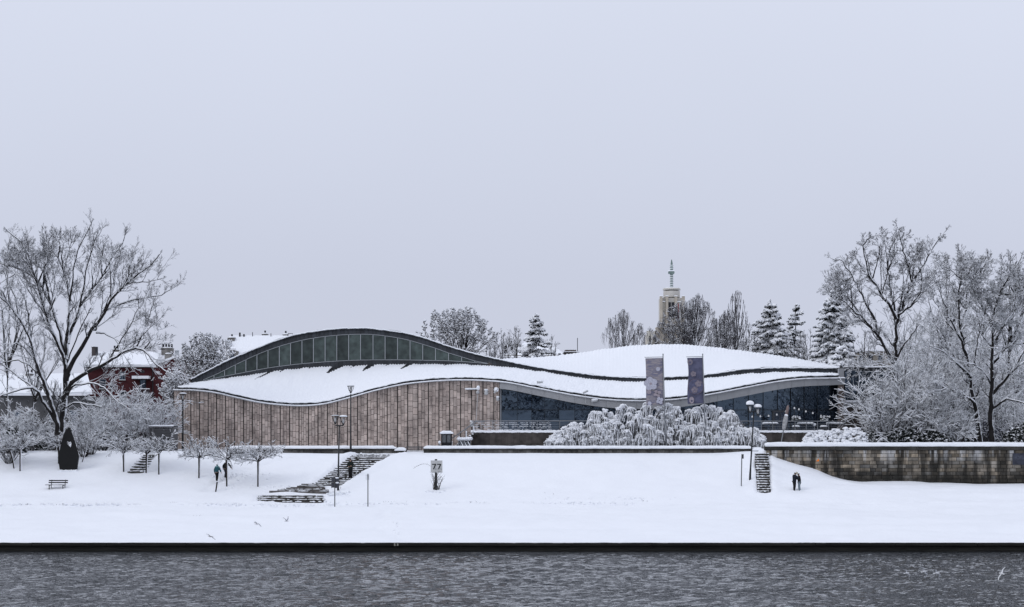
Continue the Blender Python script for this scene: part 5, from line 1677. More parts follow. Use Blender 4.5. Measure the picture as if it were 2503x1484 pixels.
def grow(S, T, r, p, d, Ln, rad, lvl, c):
    """S collects twig segments, T thick ones"""
    li = min(lvl, 3) - 1
    n = c.n[min(li, len(c.n) - 1)]
    step = Ln / n
    px, py, pz = p
    kids = c.kids[min(li, len(c.kids) - 1)] if lvl < c.maxlvl else 0
    spots = sorted(c.start + (1 - c.start) * r.random() for _ in range(int(kids * r.uniform(.7, 1.3) + .5))) if kids else []
    si = 0
    tr = c.trop[min(li, len(c.trop) - 1)]
    for i in range(n):
        w = c.wan
        dx, dy, dz = d[0] + r.uniform(-w, w), d[1] + r.uniform(-w, w) * c.flat, d[2] + r.uniform(-w, w) + tr
        l = sqrt(dx * dx + dy * dy + dz * dz)
        d = (dx / l, dy / l, dz / l)
        qx, qy, qz = px + d[0] * step, py + d[1] * step, pz + d[2] * step
        ra = max(rad * (1 - .75 * i / n), c.rmin); rb = max(rad * (1 - .75 * (i + 1) / n), c.rmin * .8)
        (T if ra > .055 else S).append((px, py, pz, qx, qy, qz, ra, rb))
        while si < len(spots) and spots[si] <= (i + 1) / n:
            f = spots[si] * n - i
            si += 1
            a = r.uniform(*c.ang)
            cd = turn(d, a, r.uniform(0, 2 * pi))
            grow(S, T, r, (px + (qx - px) * f, py + (qy - py) * f, pz + (qz - pz) * f), cd, Ln * c.ratio[min(li, len(c.ratio) - 1)] * (1 - .45 * (i + f) / n) * r.uniform(1 - c.lenvar, 1 + c.lenvar), max(rad * c.rr * .8, c.rmin), lvl + 1, c)
        px, py, pz = qx, qy, qz

def limb(S, T, r, pts, r0, r1, c, per_m, Lc, crooked=.12, sub=3, d_drift=0.0, from_=0.15, end=.45):
    """a limb along picture points at a distance, wandering in depth, with children"""
    P3 = []
    n = len(pts)
    for i, q in enumerate(pts):
        f = i / max(1, n - 1)
        P3.append(Vector(P(q[0], q[1], q[2] + d_drift * f)))
    # refine
    fine = [P3[0]]
    for a, b in zip(P3[:-1], P3[1:]):
        for k in range(1, sub + 1):
            p = a.lerp(b, k / sub)
            if k < sub:
                p = p + Vector((r.uniform(-1, 1), r.uniform(-1, 1), r.uniform(-1, 1))) * crooked * (b - a).length / sub
            fine.append(p)
    tot = sum((b - a).length for a, b in zip(fine[:-1], fine[1:]))
    acc = 0
    for a, b in zip(fine[:-1], fine[1:]):
        l = (b - a).length
        fa, fb = acc / tot, (acc + l) / tot
        ra, rb = r0 + (r1 - r0) * fa ** .62, r0 + (r1 - r0) * fb ** .62
        T.append((*a, *b, ra, rb))
        d = (b - a).normalized()
        if fb > from_:
            k = l * per_m * (.5 + fa)
            k = int(k) + (r.random() < k - int(k))
            for _ in range(k):
                p = a.lerp(b, r.random())
                cd = turn(tuple(d), r.uniform(*c.ang), r.uniform(0, 2 * pi))
                grow(S, T, r, tuple(p), cd, Lc * (1 - .55 * fa) * r.uniform(.5, 1.3), min(max(ra * .45, .03), .09), 1, c)
        acc += l
    d = (fine[-1] - fine[-2]).normalized()
    grow(S, T, r, tuple(fine[-1]), tuple(d), Lc * end, r1, 1, c)

BARK = snowy("bark_snow", (.020, .018, .018), thr=.50, soft=.10, side=.9, noise=.38, nscale=1.6)
TWIG = snowy("twig_snow", (.030, .027, .027), thr=.55, soft=.25, side=.4, noise=.35, nscale=.8)
TWIG_D = snowy("twig_dark", (.040, .037, .041), thr=.52, soft=.25, side=.4, noise=.4, nscale=.6)
TWIG_W = snowy("twig_laden", (.030, .028, .028), thr=.22, soft=.25, side=.3, noise=.3, nscale=1.2)
TWIG_L = snowy('twig_pale', (.10, .094, .10), thr=.4, soft=.3, side=.3, noise=.3)
TWIG_M = snowy('twig_grey', (.055, .05, .056), thr=.42, soft=.3, side=.3, noise=.4)
LADEN = mat("laid_snow", (.89, .905, .935), .8)

def finish_tree(root, S, T, bark=BARK, twig=TWIG, rng=None, laid=0.0, laid_fn=None, up=1.1, fat=1.25):
    chains, thin = [], []
    for s in T:
        if chains and chains[-1][-1][3:6] == s[0:3]: chains[-1].append(s)
        else: chains.append([s])
    for i, ch_ in enumerate(chains):
        if ch_[0][6] > .13: tube_segs("trunk" if ch_[0][6] > .3 else "main_limb", ch_, bark, root, 8)
        else: thin += ch_
    tube_segs("limbs", thin, bark, root, 5, kind_='stuff')
    tube_segs("crown", S, twig, root, 3, kind_='stuff')
    if laid:
        L_ = []
        for s in S + T:
            hx, hy, hz = s[3] - s[0], s[4] - s[1], s[5] - s[2]
            l = sqrt(hx * hx + hy * hy + hz * hz)
            pr = laid * (laid_fn(s) if laid_fn else 1)
            if abs(hz) / (l + 1e-9) < .85 and rng.random() < pr:
                k = max(s[6] * .9, .020) * fat
                k = min(k, .13)
                L_.append((s[0], s[1], s[2] + s[6] * .2, s[3], s[4], s[5] + s[7] * .2, k, max(s[7] * .9, .02) * fat if k < .13 else k * .9))
        tube_segs("lying_snow", L_, LADEN, root, 3, up=.75, kind_='stuff')

def extra_limbs(S, T, rng, limbs, root, ell, n, c, per_m, Lc, D0, seed, v_max, lmax):
    """secondary limbs that fill a crown out to its rounded outline"""
    re_ = random.Random(seed)
    cx, cy, rx, ry = ell
    for k in range(n):
        pts, r0, r1, dr, fr = re_.choice(limbs)
        i = re_.randint(max(1, len(pts) // 3), len(pts) - 2)
        u, v = pts[i]
        if v > v_max: continue
        a = math.atan2(v - root[1], u - root[0]) + re_.uniform(-.6, .6)
        best = 0
        for st_ in range(1, 60):
            q = st_ * 6
            if ((u + q * cos(a) - cx) / rx) ** 2 + ((v + q * sin(a) - cy) / ry) ** 2 < 1: best = q
        best = min(best * re_.uniform(.8, .98), lmax)
        if best < 30: continue
        tu, tv = u + best * cos(a), v + best * sin(a)
        d0 = D0 + dr * i / len(pts)
        mu, mv = (u + tu) / 2 + re_.uniform(-8, 8), (v + tv) / 2 + re_.uniform(-3, 8)
        limb(S, T, rng, [(u, v, d0), ((u + mu) / 2, (v + mv) / 2, d0), (mu, mv, d0 + re_.uniform(-2, 2)), ((tu + mu) / 2, (tv + mv) / 2 - 4, d0 + re_.uniform(-3, 3)), (tu, tv, d0 + re_.uniform(-4, 4))], .085, .022, c, per_m, Lc, .10, 3, 0, .15)

# --- the big bare tree at the left
rng = random.Random(101)
D0 = 153.0
bigL = thing("bare_tree", "huge bare tree with spreading snow-lined limbs at the far left", "tree", P(140, 1100, D0))
S, T = [], []
c = Cfg(kids=(9, 6, 3), ratio=(.48, .44, .5), n=(6, 3, 1), wan=.15, trop=(.07, .08, .08), ang=(.4, .9), rmin=.0095, rr=.5, lenvar=.45)
LIMBS = [
    ([(142, 1100), (151, 1045), (157.9, 985), (160.5, 953), (160.5, 913), (160.7, 894), (155, 868), (134, 823), (116, 778), (105, 744), (92, 694), (79, 660), (71, 628), (52, 592), (20, 566)], .50, .05, 0, .15),
    ([(134, 1100), (141, 1036), (126, 990.6), (115, 953), (101.7, 921), (88, 883.6), (76, 836), (58, 797), (47, 778), (22, 745), (0, 726), (-40, 700)], .40, .06, -3, .2),
    ([(137, 1030), (122, 1005), (102, 980), (96, 960), (80, 948), (50, 952), (20, 962), (-20, 975)], .27, .05, -4, .2),
    ([(163, 880), (147.5, 810), (132, 770), (124, 744), (105, 704.5), (84, 678), (42, 656), (0, 644), (-40, 636)], .26, .045, 4, .25),
    ([(163, 868), (169, 789), (171, 736), (166, 700), (155, 662), (142, 631), (118.5, 602), (100, 575)], .24, .04, 2, .25),
    ([(166, 840), (172, 812), (190, 773), (195, 749), (226.5, 704.5), (250, 675.6), (274, 628), (300, 594), (306, 572)], .24, .04, 3, .2),
    ([(194, 752), (203, 710), (208, 673), (216, 640), (228, 600), (240, 566)], .13, .035, -2, .1),
    ([(171, 736), (176.5, 696.6), (182, 644), (190, 612), (205, 582), (224, 545)], .13, .03, -3, .1),
    ([(161, 930), (168, 905), (190, 865), (224, 804.6), (245, 781), (271, 733.5), (305.6, 696.6), (340, 668), (369, 649), (390, 622)], .34, .045, -2, .15),
    ([(222, 806), (234, 806), (250, 762.5), (271, 752), (316, 736), (358, 728), (395, 722), (428, 700)], .16, .03, 2, .1),
    ([(162, 965), (175, 935), (205, 915), (263, 886), (298, 862.6), (332, 851), (350, 856), (363.5, 868), (379, 889), (400, 905), (425, 918)], .30, .045, -4, .2),
    ([(292, 866), (310, 845), (340, 828), (365, 802), (392.5, 778)], .10, .025, 1, .1),
    ([(235, 814), (255, 815), (280, 828), (294, 850), (300, 880)], .09, .025, -2, .1),
    ([(160, 960), (185, 940), (230, 938), (255, 948), (290, 985), (315, 1000)], .14, .03, -4, .2),
    ([(155, 1000), (180, 985), (230, 990), (268, 1000)], .12, .03, -3, .2),
    ([(88, 884), (60, 850), (40, 838), (20, 850), (0, 870)], .12, .03, -3, .1),
    ([(101, 921), (75, 895), (45, 880), (10, 885), (-20, 900)], .13, .03, 3, .15),
    ([(76, 836), (80, 800), (98, 790), (120, 800)], .07, .025, -3, .1),
    ([(134, 823), (110, 760), (80, 700), (40, 668), (5, 690)], .12, .03, 3, .1),
    ([(116, 778), (130, 720), (134, 680), (128, 640), (140, 600)], .11, .03, 5, .1),
    ([(47, 778), (40, 730), (20, 690), (10, 640), (24, 600)], .14, .03, 3, .1),
    ([(271, 733), (280, 700), (278, 660), (290, 620)], .1, .03, 3, .1),
    ([(305, 697), (325, 690), (360, 690), (398, 680)], .09, .03, -3, .1),
    ([(22, 745), (0, 760), (-20, 790)], .12, .03, -2, .1),
]
for pts, r0, r1, dr, fr in LIMBS:
    limb(S, T, rng, [(u, v, D0) for u, v in pts], r0 * .86, r1 * .9, c, .85, 3.9, .10, 3, dr, fr, .12)
extra_limbs(S, T, rng, [LIMBS[q] for q in (0, 0, 1, 3, 3, 4, 5, 5, 8, 8, 10, 2)], (158, 985), (168, 794, 240, 224), 54, c, 1.2, 2.4, D0, 55, 950, 200)
finish_tree(bigL, S, T, BARK, TWIG_D, rng, .5, lambda s: 2 if s[6] > .022 else (1.0 if s[2] < 16 else .45), fat=1.12)
NSEG = [("left", len(S), len(T))]

# --- two tall bare trees at the right
rng = random.Random(102)
D0 = 172.0
cA = Cfg(kids=(8, 6, 3), ratio=(.5, .46, .5), n=(5, 3, 1), wan=.34, trop=(.05, .04, .03), ang=(.5, 1.0), rmin=.013, rr=.55)
tA = thing("bare_tree", "tall dark bare tree with crooked limbs above the right end of the museum", "tree", P(2187, 1098, D0))
S, T = [], []
LA = [
    ([(2187, 1100), (2186, 1000), (2184, 912), (2187, 884), (2191, 860), (2189, 803), (2196, 770), (2213, 723), (2229, 694), (2220, 652), (2206, 614), (2200, 585)], .52, .05, 1, .45),
    ([(2184, 890), (2158, 841), (2130, 803), (2111, 780), (2083, 756), (2059, 735), (2030, 715)], .30, .05, -3, .2),
    ([(2146, 824), (2142, 800), (2135, 775), (2111, 732), (2097, 704), (2083, 675), (2059, 638), (2035, 634)], .24, .04, 2, .15),
    ([(2190, 780), (2172, 742), (2154, 723), (2130, 685), (2116, 638), (2108, 600), (2128, 580)], .24, .04, -3, .15),
    ([(2225, 700), (2240, 672), (2258, 647), (2272, 620), (2281, 604), (2305, 570)], .18, .035, 3, .1),
    ([(2187, 760), (2177, 709), (2168, 661), (2172, 630), (2177, 604), (2191, 560)], .17, .035, 3, .1),
    ([(2196, 770), (2225, 750), (2250, 715), (2290, 690)], .14, .03, -3, .15),
    ([(2111, 780), (2080, 790), (2060, 810), (2045, 800)], .09, .03, -2, .1),
    ([(2083, 675), (2060, 690), (2040, 700), (2025, 690)], .09, .03, 2, .1),
    ([(2213, 723), (2240, 720), (2265, 700), (2300, 640)], .12, .03, 3, .1),
    ([(2187, 884), (2210, 840), (2235, 810), (2260, 780)], .15, .03, -3, .15),
    ([(2184, 905), (2150, 890), (2110, 895), (2080, 905)], .12, .03, -5, .15)]
for pts, r0, r1, dr, fr in LA:
    limb(S, T, rng, [(u, v, D0) for u, v in pts], r0 * .9, r1, cA, 1.6, 2.5, .22, 3, dr, fr)
extra_limbs(S, T, rng, [LA[q] for q in (0, 0, 1, 1, 2, 3, 3, 4, 5, 6)], (2187, 900), (2165, 740, 140, 176), 30, cA, 1.3, 2.2, D0, 56, 880, 120)
finish_tree(tA, S, T, BARK, TWIG_D, rng, .6, lambda s: 1.0 if s[2] < 25 else .35, fat=1.15)
NSEG.append(("A", len(S), len(T)))
rng = random.Random(103)
D0 = 158.0
tB = thing("bare_tree", "two-stemmed snow-laden bare tree behind the stone wall at the far right", "tree", P(2407, 1098, D0))
cB = Cfg(kids=(8, 6, 3), ratio=(.5, .46, .5), n=(5, 3, 1), wan=.26, trop=(.05, .03, .02), ang=(.5, 1.0), rmin=.013, rr=.55)
S, T = [], []
LB = [
    ([(2394, 1105), (2390, 1040), (2381, 983), (2372, 925), (2362, 870), (2345, 803), (2343, 746), (2348, 661), (2340, 625)], .36, .04, 1, .25),
    ([(2421, 1105), (2420, 1030), (2421, 969), (2424, 900), (2426, 841), (2424, 784), (2442, 718), (2476, 661), (2490, 640)], .40, .04, -1, .25),
    ([(2421, 965), (2440, 945), (2476, 907), (2520, 870), (2560, 850)], .22, .04, -3, .2),
    ([(2362, 868), (2342, 820), (2324, 784), (2305, 740), (2290, 700)], .2, .035, -3, .15),
    ([(2426, 845), (2450, 800), (2485, 765), (2530, 730)], .2, .035, 3, .15),
    ([(2424, 800), (2405, 760), (2390, 732), (2385, 690), (2380, 640)], .17, .03, -2, .15),
    ([(2372, 920), (2340, 890), (2305, 860), (2270, 845)], .18, .035, -4, .15),
    ([(2345, 803), (2360, 760), (2395, 700), (2410, 640)], .15, .03, 4, .1),
    ([(2426, 850), (2400, 820), (2370, 790)], .12, .03, -4, .1),
    ([(2381, 985), (2350, 960), (2310, 950), (2270, 960)], .16, .03, -5, .15),
    ([(2421, 1000), (2460, 975), (2500, 985), (2530, 1000)], .15, .03, -4, .15),
    ([(2394, 1090), (2370, 1055), (2330, 1035), (2290, 1030)], .15, .03, -3, .2),
    ([(2442, 718), (2480, 720), (2520, 690), (2550, 660)], .13, .03, -2, .1),
    ([(2348, 680), (2320, 660), (2300, 640)], .1, .03, 2, .1),
    ([(2421, 940), (2400, 905), (2380, 890), (2350, 885)], .12, .03, -5, .1),
    ([(2424, 890), (2460, 850), (2500, 840), (2540, 800)], .15, .03, 4, .1)]
for pts, r0, r1, dr, fr in LB:
    limb(S, T, rng, [(u, v, D0) for u, v in pts], r0 * .9, r1, cB, 1.5, 2.6, .14, 3, dr, fr)
extra_limbs(S, T, rng, LB, (2405, 1000), (2405, 825, 165, 198), 38, cB, 1.4, 2.3, D0, 57, 960, 130)
finish_tree(tB, S, T, BARK, TWIG, rng, .8, lambda s: 1.0 if s[2] < 21 else (.7 if s[2] < 26 else .3), fat=1.25)
NSEG.append(("B", len(S), len(T)))

# --- bushes and young trees, snow-laden
def bush(name, label, cat, x, y, z, h, w, stems, seed, cfg=None, laid=.9, twig=TWIG_W, lean=0.0, spread=.8, group=None, r0=.05, fat=1.25):
    r = random.Random(seed)
    t = thing(name, label, cat, (x, y, z), group)
    S, T = [], []
    c = cfg or Cfg(kids=(9, 6, 3), ratio=(.5, .45, .45), n=(5, 3, 1), wan=.22, trop=(.04, -.01, -.03), ang=(.45, 1.05), rmin=.013, rr=.6, maxlvl=3)
    for k in range(stems):
        a = 2 * pi * (k + r.random() * .7) / stems
        d = (cos(a) * spread * r.uniform(.2, 1) * w / h + lean, sin(a) * spread * r.uniform(.2, 1) * w / h, 1)
        l = sqrt(d[0] ** 2 + d[1] ** 2 + 1)
        grow(S, T, r, (x + cos(a) * .25, y + sin(a) * .25, z - .1), (d[0] / l, d[1] / l, d[2] / l), h * r.uniform(.7, 1.08) * sqrt(l) * .85, r0, 1, c)
    tube_segs("stems", T + [s for s in S if s[6] > .035], snowy_bark2, t, 5, kind_='stuff')
    tube_segs("twigs", [s for s in S if s[6] <= .035], twig, t, 3, kind_='stuff')
    L_ = []
    for s in S + T:
        hz = abs(s[5] - s[2]); l = sqrt((s[3] - s[0]) ** 2 + (s[4] - s[1]) ** 2 + hz * hz)
        if hz / (l + 1e-9) < .85 and r.random() < laid:
            k = max(s[6], .025) * fat
            L_.append((s[0], s[1], s[2], s[3], s[4], s[5], k, k * .8))
    tube_segs("lying_snow", L_, LADEN, t, 3, up=.7, kind_='stuff')
    return t
snowy_bark2 = snowy("stem_snow", (.026, .022, .022), thr=.5, soft=.2, side=.8, noise=.3)

YB = 156.0
Bl = [   # u, v_base, D, height, width, stems, label
    (20, 1110, 153.0, 4.6, 4.0, 9, "snow-laden thicket at the left edge behind the leaning sapling"),
    (75, 1104, 156.5, 5.2, 4.2, 9, "tall snowy thicket between the left edge and the big tree"),
    (118, 1103, 159, 4.4, 4.0, 8, "snowy thicket right beside the big tree's left trunk"),
    (212, 1107, 154.2, 4.0, 3.8, 10, "rounded snowy bush just right of the black sculpture"),
    (205, 1102, 160, 5.0, 4.4, 9, "snowy thicket behind the black sculpture"),
    (250, 1104, 157, 6.4, 4.6, 11, "upright snowy bush below the red house's corner window"),
    (295, 1102, 161, 7.6, 5.0, 10, "tall snowy bush below the red house's middle window"),
    (335, 1104, 158, 6.8, 4.6, 11, "upright snowy bush below the red house's balcony"),
    (372, 1102, 162, 7.2, 4.6, 10, "tallest upright snowy bush below the red gable wing"),
    (405, 1103, 160, 6.0, 3.6, 9, "snowy bush against the louvred enclosure"),
    (165, 1103, 157.5, 3.6, 3.6, 8, "low snowy thicket behind the tip of the sculpture"),
]
for i, (u, v, d, h, w, st, lab) in enumerate(Bl):
    x = (u - U0) * d * K
    bush("snowy_bush", lab, "bush", x, d, float(gz(x, d)) - .05, h, w, st, 200 + i, group="snowy bushes at the left")
Br = [
    (2144, 1098, 160, 6.8, 3.8, 12, "snowy bush with raised branches at the corner of the museum's right wing"),
    (2165, 1098, 156.5, 8.4, 5.2, 13, "dense snowy bush in front of the tall dark tree's trunk"),
    (2215, 1098, 158.5, 10.2, 6.0, 13, "tallest snowy thicket right of the dark tree's trunk"),
    (2262, 1098, 157.5, 8.4, 5.6, 13, "dense snowy thicket midway between the two tall right trees"),
    (2310, 1098, 163, 9.0, 6.0, 12, "high snowy thicket left of the two-stemmed tree"),
    (2335, 1098, 156, 4.4, 4.6, 10, "low snowy bush left of the two stems above the stone wall"),
    (2470, 1098, 163, 6.5, 5.6, 11, "snowy thicket right of the two stems"),
    (2515, 1098, 158, 5.8, 5.0, 10, "snowy thicket cut by the right edge of the picture"),
    (2240, 1098, 170, 11.5, 6.6, 12, "snow-laden young tree behind the tallest thicket"),
    (2150, 1098, 168, 9.5, 5.6, 11, "young snow-laden tree left of the dark tree's trunk"),
    (2275, 1098, 176, 13.5, 7.5, 12, "highest pale snow-laden young tree between the two tall right trees"),
    (2330, 1098, 169, 11.5, 6.5, 11, "tall snow-laden young tree just left of the two stems"),
    (2400, 1098, 170, 11.0, 6.5, 11, "tall snow-laden young tree right behind the two stems"),
    (2460, 1098, 172, 12.5, 7.0, 11, "tall snow-laden young tree right of the two stems"),
    (2530, 1098, 170, 12.0, 7.0, 11, "tall snow-laden young tree at the right edge"),
    (2205, 1098, 178, 12.5, 6.5, 11, "snow-laden young tree behind the dark tree's trunk"),
    (2268, 1098, 183, 18.0, 10, 11, "high frosted tree filling the gap between the two tall right trees"),
    (2345, 1098, 185, 18.5, 10, 11, "high frosted tree behind the left stem of the two-stemmed tree"),
    (2430, 1098, 184, 18.5, 10, 11, "high frosted tree behind the right stem of the two-stemmed tree"),
    (2505, 1098, 183, 19.0, 10, 11, "high frosted tree at the right edge of the picture"),
]
cR = Cfg(kids=(10, 6, 3), ratio=(.5, .45, .45), n=(5, 3, 1), wan=.24, trop=(.04, .0, -.02), ang=(.45, 1.05), rmin=.016, rr=.6, maxlvl=3)
for i, (u, v, d, h, w, st, lab) in enumerate(Br):
    x = (u - U0) * d * K
    bush("snowy_bush", lab, "bush", x, d, 6.8, h, w, st, 300 + i, cR, laid=.92, group="snowy thickets behind the stone wall", r0=.07)
# dark evergreen undergrowth
M_LEAFD = snowy("evergreen_leaf", (.012, .016, .014), thr=.55, soft=.2, side=.2, noise=.4, nscale=1.5)
def leaf_mass(name, label, cat, x, y, z, w, dpt, h, n, seed, m, sz=.13, group=None, flatn=.5, part="foliage"):
    r = np.random.RandomState(seed)
    t = thing(name, label, cat, (x, y, z), group)
    a = r.rand(n) * 2 * np.pi; rad = np.sqrt(r.rand(n)); zz = r.rand(n)
    px_, py_, pz_ = np.cos(a) * rad * w / 2, np.sin(a) * rad * dpt / 2, zz * h * np.sqrt(np.clip(1.02 - rad ** 2, 0, 1))
    s = sz * (.6 + .8 * r.rand(n))
    d1 = r.randn(n, 3) * [1, 1, flatn]; d1 /= np.linalg.norm(d1, axis=1, keepdims=True)
    d2 = np.cross(d1, r.randn(n, 3)); d2 /= np.linalg.norm(d2, axis=1, keepdims=True)
    nn_ = np.cross(d1, d2)
    c_ = np.stack([px_, py_, pz_], -1)
    co = np.stack([c_ + d1 * s[:, None], c_ + d2 * s[:, None] * .5 + nn_ * s[:, None] * .12, c_ - d1 * s[:, None] * .8, c_ - d2 * s[:, None] * .5 + nn_ * s[:, None] * .12], 1).reshape(-1, 3)
    q = np.arange(4 * n).reshape(-1, 4)
    kind(raw_mesh(part, co, q, m, t, False), 'stuff')
    MB().tube([(x, y, z - .2), (x + .1, y, z + h * .6)], [.09, .04], 6).build("stem", M_DARKF, t)
    return t
for i, (u, d, w, h, n, lab) in enumerate(((2140, 155.5, 4.5, 1.7, 2600, "dark evergreen shrub behind the wall below the dark tree"), (2205, 156, 5.5, 2.2, 3600, "broad dark evergreen shrub behind the wall left of centre of the thickets"), (2275, 155.5, 5, 1.9, 3000, "dark evergreen shrub behind the wall right of the thickets' middle"), (2335, 158, 4.5, 2.3, 2600, "dark evergreen shrub left of the two stems"), (2500, 155, 4.4, 2.6, 3000, "dark evergreen bush at the right edge above the plaque"), (30, 151.5, 2.6, 2.6, 1800, "dark round shrub at the left edge by the leaning sapling"), (70, 160, 9, 3, 4200, "dark evergreen hedge below the grey house"), (250, 164, 14, 2.4, 5200, "dark evergreen hedge behind the left bushes"))):
    x = (u - U0) * d * K
    leaf_mass("evergreen_shrub", lab, "shrub", x, d, float(gz(x, d)) - .1, w, 2.6, h, n, 400 + i, M_LEAFD, .16, "dark evergreen shrubs")
for i, (u, v, w, h, lab) in enumerate(((205, 1108, 2.5, 2.2, "dark-bottomed bush right of the sculpture's elbow"), (222, 1104, 2.3, 2.0, "dark-bottomed bush second right of the sculpture"), (22, 1125, 2.6, 2.6, "dark-bottomed round bush at the left edge"))):
    x, y, z = ray_ground(u, v + 6)
    bush("dark_bush", lab, "bush", x, y, z, h, w, 16, 430 + i, Cfg(kids=(6, 4, 2), ratio=(.45, .45, .45), n=(4, 3, 2), wan=.2, trop=(.05, .02, 0), rmin=.014, maxlvl=3), laid=.42, twig=TWIG_D, group="dark-bottomed bushes")

# --- small umbrella-crowned trees on the bank
def cherry(root, rng, x, y, z, th, R, H, lean=0.0):
    S, T = [], []
    c = Cfg(kids=(9, 5, 3), ratio=(.52, .48, .5), n=(5, 3, 2), wan=.2, trop=(-.01, .0, .0), ang=(.4, .95), rmin=.0125, rr=.65, maxlvl=3, start=.15)
    top = (x + lean, y, z + th)
    T.append((x, y, z - .3, x + lean * .35, y, z + th * .45, .105, .095)); T.append((x + lean * .35, y, z + th * .45, *top, .095, .115))
    n = rng.randint(10, 13)
    for k in range(n):
        a = 2 * pi * (k + rng.random() * .6) / n
        el = rng.uniform(.25, .75) if k % 3 else rng.uniform(.8, 1.2)
        ln = R * rng.uniform(.85, 1.25) if k % 3 else H * rng.uniform(.9, 1.2)
        grow(S, T, rng, (top[0], top[1], top[2] - .1 + rng.random() * .1), (cos(a) * cos(el), sin(a) * cos(el), sin(el)), ln, .06, 1, c)
    tube_segs("trunk", [s for s in T if s[6] > .08], CHBARK, root, 8)
    tube_segs("limbs", [s for s in T if s[6] <= .08] + [s for s in S if s[6] > .03], snowy_bark2, root, 5, kind_='stuff')
    tube_segs("twigs", [s for s in S if s[6] <= .03], TWIG, root, 3, kind_='stuff')
    L_ = []
    for s in S + T:
        hz = abs(s[5] - s[2]); l = sqrt((s[3] - s[0]) ** 2 + (s[4] - s[1]) ** 2 + hz * hz)
        if s[6] < .08 and hz / (l + 1e-9) < .9 and rng.random() < .85:
            k = max(s[6] * .85, .022) * 1.12
            L_.append((s[0], s[1], s[2] + s[6] * .3, s[3], s[4], s[5] + s[7] * .3, k, k * .8))
    tube_segs("lying_snow", L_, LADEN, root, 3, up=.8, kind_='stuff')
CHBARK = snowy("small_trunk_bark", (.026, .021, .019), thr=.52, soft=.06, side=3.0, noise=.1, nscale=4)
GRP = "small umbrella-crowned trees on the bank"
Ch = [  # u, v base, fork v, radius, label, lean
    (631, 1189, 1126, 2.15, "rightmost small umbrella-crowned tree, left of the broad stairs", 0),
    (555, 1187, 1122, 2.0, "small umbrella-crowned tree hiding the person in black", -.05),
    (487, 1166, 1118, 2.1, "small umbrella-crowned tree left of the person in the teal jacket", 0),
    (389, 1156, 1108, 1.9, "small umbrella-crowned tree right of the half-buried steps", 0),
    (358, 1153, 1109, 1.8, "small umbrella-crowned tree in front of the half-buried steps", .03),
    (303, 1150, 1106, 2.2, "small umbrella-crowned tree left of the half-buried steps", -.05),
    (144, 1134, 1094, 1.7, "small snowy tree half hidden by the sculpture's left side", 0),
    (50, 1152, 1100, 2.0, "straight small snowy tree near the left edge", 0),
    (36, 1144, 1100, 1.6, "leaning snowy sapling near the left edge", -.45),
]
for i, (u, v, vf, R, lab, lean) in enumerate(Ch):
    x, y, z = ray_ground(u, v)
    zf = EYE - (vf - VH) * y * K
    t = thing("ornamental_tree", lab, "tree", (x, y, z), GRP)
    cherry(t, random.Random(500 + i), x, y, z, zf - z, R, 1.5 if i < 3 else 1.35, lean)
x, y, z = ray_ground(207, 1128)
t = thing("ornamental_tree", "bent thin sapling stem right of the sculpture", "tree", (x, y, z), GRP)
MB().tube([(x - .3, y, z - .3), (x - .05, y, z + .5), (x + .15, y, z + 1.2), (x + .2, y, z + 2.2)], [.06, .055, .05, .03], 6).build("trunk", CHBARK, t)
r_ = random.Random(9); S, T = [], []
for k in range(6):
    grow(S, T, r_, (x + .2, y, z + 2.1), (cos(k) * .7, sin(k) * .7, .6), 1.4, .04, 1, Cfg(kids=(4, 3, 2), maxlvl=2))
tube_segs("twigs", S, TWIG_W, t, 3, kind_='stuff')
x, y, z = ray_ground(529, 1201)
t = thing("tree_stump", "slim sawn-off trunk in the snow below the person in the teal jacket", "stump", (x, y, z))
zt = EYE - (1177 - VH) * y * K
MB().tube([(x - .1, y, z - .3), (x, y, z + .3), (x + .08, y, zt)], [.085, .08, .085], 8).build("trunk", CHBARK, t)
MB().ell((x + .08, y, zt), (.11, .11, .05), 8, 5).build("snow_cap", SNOW_SOFT, t, True)

# --- weeping, snow-bowed bushes in front of the glass front
M_WEEP = snowy("weeping_twig", (.05, .048, .05), thr=.42, soft=.25, side=.2, noise=.55, nscale=1.6)
def bell(SN, TW, r, c, rad, h, a0=None):
    """one drooping clump: a lumpy snow crest and hanging strands under it"""
    n = int(38 * rad)
    for k in range(n):
        a = 2 * pi * r.random() if a0 is None or r.random() < .25 else r.gauss(a0, .75)
        f = r.uniform(.25, 1.0)
        rr_ = rad * f
        p = [c[0] + cos(a) * rr_ * .12, c[1] + sin(a) * rr_ * .12, c[2] + r.uniform(-.1, .05)]
        hh = h * r.uniform(.5, 1.1)
        st = 4
        prev = tuple(p)
        th = r.uniform(.75, 1.25)
        for i in range(1, st + 1):
            t = i / st
            ox = rr_ * (1 - (1 - t) ** 2.2)
            dz = -hh * t ** 2.0
            q = (c[0] + cos(a) * ox + r.uniform(-.05, .05), c[1] + sin(a) * ox + r.uniform(-.05, .05), c[2] + dz + r.uniform(-.03, .03))
            wr = (.024 - .010 * t) * th
            TW.append((*prev, *q, wr, wr * .85))
            pr = .98 if t < .3 else (.85 if t < .6 else .42)
            if r.random() < pr:
                k2 = (.09 if t < .4 else .05 if t < .7 else .034) * th
                SN.append((prev[0], prev[1], prev[2] + wr, q[0], q[1], q[2] + wr, k2, k2 * .8))
            prev = q
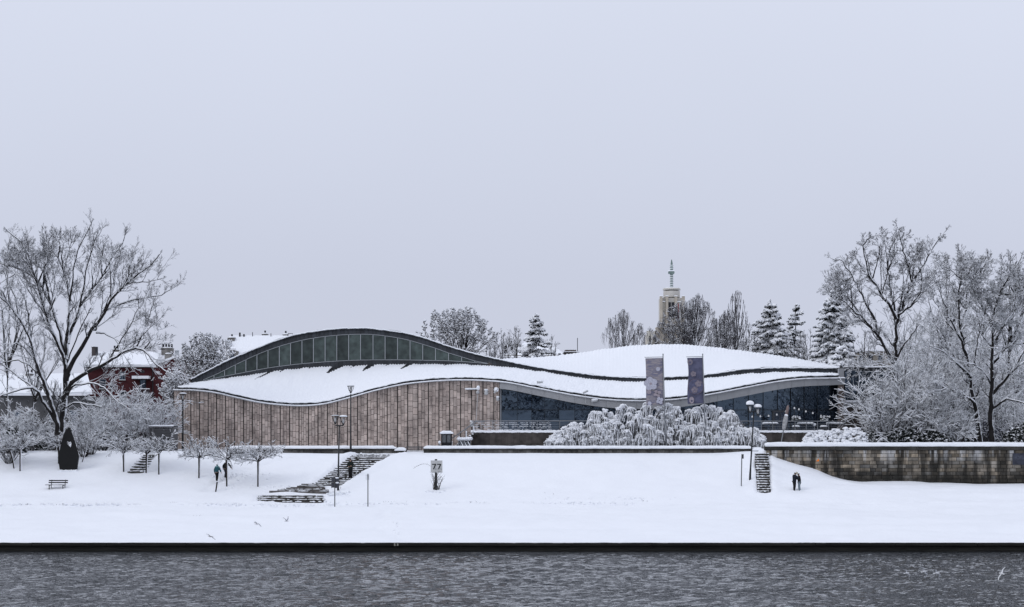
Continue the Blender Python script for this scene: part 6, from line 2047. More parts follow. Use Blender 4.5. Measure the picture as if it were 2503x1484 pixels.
def weeping(label, u0, u1, top_pts, D, seed, n):
    r = random.Random(seed)
    um = (u0 + u1) / 2
    t = thing("weeping_bush", label, "bush", P(um, 1101, D), "snow-bowed weeping bushes in front of the glass front")
    top = curve(top_pts)
    SN, TW, SM = [], [], MB()
    done = 0
    while done < n:
        u = r.uniform(u0 + 4, u1 - 4)
        tv = top(u)
        f = r.random() ** .9
        v = tv + (1080 - tv) * f
        dd_ = D + .55 - 1.1 * f + r.uniform(-.25, .25)         # lower clumps hang further forward
        rad = r.uniform(.4, 1.05)
        x, y, z = P(u, v, dd_)
        h = min(r.uniform(1.0, 2.1), z - 6.75)
        if h < .25: h = .25
        a0 = math.atan2(-.55, (u - um) / (u1 - u0) * 2.6 + r.uniform(-.45, .45))
        bell(SN, TW, r, (x, y, z), rad, h, a0)
        for k in range(4):
            a = a0 + r.uniform(-.7, .7); q = k * .2 * rad
            SM.ell((x + cos(a) * q, y + sin(a) * q, z + .03 - q * q * .55), (r.uniform(.09, .2), r.uniform(.09, .2), r.uniform(.05, .10)), 7, 4, .25, r)
        # the bough that carries it
        cx_ = P(um, 1100, D)
        done += 1
    T = []
    for k in range(7):
        a = 2 * pi * k / 7
        x0, y0, z0 = P(um, 1102, D)
        uu_ = r.uniform(u0 + 12, u1 - 12)
        xe, ye, ze = P(uu_, top(uu_) + 18, D + r.uniform(-.4, .5))
        prev = Vector((x0 + cos(a) * .3, y0 + sin(a) * .3, 6.5))
        for i in range(1, 6):
            f = i / 5
            q = Vector((x0 + (xe - x0) * f ** 1.3, y0 + (ye - y0) * f, 6.6 + (ze - 6.6) * f ** .75)) + Vector((r.uniform(-.1, .1), 0, r.uniform(-.1, .1)))
            T.append((*prev, *q, .13 - .018 * i, .13 - .018 * (i + 1)))
            prev = q
    tube_segs("trunk", T, BARK, t, 7)
    tube_segs("hanging_twigs", TW, M_WEEP, t, 3, kind_='stuff')
    tube_segs("lying_snow", SN, LADEN, t, 3, kind_='stuff')
    kind(SM.build("snow_crest", LADEN, t, True), 'stuff')
weeping("leftmost snow-bowed weeping bush, sloping down to the terrace rail", 1340, 1500, [(1338, 1082), (1360, 1056), (1385, 1040), (1410, 1022), (1440, 1010), (1470, 998), (1500, 990)], 153.25, 601, 90)
weeping("middle snow-bowed weeping bush under the left banner", 1490, 1660, [(1488, 1000), (1505, 993), (1530, 988), (1550, 984), (1580, 984), (1600, 990), (1630, 978), (1660, 986)], 153.25, 602, 100)
weeping("broad snow-bowed weeping bush under the right banner", 1648, 1790, [(1648, 982), (1665, 980), (1685, 996), (1705, 994), (1730, 984), (1750, 992), (1770, 1000), (1790, 1010)], 153.25, 603, 86)
weeping("rightmost snow-bowed weeping bush beside the leaning lamp", 1775, 1866, [(1772, 1004), (1795, 1006), (1815, 1016), (1828, 1028), (1845, 1036), (1866, 1058)], 153.1, 604, 42)
rng = random.Random(605)
hg = thing("snowy_hedge", "rounded snow-smothered shrub in front of the terrace at the right", "shrub", P(2035, 1098, 154))
SM = MB(); SN, TW = [], []
ht_ = curve([(1958, 1084), (1966, 1062), (1980, 1052), (2000, 1050), (2025, 1046), (2060, 1044), (2080, 1042), (2095, 1043), (2112, 1056), (2120, 1080)])
for k in range(240):
    u = rng.uniform(1962, 2116); tv = ht_(u)
    f = rng.random()
    v = tv + (1082 - tv) * f
    x, y, z = P(u, v + 3, 153.6 - 1.2 * f + rng.uniform(-.2, .2))
    SM.ell((x, y, z), (rng.uniform(.10, .30), rng.uniform(.12, .3), rng.uniform(.07, .16)), 7, 4, .3, rng)
    if k % 4 == 0:
        bell(SN, TW, rng, (x, y, z - .03), .42, .45)
SM.build("snow_cushion", LADEN, hg, True)
tube_segs("lying_snow", SN, LADEN, hg, 3, kind_='stuff')
tube_segs("hanging_twigs", TW, snowy("hedge_leaf", (.02, .026, .02), .5), hg, 3, kind_='stuff')

# --- conifers
M_NEEDLE = snowy("spruce_needles", (.014, .019, .018), thr=.36, soft=.22, side=.35, noise=.35, nscale=.7)
def spruce(label, u, v0, v1, D, wpx, seed, dens=1.0, heavy=.5, lean=0.0, droop=.28):
    r = random.Random(seed)
    x, _, zt = P(u, v0, D)
    zb = 6.8
    t = thing("spruce_tree", label, "tree", (x, D, zb), "conifers behind the museum")
    H = zt - zb
    zlow = EYE - (v1 - VH) * D * K
    tube_segs("trunk", [(x, D, zb - .3, x + lean * .5, D, zb + H * .5, .32, .2), (x + lean * .5, D, zb + H * .5, x + lean, D, zt, .2, .03)], BARK, t, 7)
    W = wpx * D * K / 2
    ND, SN = [], []
    z = zt
    while z > zlow - 1.2:
        f = (zt - z) / (zt - zlow)
        rad = W * min(1.05, .10 + f ** .62)
        nb = max(5, int((7 + 7 * f) * dens))
        for k in range(nb):
            a = 2 * pi * (k + r.random()) / nb
            L_ = rad * r.uniform(.55, 1.15)
            n = max(3, int(L_ / .42))
            el = .30 - .55 * f + r.uniform(-.15, .15)
            prev = (x + lean * (1 - f), D, z + r.uniform(-.4, .4))
            for i in range(n):
                tt = (i + 1) / n
                q = (x + lean * (1 - f) + cos(a) * L_ * tt, D + sin(a) * L_ * tt, prev[2] + L_ / n * (el - droop * tt * 1.5 + (.35 if tt > .75 else 0)))
                th = .13 * (1.2 - .6 * tt)
                ND.append((*prev, *q, th + .05, th))
                for sgn in (-1, 1):
                    for rep in range(2):
                        sa = a + sgn * r.uniform(.5, 1.0)
                        sl = min(L_ * .42, .75) * (1.15 - tt) * r.uniform(.6, 1.3) + .12
                        e = (q[0] + cos(sa) * sl, q[1] + sin(sa) * sl, q[2] - sl * r.uniform(.15, .6))
                        ND.append((*q, *e, .13, .06))
                        if r.random() < heavy * .8:
                            SN.append((q[0], q[1], q[2] + .10, e[0], e[1], e[2] + .09, .13, .09))
                if r.random() < heavy:
                    SN.append((prev[0], prev[1], prev[2] + .12, q[0], q[1], q[2] + .12, .19, .17))
                prev = q
        z -= r.uniform(.5, .75) * (1 if f > .15 else .7)
    tube_segs("foliage", ND, M_NEEDLE, t, 4, kind_='stuff')
    tube_segs("lying_snow", SN, LADEN, t, 4, up=.5, kind_='stuff')
    return t
spruce("thick snow-laden spruce behind the right part of the white roof", 1887, 745, 868, 215, 112, 701, 1.1, .62, -.3)
spruce("slender larch-like conifer leaning out right of the thick spruce", 1928, 752, 868, 221, 72, 702, .42, .25, 1.1)
spruce("tall snow-laden spruce beside the crooked dark tree", 2036, 722, 896, 196, 118, 703, 1.1, .66)
spruce("ragged conifer in front of the steep snowy gable", 1306, 776, 872, 226, 78, 704, .75, .45, .3)
spruce("small low conifer with drooping snowy boughs at the corner of the roof", 2060, 852, 900, 188, 84, 705, 1.0, .95)

def fan(ub, vb, v_lo, v_hi, top, u0, u1, n, seed):
    r = random.Random(seed)
    st = [[(ub, vb), (ub, (vb + v_hi) / 2), (ub + r.uniform(-2, 2), v_hi), (ub + r.uniform(-3, 3), (v_hi + top(ub)) / 2), (ub, top(ub) + 3)]]
    for k in range(n):
        ut = u0 + (u1 - u0) * (k + r.random()) / n
        vt = top(ut) + r.uniform(1, 10)
        vs = v_lo + (v_hi - v_lo) * r.random()
        if vt > vs - 6: vs = vt + 14
        p = []
        for i in range(5):
            t = i / 4
            p.append((ub + (ut - ub) * (t ** .85) , vs + (vt - vs) * t ** 1.12))
        st.append(p)
    return st

# --- broadleaf trees with snow clinging to withered leaves
M_CLUMP = snowy("withered_leaf_snow", (.055, .045, .043), thr=-.3, soft=.3, side=.3, noise=.5, nscale=3.5)
def clump_tree(label, pts_fn, D, u, vb, stems, seed, n, sz, group=None, cfg=None):
    r = random.Random(seed)
    t = thing("leafy_tree", label, "tree", P(u, vb, D), group)
    S, T = [], []
    c = cfg or Cfg(kids=(6, 4, 2), ratio=(.5, .5, .45), n=(5, 3, 1), wan=.16, trop=(.08, .06, .04), ang=(.4, .8), rmin=.015, rr=.6, maxlvl=3)
    for st in stems:
        limb(S, T, r, [(a, b_, D) for a, b_ in st], .12, .03, c, 1.3, 2.3, .1, 2, r.uniform(-3, 3), .2)
    tube_segs("trunk", [s for s in T if s[6] > .09], BARK, t, 6)
    tube_segs("crown", [s for s in T if s[6] <= .09] + S, TWIG, t, 3, kind_='stuff')
    tips = S
    off = np.array(wpos(t))
    cl = MB()
    k = 0
    rr_ = np.random.RandomState(seed)
    idx = rr_.permutation(len(tips))[:n]
    oc = np.array([(1, 0, 0), (-.5, .87, 0), (-.5, -.87, 0), (0, 0, 1), (0, 0, -1)], float)
    of = np.array([(0, 1, 3), (1, 2, 3), (2, 0, 3), (1, 0, 4), (2, 1, 4), (0, 2, 4)])
    cen = np.array([tips[i][3:6] for i in idx]) - off
    s = sz * (.55 + .9 * rr_.rand(len(cen)))
    rot = rr_.rand(len(cen)) * 6.28
    v_ = oc[None] * np.stack([s * 1.0, s * .9, s * 1.05], -1)[:, None, :] * (.8 + .4 * rr_.rand(len(cen), 5, 1))
    cx_, sx_ = np.cos(rot)[:, None], np.sin(rot)[:, None]
    tl_ = (rr_.rand(len(cen), 1) - .5) * 1.6; v_ = np.stack([v_[..., 0] * np.cos(tl_) - v_[..., 2] * np.sin(tl_), v_[..., 1], v_[..., 0] * np.sin(tl_) + v_[..., 2] * np.cos(tl_)], -1)
    v_ = np.stack([v_[..., 0] * cx_ - v_[..., 1] * sx_, v_[..., 0] * sx_ + v_[..., 1] * cx_, v_[..., 2]], -1)
    co = (cen[:, None, :] + v_).reshape(-1, 3)
    q = (np.arange(len(cen))[:, None, None] * 5 + of[None]).reshape(-1, 3)
    kind(raw_mesh("leaf_clumps", co, q, M_CLUMP, t, False), 'stuff')
    return t
clump_tree("rounded tree with snow-clotted leaves above the middle of the roof", None, 205, 1130, 1095,
    fan(1130, 1095, 905, 860, curve([(1052, 822), (1062, 790), (1080, 775), (1100, 770), (1125, 776), (1142, 767), (1160, 776), (1172, 792), (1190, 808), (1204, 830)]), 1056, 1202, 22, 31), 801, 7500, .10)
clump_tree("small snow-clotted treetop peeping over the roof left of the rounded tree", None, 200, 1044, 1095, [[(1046, 1090), (1046, 860), (1041, 825), (1038, 806)], [(1046, 860), (1052, 840), (1056, 826)]], 802, 240, .17)
clump_tree("snow-clotted tree between the red house and the museum's left end", None, 182, 500, 1098,
    fan(495, 1098, 1010, 930, curve([(428, 935), (438, 900), (450, 870), (470, 846), (492, 836), (512, 832), (530, 842), (550, 850), (562, 868)]), 430, 560, 24, 32), 803, 7000, .09)
clump_tree("lower snowy tree leaning over the stone wall's left end", None, 171, 432, 1098,
    fan(430, 1098, 1050, 1010, curve([(395, 990), (405, 960), (420, 935), (440, 930), (455, 950)]), 398, 452, 14, 33), 804, 3600, .09)
# --- birch, dark weeping trees, poplar and thin scrub on the skyline
def sky_tree(name, label, stems, D, seed, c, per_m, Lc, r0=.16, twig=TWIG_D, laid=.15, hang=0, sub=2):
    r = random.Random(seed)
    t = thing(name, label, "tree", P(stems[0][0][0], 1098, D))
    S, T = [], []
    for st in stems:
        limb(S, T, r, [(a, b_, D) for a, b_ in st], r0, .03, c, per_m, Lc, .08, sub, r.uniform(-2.5, 2.5), .15)
    if hang:
        H = []
        for s in S:
            if r.random() < hang:
                p = (s[3], s[4], s[5])
                ln = r.uniform(.6, 2.0)
                dx = r.uniform(-.12, .12)
                for k in range(3):
                    q = (p[0] + dx * (1 - k * .3), p[1] + r.uniform(-.05, .05), p[2] - ln / 3)
                    H.append((*p, *q, .012, .010)); p = q
        S = S + H
    tube_segs("trunk", [s for s in T if s[6] > .08], BARK, t, 6)
    tube_segs("crown", [s for s in T if s[6] <= .08] + S, twig, t, 3, kind_='stuff')
    if laid:
        L_ = [(s[0], s[1], s[2], s[3], s[4], s[5], max(s[6], .03) * 1.1, max(s[7], .03)) for s in S if abs(s[5] - s[2]) < .75 * sqrt((s[3] - s[0]) ** 2 + (s[4] - s[1]) ** 2 + (s[5] - s[2]) ** 2) and r.random() < laid]
        tube_segs("lying_snow", L_, LADEN, t, 3, up=.7, kind_='stuff')
    return t
cBir = Cfg(kids=(5, 4, 2), ratio=(.5, .5, .5), n=(5, 3, 2), wan=.14, trop=(.03, -.10, -.2), ang=(.35, .7), rmin=.012, maxlvl=3)
sky_tree("birch_tree", "airy weeping birch alone above the white roof left of the church tower",
    fan(1524, 1095, 875, 845, curve([(1474, 842), (1484, 800), (1500, 784), (1518, 765), (1532, 772), (1545, 792), (1560, 798), (1574, 830)]), 1476, 1572, 17, 34), 218, 811, cBir, .62, 1.5, .065, TWIG_L, .3, .16)
cWp = Cfg(kids=(7, 5, 2), ratio=(.5, .5, .45), n=(5, 3, 1), wan=.2, trop=(.04, -.06, -.14), ang=(.4, .9), rmin=.0125, maxlvl=3)
sky_tree("weeping_tree", "dense dark weeping tree in front of the church tower",
    fan(1685, 1095, 900, 850, curve([(1592, 850), (1606, 822), (1618, 790), (1632, 770), (1660, 748), (1690, 742), (1706, 730), (1722, 742), (1738, 772), (1752, 812)]), 1594, 1752, 32, 35), 216, 812, cWp, 1.1, 1.7, .10, TWIG_M, .4, .14)
sky_tree("weeping_tree", "darker lower weeping tree left of the poplar",
    fan(1768, 1095, 905, 860, curve([(1735, 815), (1750, 790), (1766, 770), (1786, 776), (1800, 800), (1812, 840)]), 1737, 1810, 13, 36), 219, 813, cWp, 1.1, 1.6, .09, TWIG_M, .4, .14)
cPo = Cfg(kids=(6, 4, 2), ratio=(.45, .4, .4), n=(5, 3, 2), wan=.08, trop=(.28, .25, .2), ang=(.2, .45), rmin=.012, maxlvl=3)
sky_tree("poplar_tree", "slim upright bare poplar right of the weeping trees",
    fan(1797, 1095, 890, 830, curve([(1768, 800), (1778, 765), (1788, 730), (1796, 722), (1808, 722), (1818, 745), (1828, 790)]), 1769, 1827, 17, 37), 224, 814, cPo, 1.0, 1.6, .065, TWIG_M, .15)
cSc = Cfg(kids=(6, 4, 2), ratio=(.5, .45, .45), n=(5, 3, 2), wan=.22, trop=(.06, .03, .0), ang=(.4, .9), rmin=.0135, maxlvl=3)
for i, (u, D, vt, w, lab) in enumerate(((1222, 212, 822, 36, "snowy bare tree right of the rounded tree"), (1258, 216, 812, 36, "thin snowy tree in front of the steep gable's chimneys"), (1345, 232, 838, 26, "small snowy tree right of the ragged conifer"), (1978, 205, 822, 50, "snowy bare scrub between the two spruces"), (1950, 200, 850, 44, "low snowy scrub at the roof edge below the leaning conifer"), (2110, 186, 826, 70, "snowy bare tree between the tall spruce and the dark tree"), (1670, 228, 800, 70, "bare tree behind the dense dark weeping tree"), (1840, 214, 828, 46, "low snowy scrub between the poplar and the thick spruce"), (1748, 212, 800, 60, "snowy bare tree in the dip between the two weeping trees"), (1820, 226, 800, 40, "thin bare tree right behind the poplar"), (1640, 214, 815, 50, "snowy bare tree low in front of the church tower"), (1585, 226, 815, 40, "thin bare tree left of the church wing"), (1240, 206, 836, 40, "snowy treetop showing over the roof beside the ragged conifer"), (1915, 204, 846, 40, "low snowy bare tree in front of the two leaning conifers"), (1206, 208, 838, 26, "low snowy treetop touching the roof right of the rounded tree"), (440, 196, 905, 60, "snowy bare tree in front of the red gable wing"), (2465, 176, 640, 120, "tall pale bare tree behind the two-stemmed tree"), (2310, 184, 660, 110, "tall bare tree in the gap between the two right trees"), (20, 172, 720, 150, "slender bare tree behind the big tree at the left edge"), (85, 178, 850, 120, "bare tree in front of the grey house's roof"))):
    st = [[(u, 1090), (u, vt + (1090 - vt) * .35), (u + 2, vt + (1090 - vt) * .15), (u + 3, vt)]]
    r = random.Random(900 + i)
    for k in range(5 if w > 100 else 4):
        a = r.uniform(-.5, .5) * w
        y0_ = vt + (1090 - vt) * (.45 + .1 * k / 4)
        st.append([(u, y0_), (u + a * .6, y0_ - (y0_ - vt) * .45), (u + a, vt + abs(a) / w * 60 * w / 60 * .5 + r.uniform(0, 12))])
    big = w > 100
    sky_tree("bare_tree", lab, st, D, 820 + i, cSc, .9, 2.2 if not big else 2.8, .11 if not big else .15, TWIG, .38 if i not in (8, 9, 10) else .12)

# low snow-smothered cushion plant just behind the sculpture
rng = random.Random(31)
x, y, z = ray_ground(168, 1108)
y += .6
t = thing("snow_cushion_shrub", "low shrub buried under smooth snow right behind the sculpture's heart", "shrub", (x, y, 6.6))
sm = MB()
for k in range(16):
    sm.ell((x + rng.uniform(-.55, .55), y + rng.uniform(-.3, .3), 6.75 + rng.uniform(0, .95)), (rng.uniform(.3, .5), .35, rng.uniform(.25, .4)), 9, 6, .12, rng)
kind(sm.build("snow_cushion", LADEN, t, True), 'structure')
MB().tube([(x, y, 6.4), (x, y, 7.2)], .06, 6).build("stem", M_DARKF, t)
# wooded bank on the photographer's side of the river: it is what the museum's glass mirrors
r = np.random.RandomState(77)
hx = np.linspace(-260, 300, 57); hy = np.array([-150., -90, -60, -42, -34, -26, -24.5, -22])
HX, HY = np.meshgrid(hx, hy)
HZ = np.interp(HY, [-150, -60, -34, -26, -24.5, -22], [24, 16, 8.5, 6.5, 3, -1]) + (vnoise(HX * .03, HY * .05, 141) - .5) * 3 * (HY < -30)
kind(grid_mesh("near_bank", HX, HY, HZ, SNOW), 'structure')
n = 15000
tx = r.uniform(-120, 210, 90); ty = r.uniform(-75, -32, 90); th = r.uniform(9, 17, 90)
k = r.randint(0, 90, n)
gz0 = np.interp(ty, [-150, -60, -34, -26], [24, 16, 8.5, 6.5])
f = r.rand(n) ** .8
c_ = np.stack([tx[k] + r.randn(n) * 2.6 * (1.15 - f), ty[k] + r.randn(n) * 2.4 * (1.15 - f), gz0[k] + f * th[k]], -1)
s_ = .3 + .7 * r.rand(n)
d1 = r.randn(n, 3) * [1, 1, .5]; d1 /= np.linalg.norm(d1, axis=1, keepdims=True)
d2 = np.cross(d1, r.randn(n, 3)); d2 /= np.linalg.norm(d2, axis=1, keepdims=True)
co = np.stack([c_ + d1 * s_[:, None], c_ + d2 * s_[:, None] * .5, c_ - d1 * s_[:, None], c_ - d2 * s_[:, None] * .5], 1).reshape(-1, 3)
wd = kind(raw_mesh("far_wood", co, np.arange(4 * n).reshape(-1, 4), snowy("wood_snow", (.016, .017, .018), .5, side=.2, noise=.5, nscale=.5), None, False), 'stuff')
tag(wd, "dark snowy wood on the near bank, mirrored in the museum's glass", "wood")
# ------------------------------------------------------------------ people and birds
def skin_mesh(name, verts, edges, radii, m, parent, sub=1, root=0):
    bk = 1.16 if name in ('coat', 'trousers', 'jacket_yoke') else 1.0
    me = bpy.data.meshes.new(name)
    me.from_pydata([tuple(v) for v in verts], edges, [])
    o = bpy.data.objects.new(name, me)
    COL.objects.link(o)
    sk = o.modifiers.new("skin", 'SKIN')
    sk.use_smooth_shade = True
    for i, sv in enumerate(me.skin_vertices[0].data):
        r = radii[i]
        sv.radius = (r * bk, r * bk) if not hasattr(r, '__len__') else (r[0] * bk, r[1] * bk)
        sv.use_root = (i == root)
    ss = o.modifiers.new("sub", 'SUBSURF'); ss.levels = ss.render_levels = sub
    dg = bpy.context.evaluated_depsgraph_get()
    m2 = bpy.data.meshes.new_from_object(o.evaluated_get(dg))
    bpy.data.objects.remove(o, do_unlink=True)
    m2.name = name
    m2.materials.clear()
    return link_mesh(name, m2, m, parent)

M_SKIN = mat("skin", (.42, .27, .21), .6)
def cloth(name, c):
    return mat(name, c, .9, var=.25, scale=9, bump=.012, bscale=14)
M_NAVY = cloth("navy_coat", (.010, .013, .022)); M_BLACK = cloth("black_cloth", (.0065, .0065, .0075))
M_TEAL = cloth("teal_jacket", (.022, .085, .105)); M_MINT = cloth("mint_yoke", (.17, .33, .34)); M_JEANS = cloth("pale_jeans", (.16, .20, .23))
M_HAIR = cloth("dark_hair", (.012, .009, .008)); M_FUR = cloth("pale_fur", (.42, .38, .32)); M_DGREEN = cloth("dark_green_coat", (.010, .015, .013))

def person(label, x, y, z, H, rz, coat, trousers, hat, legs, arms, lean=0.0, coat_len=.0, yoke=None, hood=False, hands=True, group=None, head_turn=0.0, fur=False, extra=None):
    """legs: ((hip->knee dir fwd, side), ankle fwd) per side in fractions; arms: list of (elbow, wrist) offsets from the shoulder in fractions of H; local +y = facing"""
    t = thing("person", label, "person", (x, y, z), group, rz)
    R3 = Matrix.Rotation(rz, 3, 'Z')
    def B(p):                                         # body-local metres -> parent-local
        return Vector(p)
    s = H
    ln = lambda f: lean * s * f
    pelvis = Vector((0, 0, .52 * s)); waist = Vector((0, ln(.3), .62 * s)); chest = Vector((0, ln(.75), .73 * s)); neck = Vector((0, ln(1.0), .83 * s)); skull = Vector((0, ln(1.12) + .01 * s, .875 * s)); crown = Vector((0, ln(1.15) + .012 * s, .935 * s))
    V, E, Rd = [], [], []
    def ad(p, r, par=None):
        V.append(Vector(p)); Rd.append(r)
        if par is not None: E.append((par, len(V) - 1))
        return len(V) - 1
    ip = ad(pelvis, (.060 * s, .045 * s)); iw = ad(waist, (.054 * s, .040 * s), ip); ic = ad(chest, (.066 * s, .044 * s), iw); ik = ad(neck, .032 * s, ic); isk = ad(skull, .048 * s, ik); icr = ad(crown, .046 * s, isk)
    ad(skull + Vector((0, .055 * s, -.005 * s)), .010 * s, isk)       # nose
    A = []
    sh = {}
    wr = []
    for sd, (el, wv) in zip((-1, 1), arms):
        S0 = chest + Vector((sd * .098 * s, 0, .055 * s))
        ia = ad(S0, .024 * s, ic)
        e = S0 + Vector(el) * s; w = S0 + Vector(wv) * s
        ie = ad(e, .018 * s, ia); iw2 = ad(w, .016 * s, ie)
        d = (w - e).normalized()
        ih = ad(w + d * .035 * s, (.022 * s, .014 * s), iw2)
        A.append((S0, e, w, d)); wr.append((w, d, ih, sd))
        if hands:
            side = d.cross(Vector((0, 1, .2))).normalized()
            for k, fl in enumerate((.036, .042, .039, .031)):
                off = side * (k - 1.5) * .0085 * s
                b0 = ad(w + d * .050 * s + off, .0052 * s, ih)
                ad(w + d * (.050 + fl * .55) * s + off + Vector((0, .004 * s, 0)), .0048 * s, b0)
                ad(w + d * (.050 + fl) * s + off + Vector((0, .013 * s, 0)), .0042 * s, len(V) - 1)
            tb = ad(w + d * .028 * s - side * .022 * s * 1.0, .0062 * s, iw2)
            ad(w + d * .05 * s - side * .032 * s + Vector((0, .008 * s, 0)), .0055 * s, tb)
    Lg = []
    for sd, (kn, an) in zip((-1, 1), legs):
        h0 = pelvis + Vector((sd * .05 * s, 0, -.03 * s))
        k = Vector((sd * .052 * s + kn[0] * s, kn[1] * s, kn[2] * s)); a = Vector((sd * .05 * s + an[0] * s, an[1] * s, an[2] * s))
        i0 = ad(h0, .036 * s, ip); i1 = ad(k, .024 * s, i0); i2 = ad((k + a) * .5, .021 * s, i1); i3 = ad(a, .017 * s, i2); ad(a + Vector((0, .06 * s, -.022 * s)), .012 * s, i3)
        Lg.append((h0, k, a))
    skin_mesh("body", V, E, Rd, M_SKIN, t, 1)
    # coat
    V, E, Rd = [], [], []
    hem = pelvis + Vector((0, 0, -.02 * s - coat_len * s))
    i0 = ad(hem, ((.106 + coat_len * .12) * s, (.086 + coat_len * .08) * s)); i1 = ad(pelvis + Vector((0, 0, .04 * s)), (.102 * s, .083 * s), i0); i2 = ad(waist + Vector((0, 0, .02 * s)), (.100 * s, .080 * s), i1); i3 = ad(chest, (.114 * s, .084 * s), i2); i4 = ad(chest + Vector((0, ln(.12), .065 * s)), (.085 * s, .066 * s), i3); ad(neck + Vector((0, -.004 * s, .012 * s)), .050 * s, i4)
    for (S0, e, w, d), sd in zip(A, (-1, 1)):
        j = ad(S0, .054 * s, i3); j2 = ad(e, .043 * s, j); ad(w + d * .012 * s, .033 * s, j2)
    skin_mesh("coat", V, E, Rd, coat, t, 1)
    V, E, Rd = [], [], []
    j = ad(pelvis + Vector((0, 0, .03 * s)), (.084 * s, .066 * s))
    for h0, k, a in Lg:
        b_ = ad(h0 + Vector((0, 0, -.02 * s)), .064 * s, j); b_ = ad(k, .049 * s, b_); b_ = ad((k + a) * .5, .045 * s, b_); ad(a + Vector((0, 0, -.004 * s)), .040 * s, b_)
    skin_mesh("trousers", V, E, Rd, trousers, t, 1)
    for h0, k, a in Lg:
        skin_mesh("boot", [a + Vector((0, -.012 * s, .03 * s)), a + Vector((0, 0, -.018 * s)), a + Vector((0, .085 * s, -.026 * s))], [(0, 1), (1, 2)], [.036 * s, .034 * s, (.030 * s, .022 * s)], M_BLACK, t, 1)
    ht2 = [skull + Vector((0, -.020 * s, .0)), skull + Vector((0, -.008 * s, .034 * s)), crown + Vector((0, -.004 * s, .010 * s))]
    skin_mesh("hat" if hat is not M_HAIR else "hair", ht2, [(0, 1), (1, 2)], [.052 * s, .064 * s, .050 * s], hat, t, 1)
    for sd in (-1, 1):                                 # ears and eyes, small dark dents of the face
        pass
    ey = MB()
    off = wpos(t)
    for sd in (-1, 1):
        q = skull + Vector((sd * .018 * s, .049 * s, .012 * s))
        ey.ell((q.x + off.x, q.y + off.y, q.z + off.z), (.006 * s, .004 * s, .004 * s), 6, 4)
    ey.build("eyes", M_HAIR, t)
    mo = MB(); q = skull + Vector((0, .047 * s, -.026 * s)); mo.ell((q.x + off.x, q.y + off.y, q.z + off.z), (.014 * s, .004 * s, .003 * s), 6, 4)
    mo.build("mouth", cloth("lips", (.25, .09, .08)) if "lips" not in bpy.data.materials else bpy.data.materials["lips"], t)
    if yoke:
        V, E, Rd = [], [], []
        i3 = ad(chest + Vector((0, 0, .02 * s)), (.120 * s, .090 * s)); i4 = ad(chest + Vector((0, ln(.12), .07 * s)), (.092 * s, .073 * s), i3); ad(neck, .05 * s, i4)
        for (S0, e, w, d), sd in zip(A, (-1, 1)):
            j = ad(S0, .058 * s, i3); ad(S0.lerp(e, .55), .051 * s, j)
        skin_mesh("jacket_yoke", V, E, Rd, yoke, t, 1)
        skin_mesh("hood", [neck + Vector((0, -.01 * s, -.005 * s)), skull + Vector((0, -.02 * s, .0)), skull + Vector((0, -.012 * s, .028 * s))], [(0, 1), (1, 2)], [.055 * s, .062 * s, .055 * s], yoke, t, 1)
    if fur:
        skin_mesh("fur_hood", [neck + Vector((0, -.02 * s, .01 * s)), skull + Vector((0, -.03 * s, .02 * s)), crown + Vector((0, -.02 * s, .01 * s))], [(0, 1), (1, 2)], [.06 * s, .065 * s, .05 * s], M_FUR, t, 1)
    return t

x, y, z = ray_ground(530, 1176)
UPR = ((0, -.02, .28), (0, 0, .045))
person("person in a teal jacket with a pale mint yoke trudging uphill, seen from behind", x, y, z - .02, 1.66, -.15, M_TEAL, M_BLACK, M_HAIR,
       (((.012, .06, .28), (.018, .02, .05)), ((-.012, -.01, .28), (-.020, -.06, .06))),
       (((-.045, -.02, -.165), (-.055, .03, -.30)), ((.075, -.03, -.145), (.125, .0, -.27))), .05, .0, M_MINT, True)
x, y, z = ray_ground(552, 1168)
person("person in black striding uphill behind a small tree trunk, arms swung out", x - .05, y + .1, z - .03, 1.72, -.3, M_BLACK, M_NAVY, M_HAIR,
       (((.0, .12, .30), (.0, .06, .06)), ((.0, -.06, .27), (.0, -.16, .07))),
       (((-.085, -.05, -.13), (-.10, -.02, -.26)), ((.09, .05, -.13), (.15, .06, -.24))), .16, .0)
xs_, ys_ = None, None
st_ = min(stepsA, key=lambda s: abs((EYE - s[1]) / (s[0] * K) + VH - 1169))
px_ = (856.5 - U0) * (st_[0] + .2) * K
person("person in black hat and long dark coat walking down the broad stairs", px_, st_[0] + .2, st_[1], 1.95, pi - .1, M_DGREEN, M_BLACK, M_BLACK,
       (((.0, .03, .28), (.0, .0, .045)), ((.0, -.02, .28), (.0, -.05, .045))),
       (((-.035, .02, -.16), (.03, .12, -.17)), ((.035, .02, -.16), (-.03, .12, -.20))), .02, .13, hands=True)
x, y, z = ray_ground(1941, 1201)
person("taller person of the embracing couple, in a navy jacket and dark trousers", x, y, z - .01, 1.80, -pi / 2 + .35, M_NAVY, M_BLACK, M_HAIR,
       (((.0, .02, .28), (.012, .0, .045)), ((.0, .0, .28), (-.012, -.03, .045))),
       (((-.05, .07, -.13), (.03, .15, -.06)), ((.07, .08, -.12), (.04, .16, -.03))), .03, .04, group="embracing couple on the promenade")
x2, y2, z2 = ray_ground(1954, 1201)
person("shorter person of the embracing couple, in a long black coat and pale jeans", x + .46, y + .08, z2 - .01, 1.72, pi / 2 - .2, M_BLACK, M_JEANS, M_HAIR,
       (((.0, .02, .28), (.0, .0, .045)), ((.0, .0, .28), (.0, -.03, .045))),
       (((-.05, .05, -.15), (.01, .12, -.12)), ((.06, .05, -.15), (.02, .12, -.13))), .03, .17, fur=False, group="embracing couple on the promenade")
xm, ym, zm = x + .22, y + .0, z + .12
ch = thing("pale_hat", "pale woolly hat held up between the embracing couple", "hat", (xm, ym, zm + 1.46))
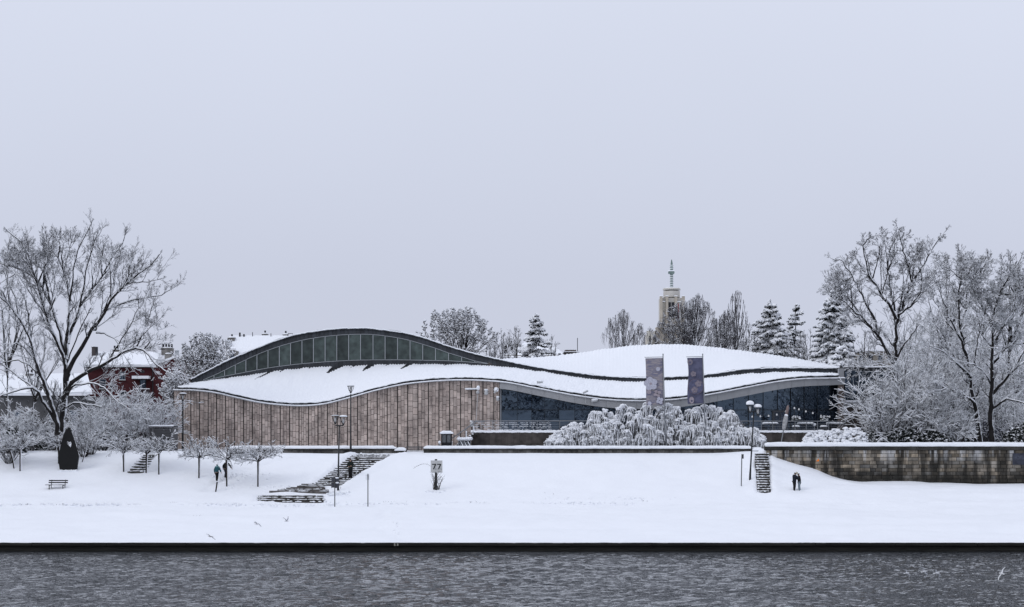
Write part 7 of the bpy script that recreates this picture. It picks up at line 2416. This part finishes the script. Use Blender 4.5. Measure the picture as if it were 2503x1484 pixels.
MB().ell((xm, ym, zm + 1.52), (.11, .12, .12), 10, 6, .06, RNG).build("crown", M_FUR, ch, True)
MB().lathe((xm, ym, zm + 1.42), [(.11, 0), (.12, .03), (.115, .07)], 12).build("brim", M_FUR, ch, True)

M_GULL = mat("gull_white", (.72, .73, .75), .7); M_GWING = mat("gull_grey", (.34, .35, .38), .7); M_GTIP = mat("gull_black", (.012, .012, .013), .7); M_GBEAK = mat("gull_beak", (.25, .06, .03), .6)
def gull(label, u, v, D, span, heading, roll, lift, white_wing=False, flex=.35, pitch=0.0, body=1.0, back=.08, dark=None):
    c = Vector(P(u, v, D))
    t = thing("gull", label, "gull", c, "gulls over the river and bank")
    M3 = Matrix.Rotation(heading, 3, 'Z') @ Matrix.Rotation(pitch, 3, 'X') @ Matrix.Rotation(roll, 3, 'Y')
    k = span
    def W(p): return c + M3 @ (Vector(p) * k)
    def bl(pts, rad, name, m):
        MB().tube([W(p) for p in pts], [q * k for q in rad], 8).build(name, m, t, True)
    bl([(0, .235, .012), (0, .19, .018), (0, .10, .0), (0, -.05, 0), (0, -.15, .005), (0, -.25, .01)], [.018, .034, .052, .055, .034, .012], "body", dark or M_GULL)
    bl([(0, .235, .012), (0, .285, .004)], [.012, .003], "beak", M_GBEAK)
    MB().add([W((-.012, -.2, .0)), W((.012, -.2, .0)), W((.045, -.31, .0)), W((-.045, -.31, 0)), W((-.012, -.2, .012)), W((.012, -.2, .012)), W((.045, -.31, .008)), W((-.045, -.31, .008))],
             [(3, 2, 1, 0), (4, 5, 6, 7), (0, 1, 5, 4), (1, 2, 6, 5), (2, 3, 7, 6), (3, 0, 4, 7)]).build("tail", dark or M_GULL, t)
    for sd in (-1, 1):
        def pt(f, ch_, top):                       # along the wing, across the chord
            if f < .45:
                xx_, zz_ = f * .5, lift * f
            else:
                xx_, zz_ = f * .5, lift * .45 + (lift - flex) * (f - .45)
            sweep = .06 * f / .45 if f < .45 else .06 - back * (f - .45) / .55 * 2
            w = .13 * (1 - .75 * max(0, f - .3) / .7)
            return W((sd * xx_, sweep + .05 - ch_ * w, zz_ * .5 + (.008 if top else 0)))
        fs_ = [.03, .2, .45, .7, .84]
        def panel(fs2, name, m):
            vs, fc = [], []
            for f in fs2:
                vs += [pt(f, 0, False), pt(f, 1, False), pt(f, 1, True), pt(f, 0, True)]
            for i in range(len(fs2) - 1):
                o = 4 * i
                for a in range(4):
                    b_ = (a + 1) % 4
                    fc.append((o + a, o + b_, o + 4 + b_, o + 4 + a))
            n_ = 4 * (len(fs2) - 1)
            fc += [(0, 1, 2, 3), (n_ + 3, n_ + 2, n_ + 1, n_)]
            MB().add(vs, fc).build(name, m, t)
        panel(fs_, "wing", dark or (M_GULL if white_wing else M_GWING))
        panel([.841, .93, 1.0], "wing_tip", dark or M_GTIP)
    return t
gull("gull gliding over the snowy bank with drooping wings, left of the other", 628, 1281, 114, .95, 1.1, .35, .55, False, 1.2)
gull("gull with wings raised in a V over the snowy bank", 700, 1274, 114, .75, -.9, -.15, .9, False, .1)
gull("pale gull skimming low over the quay edge at the left", 514, 1311, 110, .95, .9, .5, .2, True, .5)
gull("leftmost of the three gulls in a row over the water", 2216, 1401, 84, .85, -.95, .75, .35, False, 1.0, back=.2)
gull("middle and highest of the three gulls in a row over the water", 2258, 1397, 84, .92, -.95, .95, .25, False, .8, back=.2)
gull("rightmost of the three gulls in a row over the water", 2289, 1401, 84, .85, -1.0, .65, .4, False, 1.1, back=.2)
gull("banking gull with outstretched pale wings at the far right over the water", 2447, 1402, 80, .95, .2, -1.05, .05, True, .1)
bp_ = gull("brown bird flying in front of the zinc band of the roof", 1195, 890, 150, .95, -1.5, .5, .3, False, .6, dark=mat("brown_feather", (.075, .062, .055), .8))
bp_['category'] = "bird"; bp_.name = "flying_bird"; bp_['group'] = "birds in the air"
for o in list(COL.objects):
    if o.name.startswith("grass_stalks"):
        tag(o, "scattered dry stalks poking through the snow of the bank", "grass")
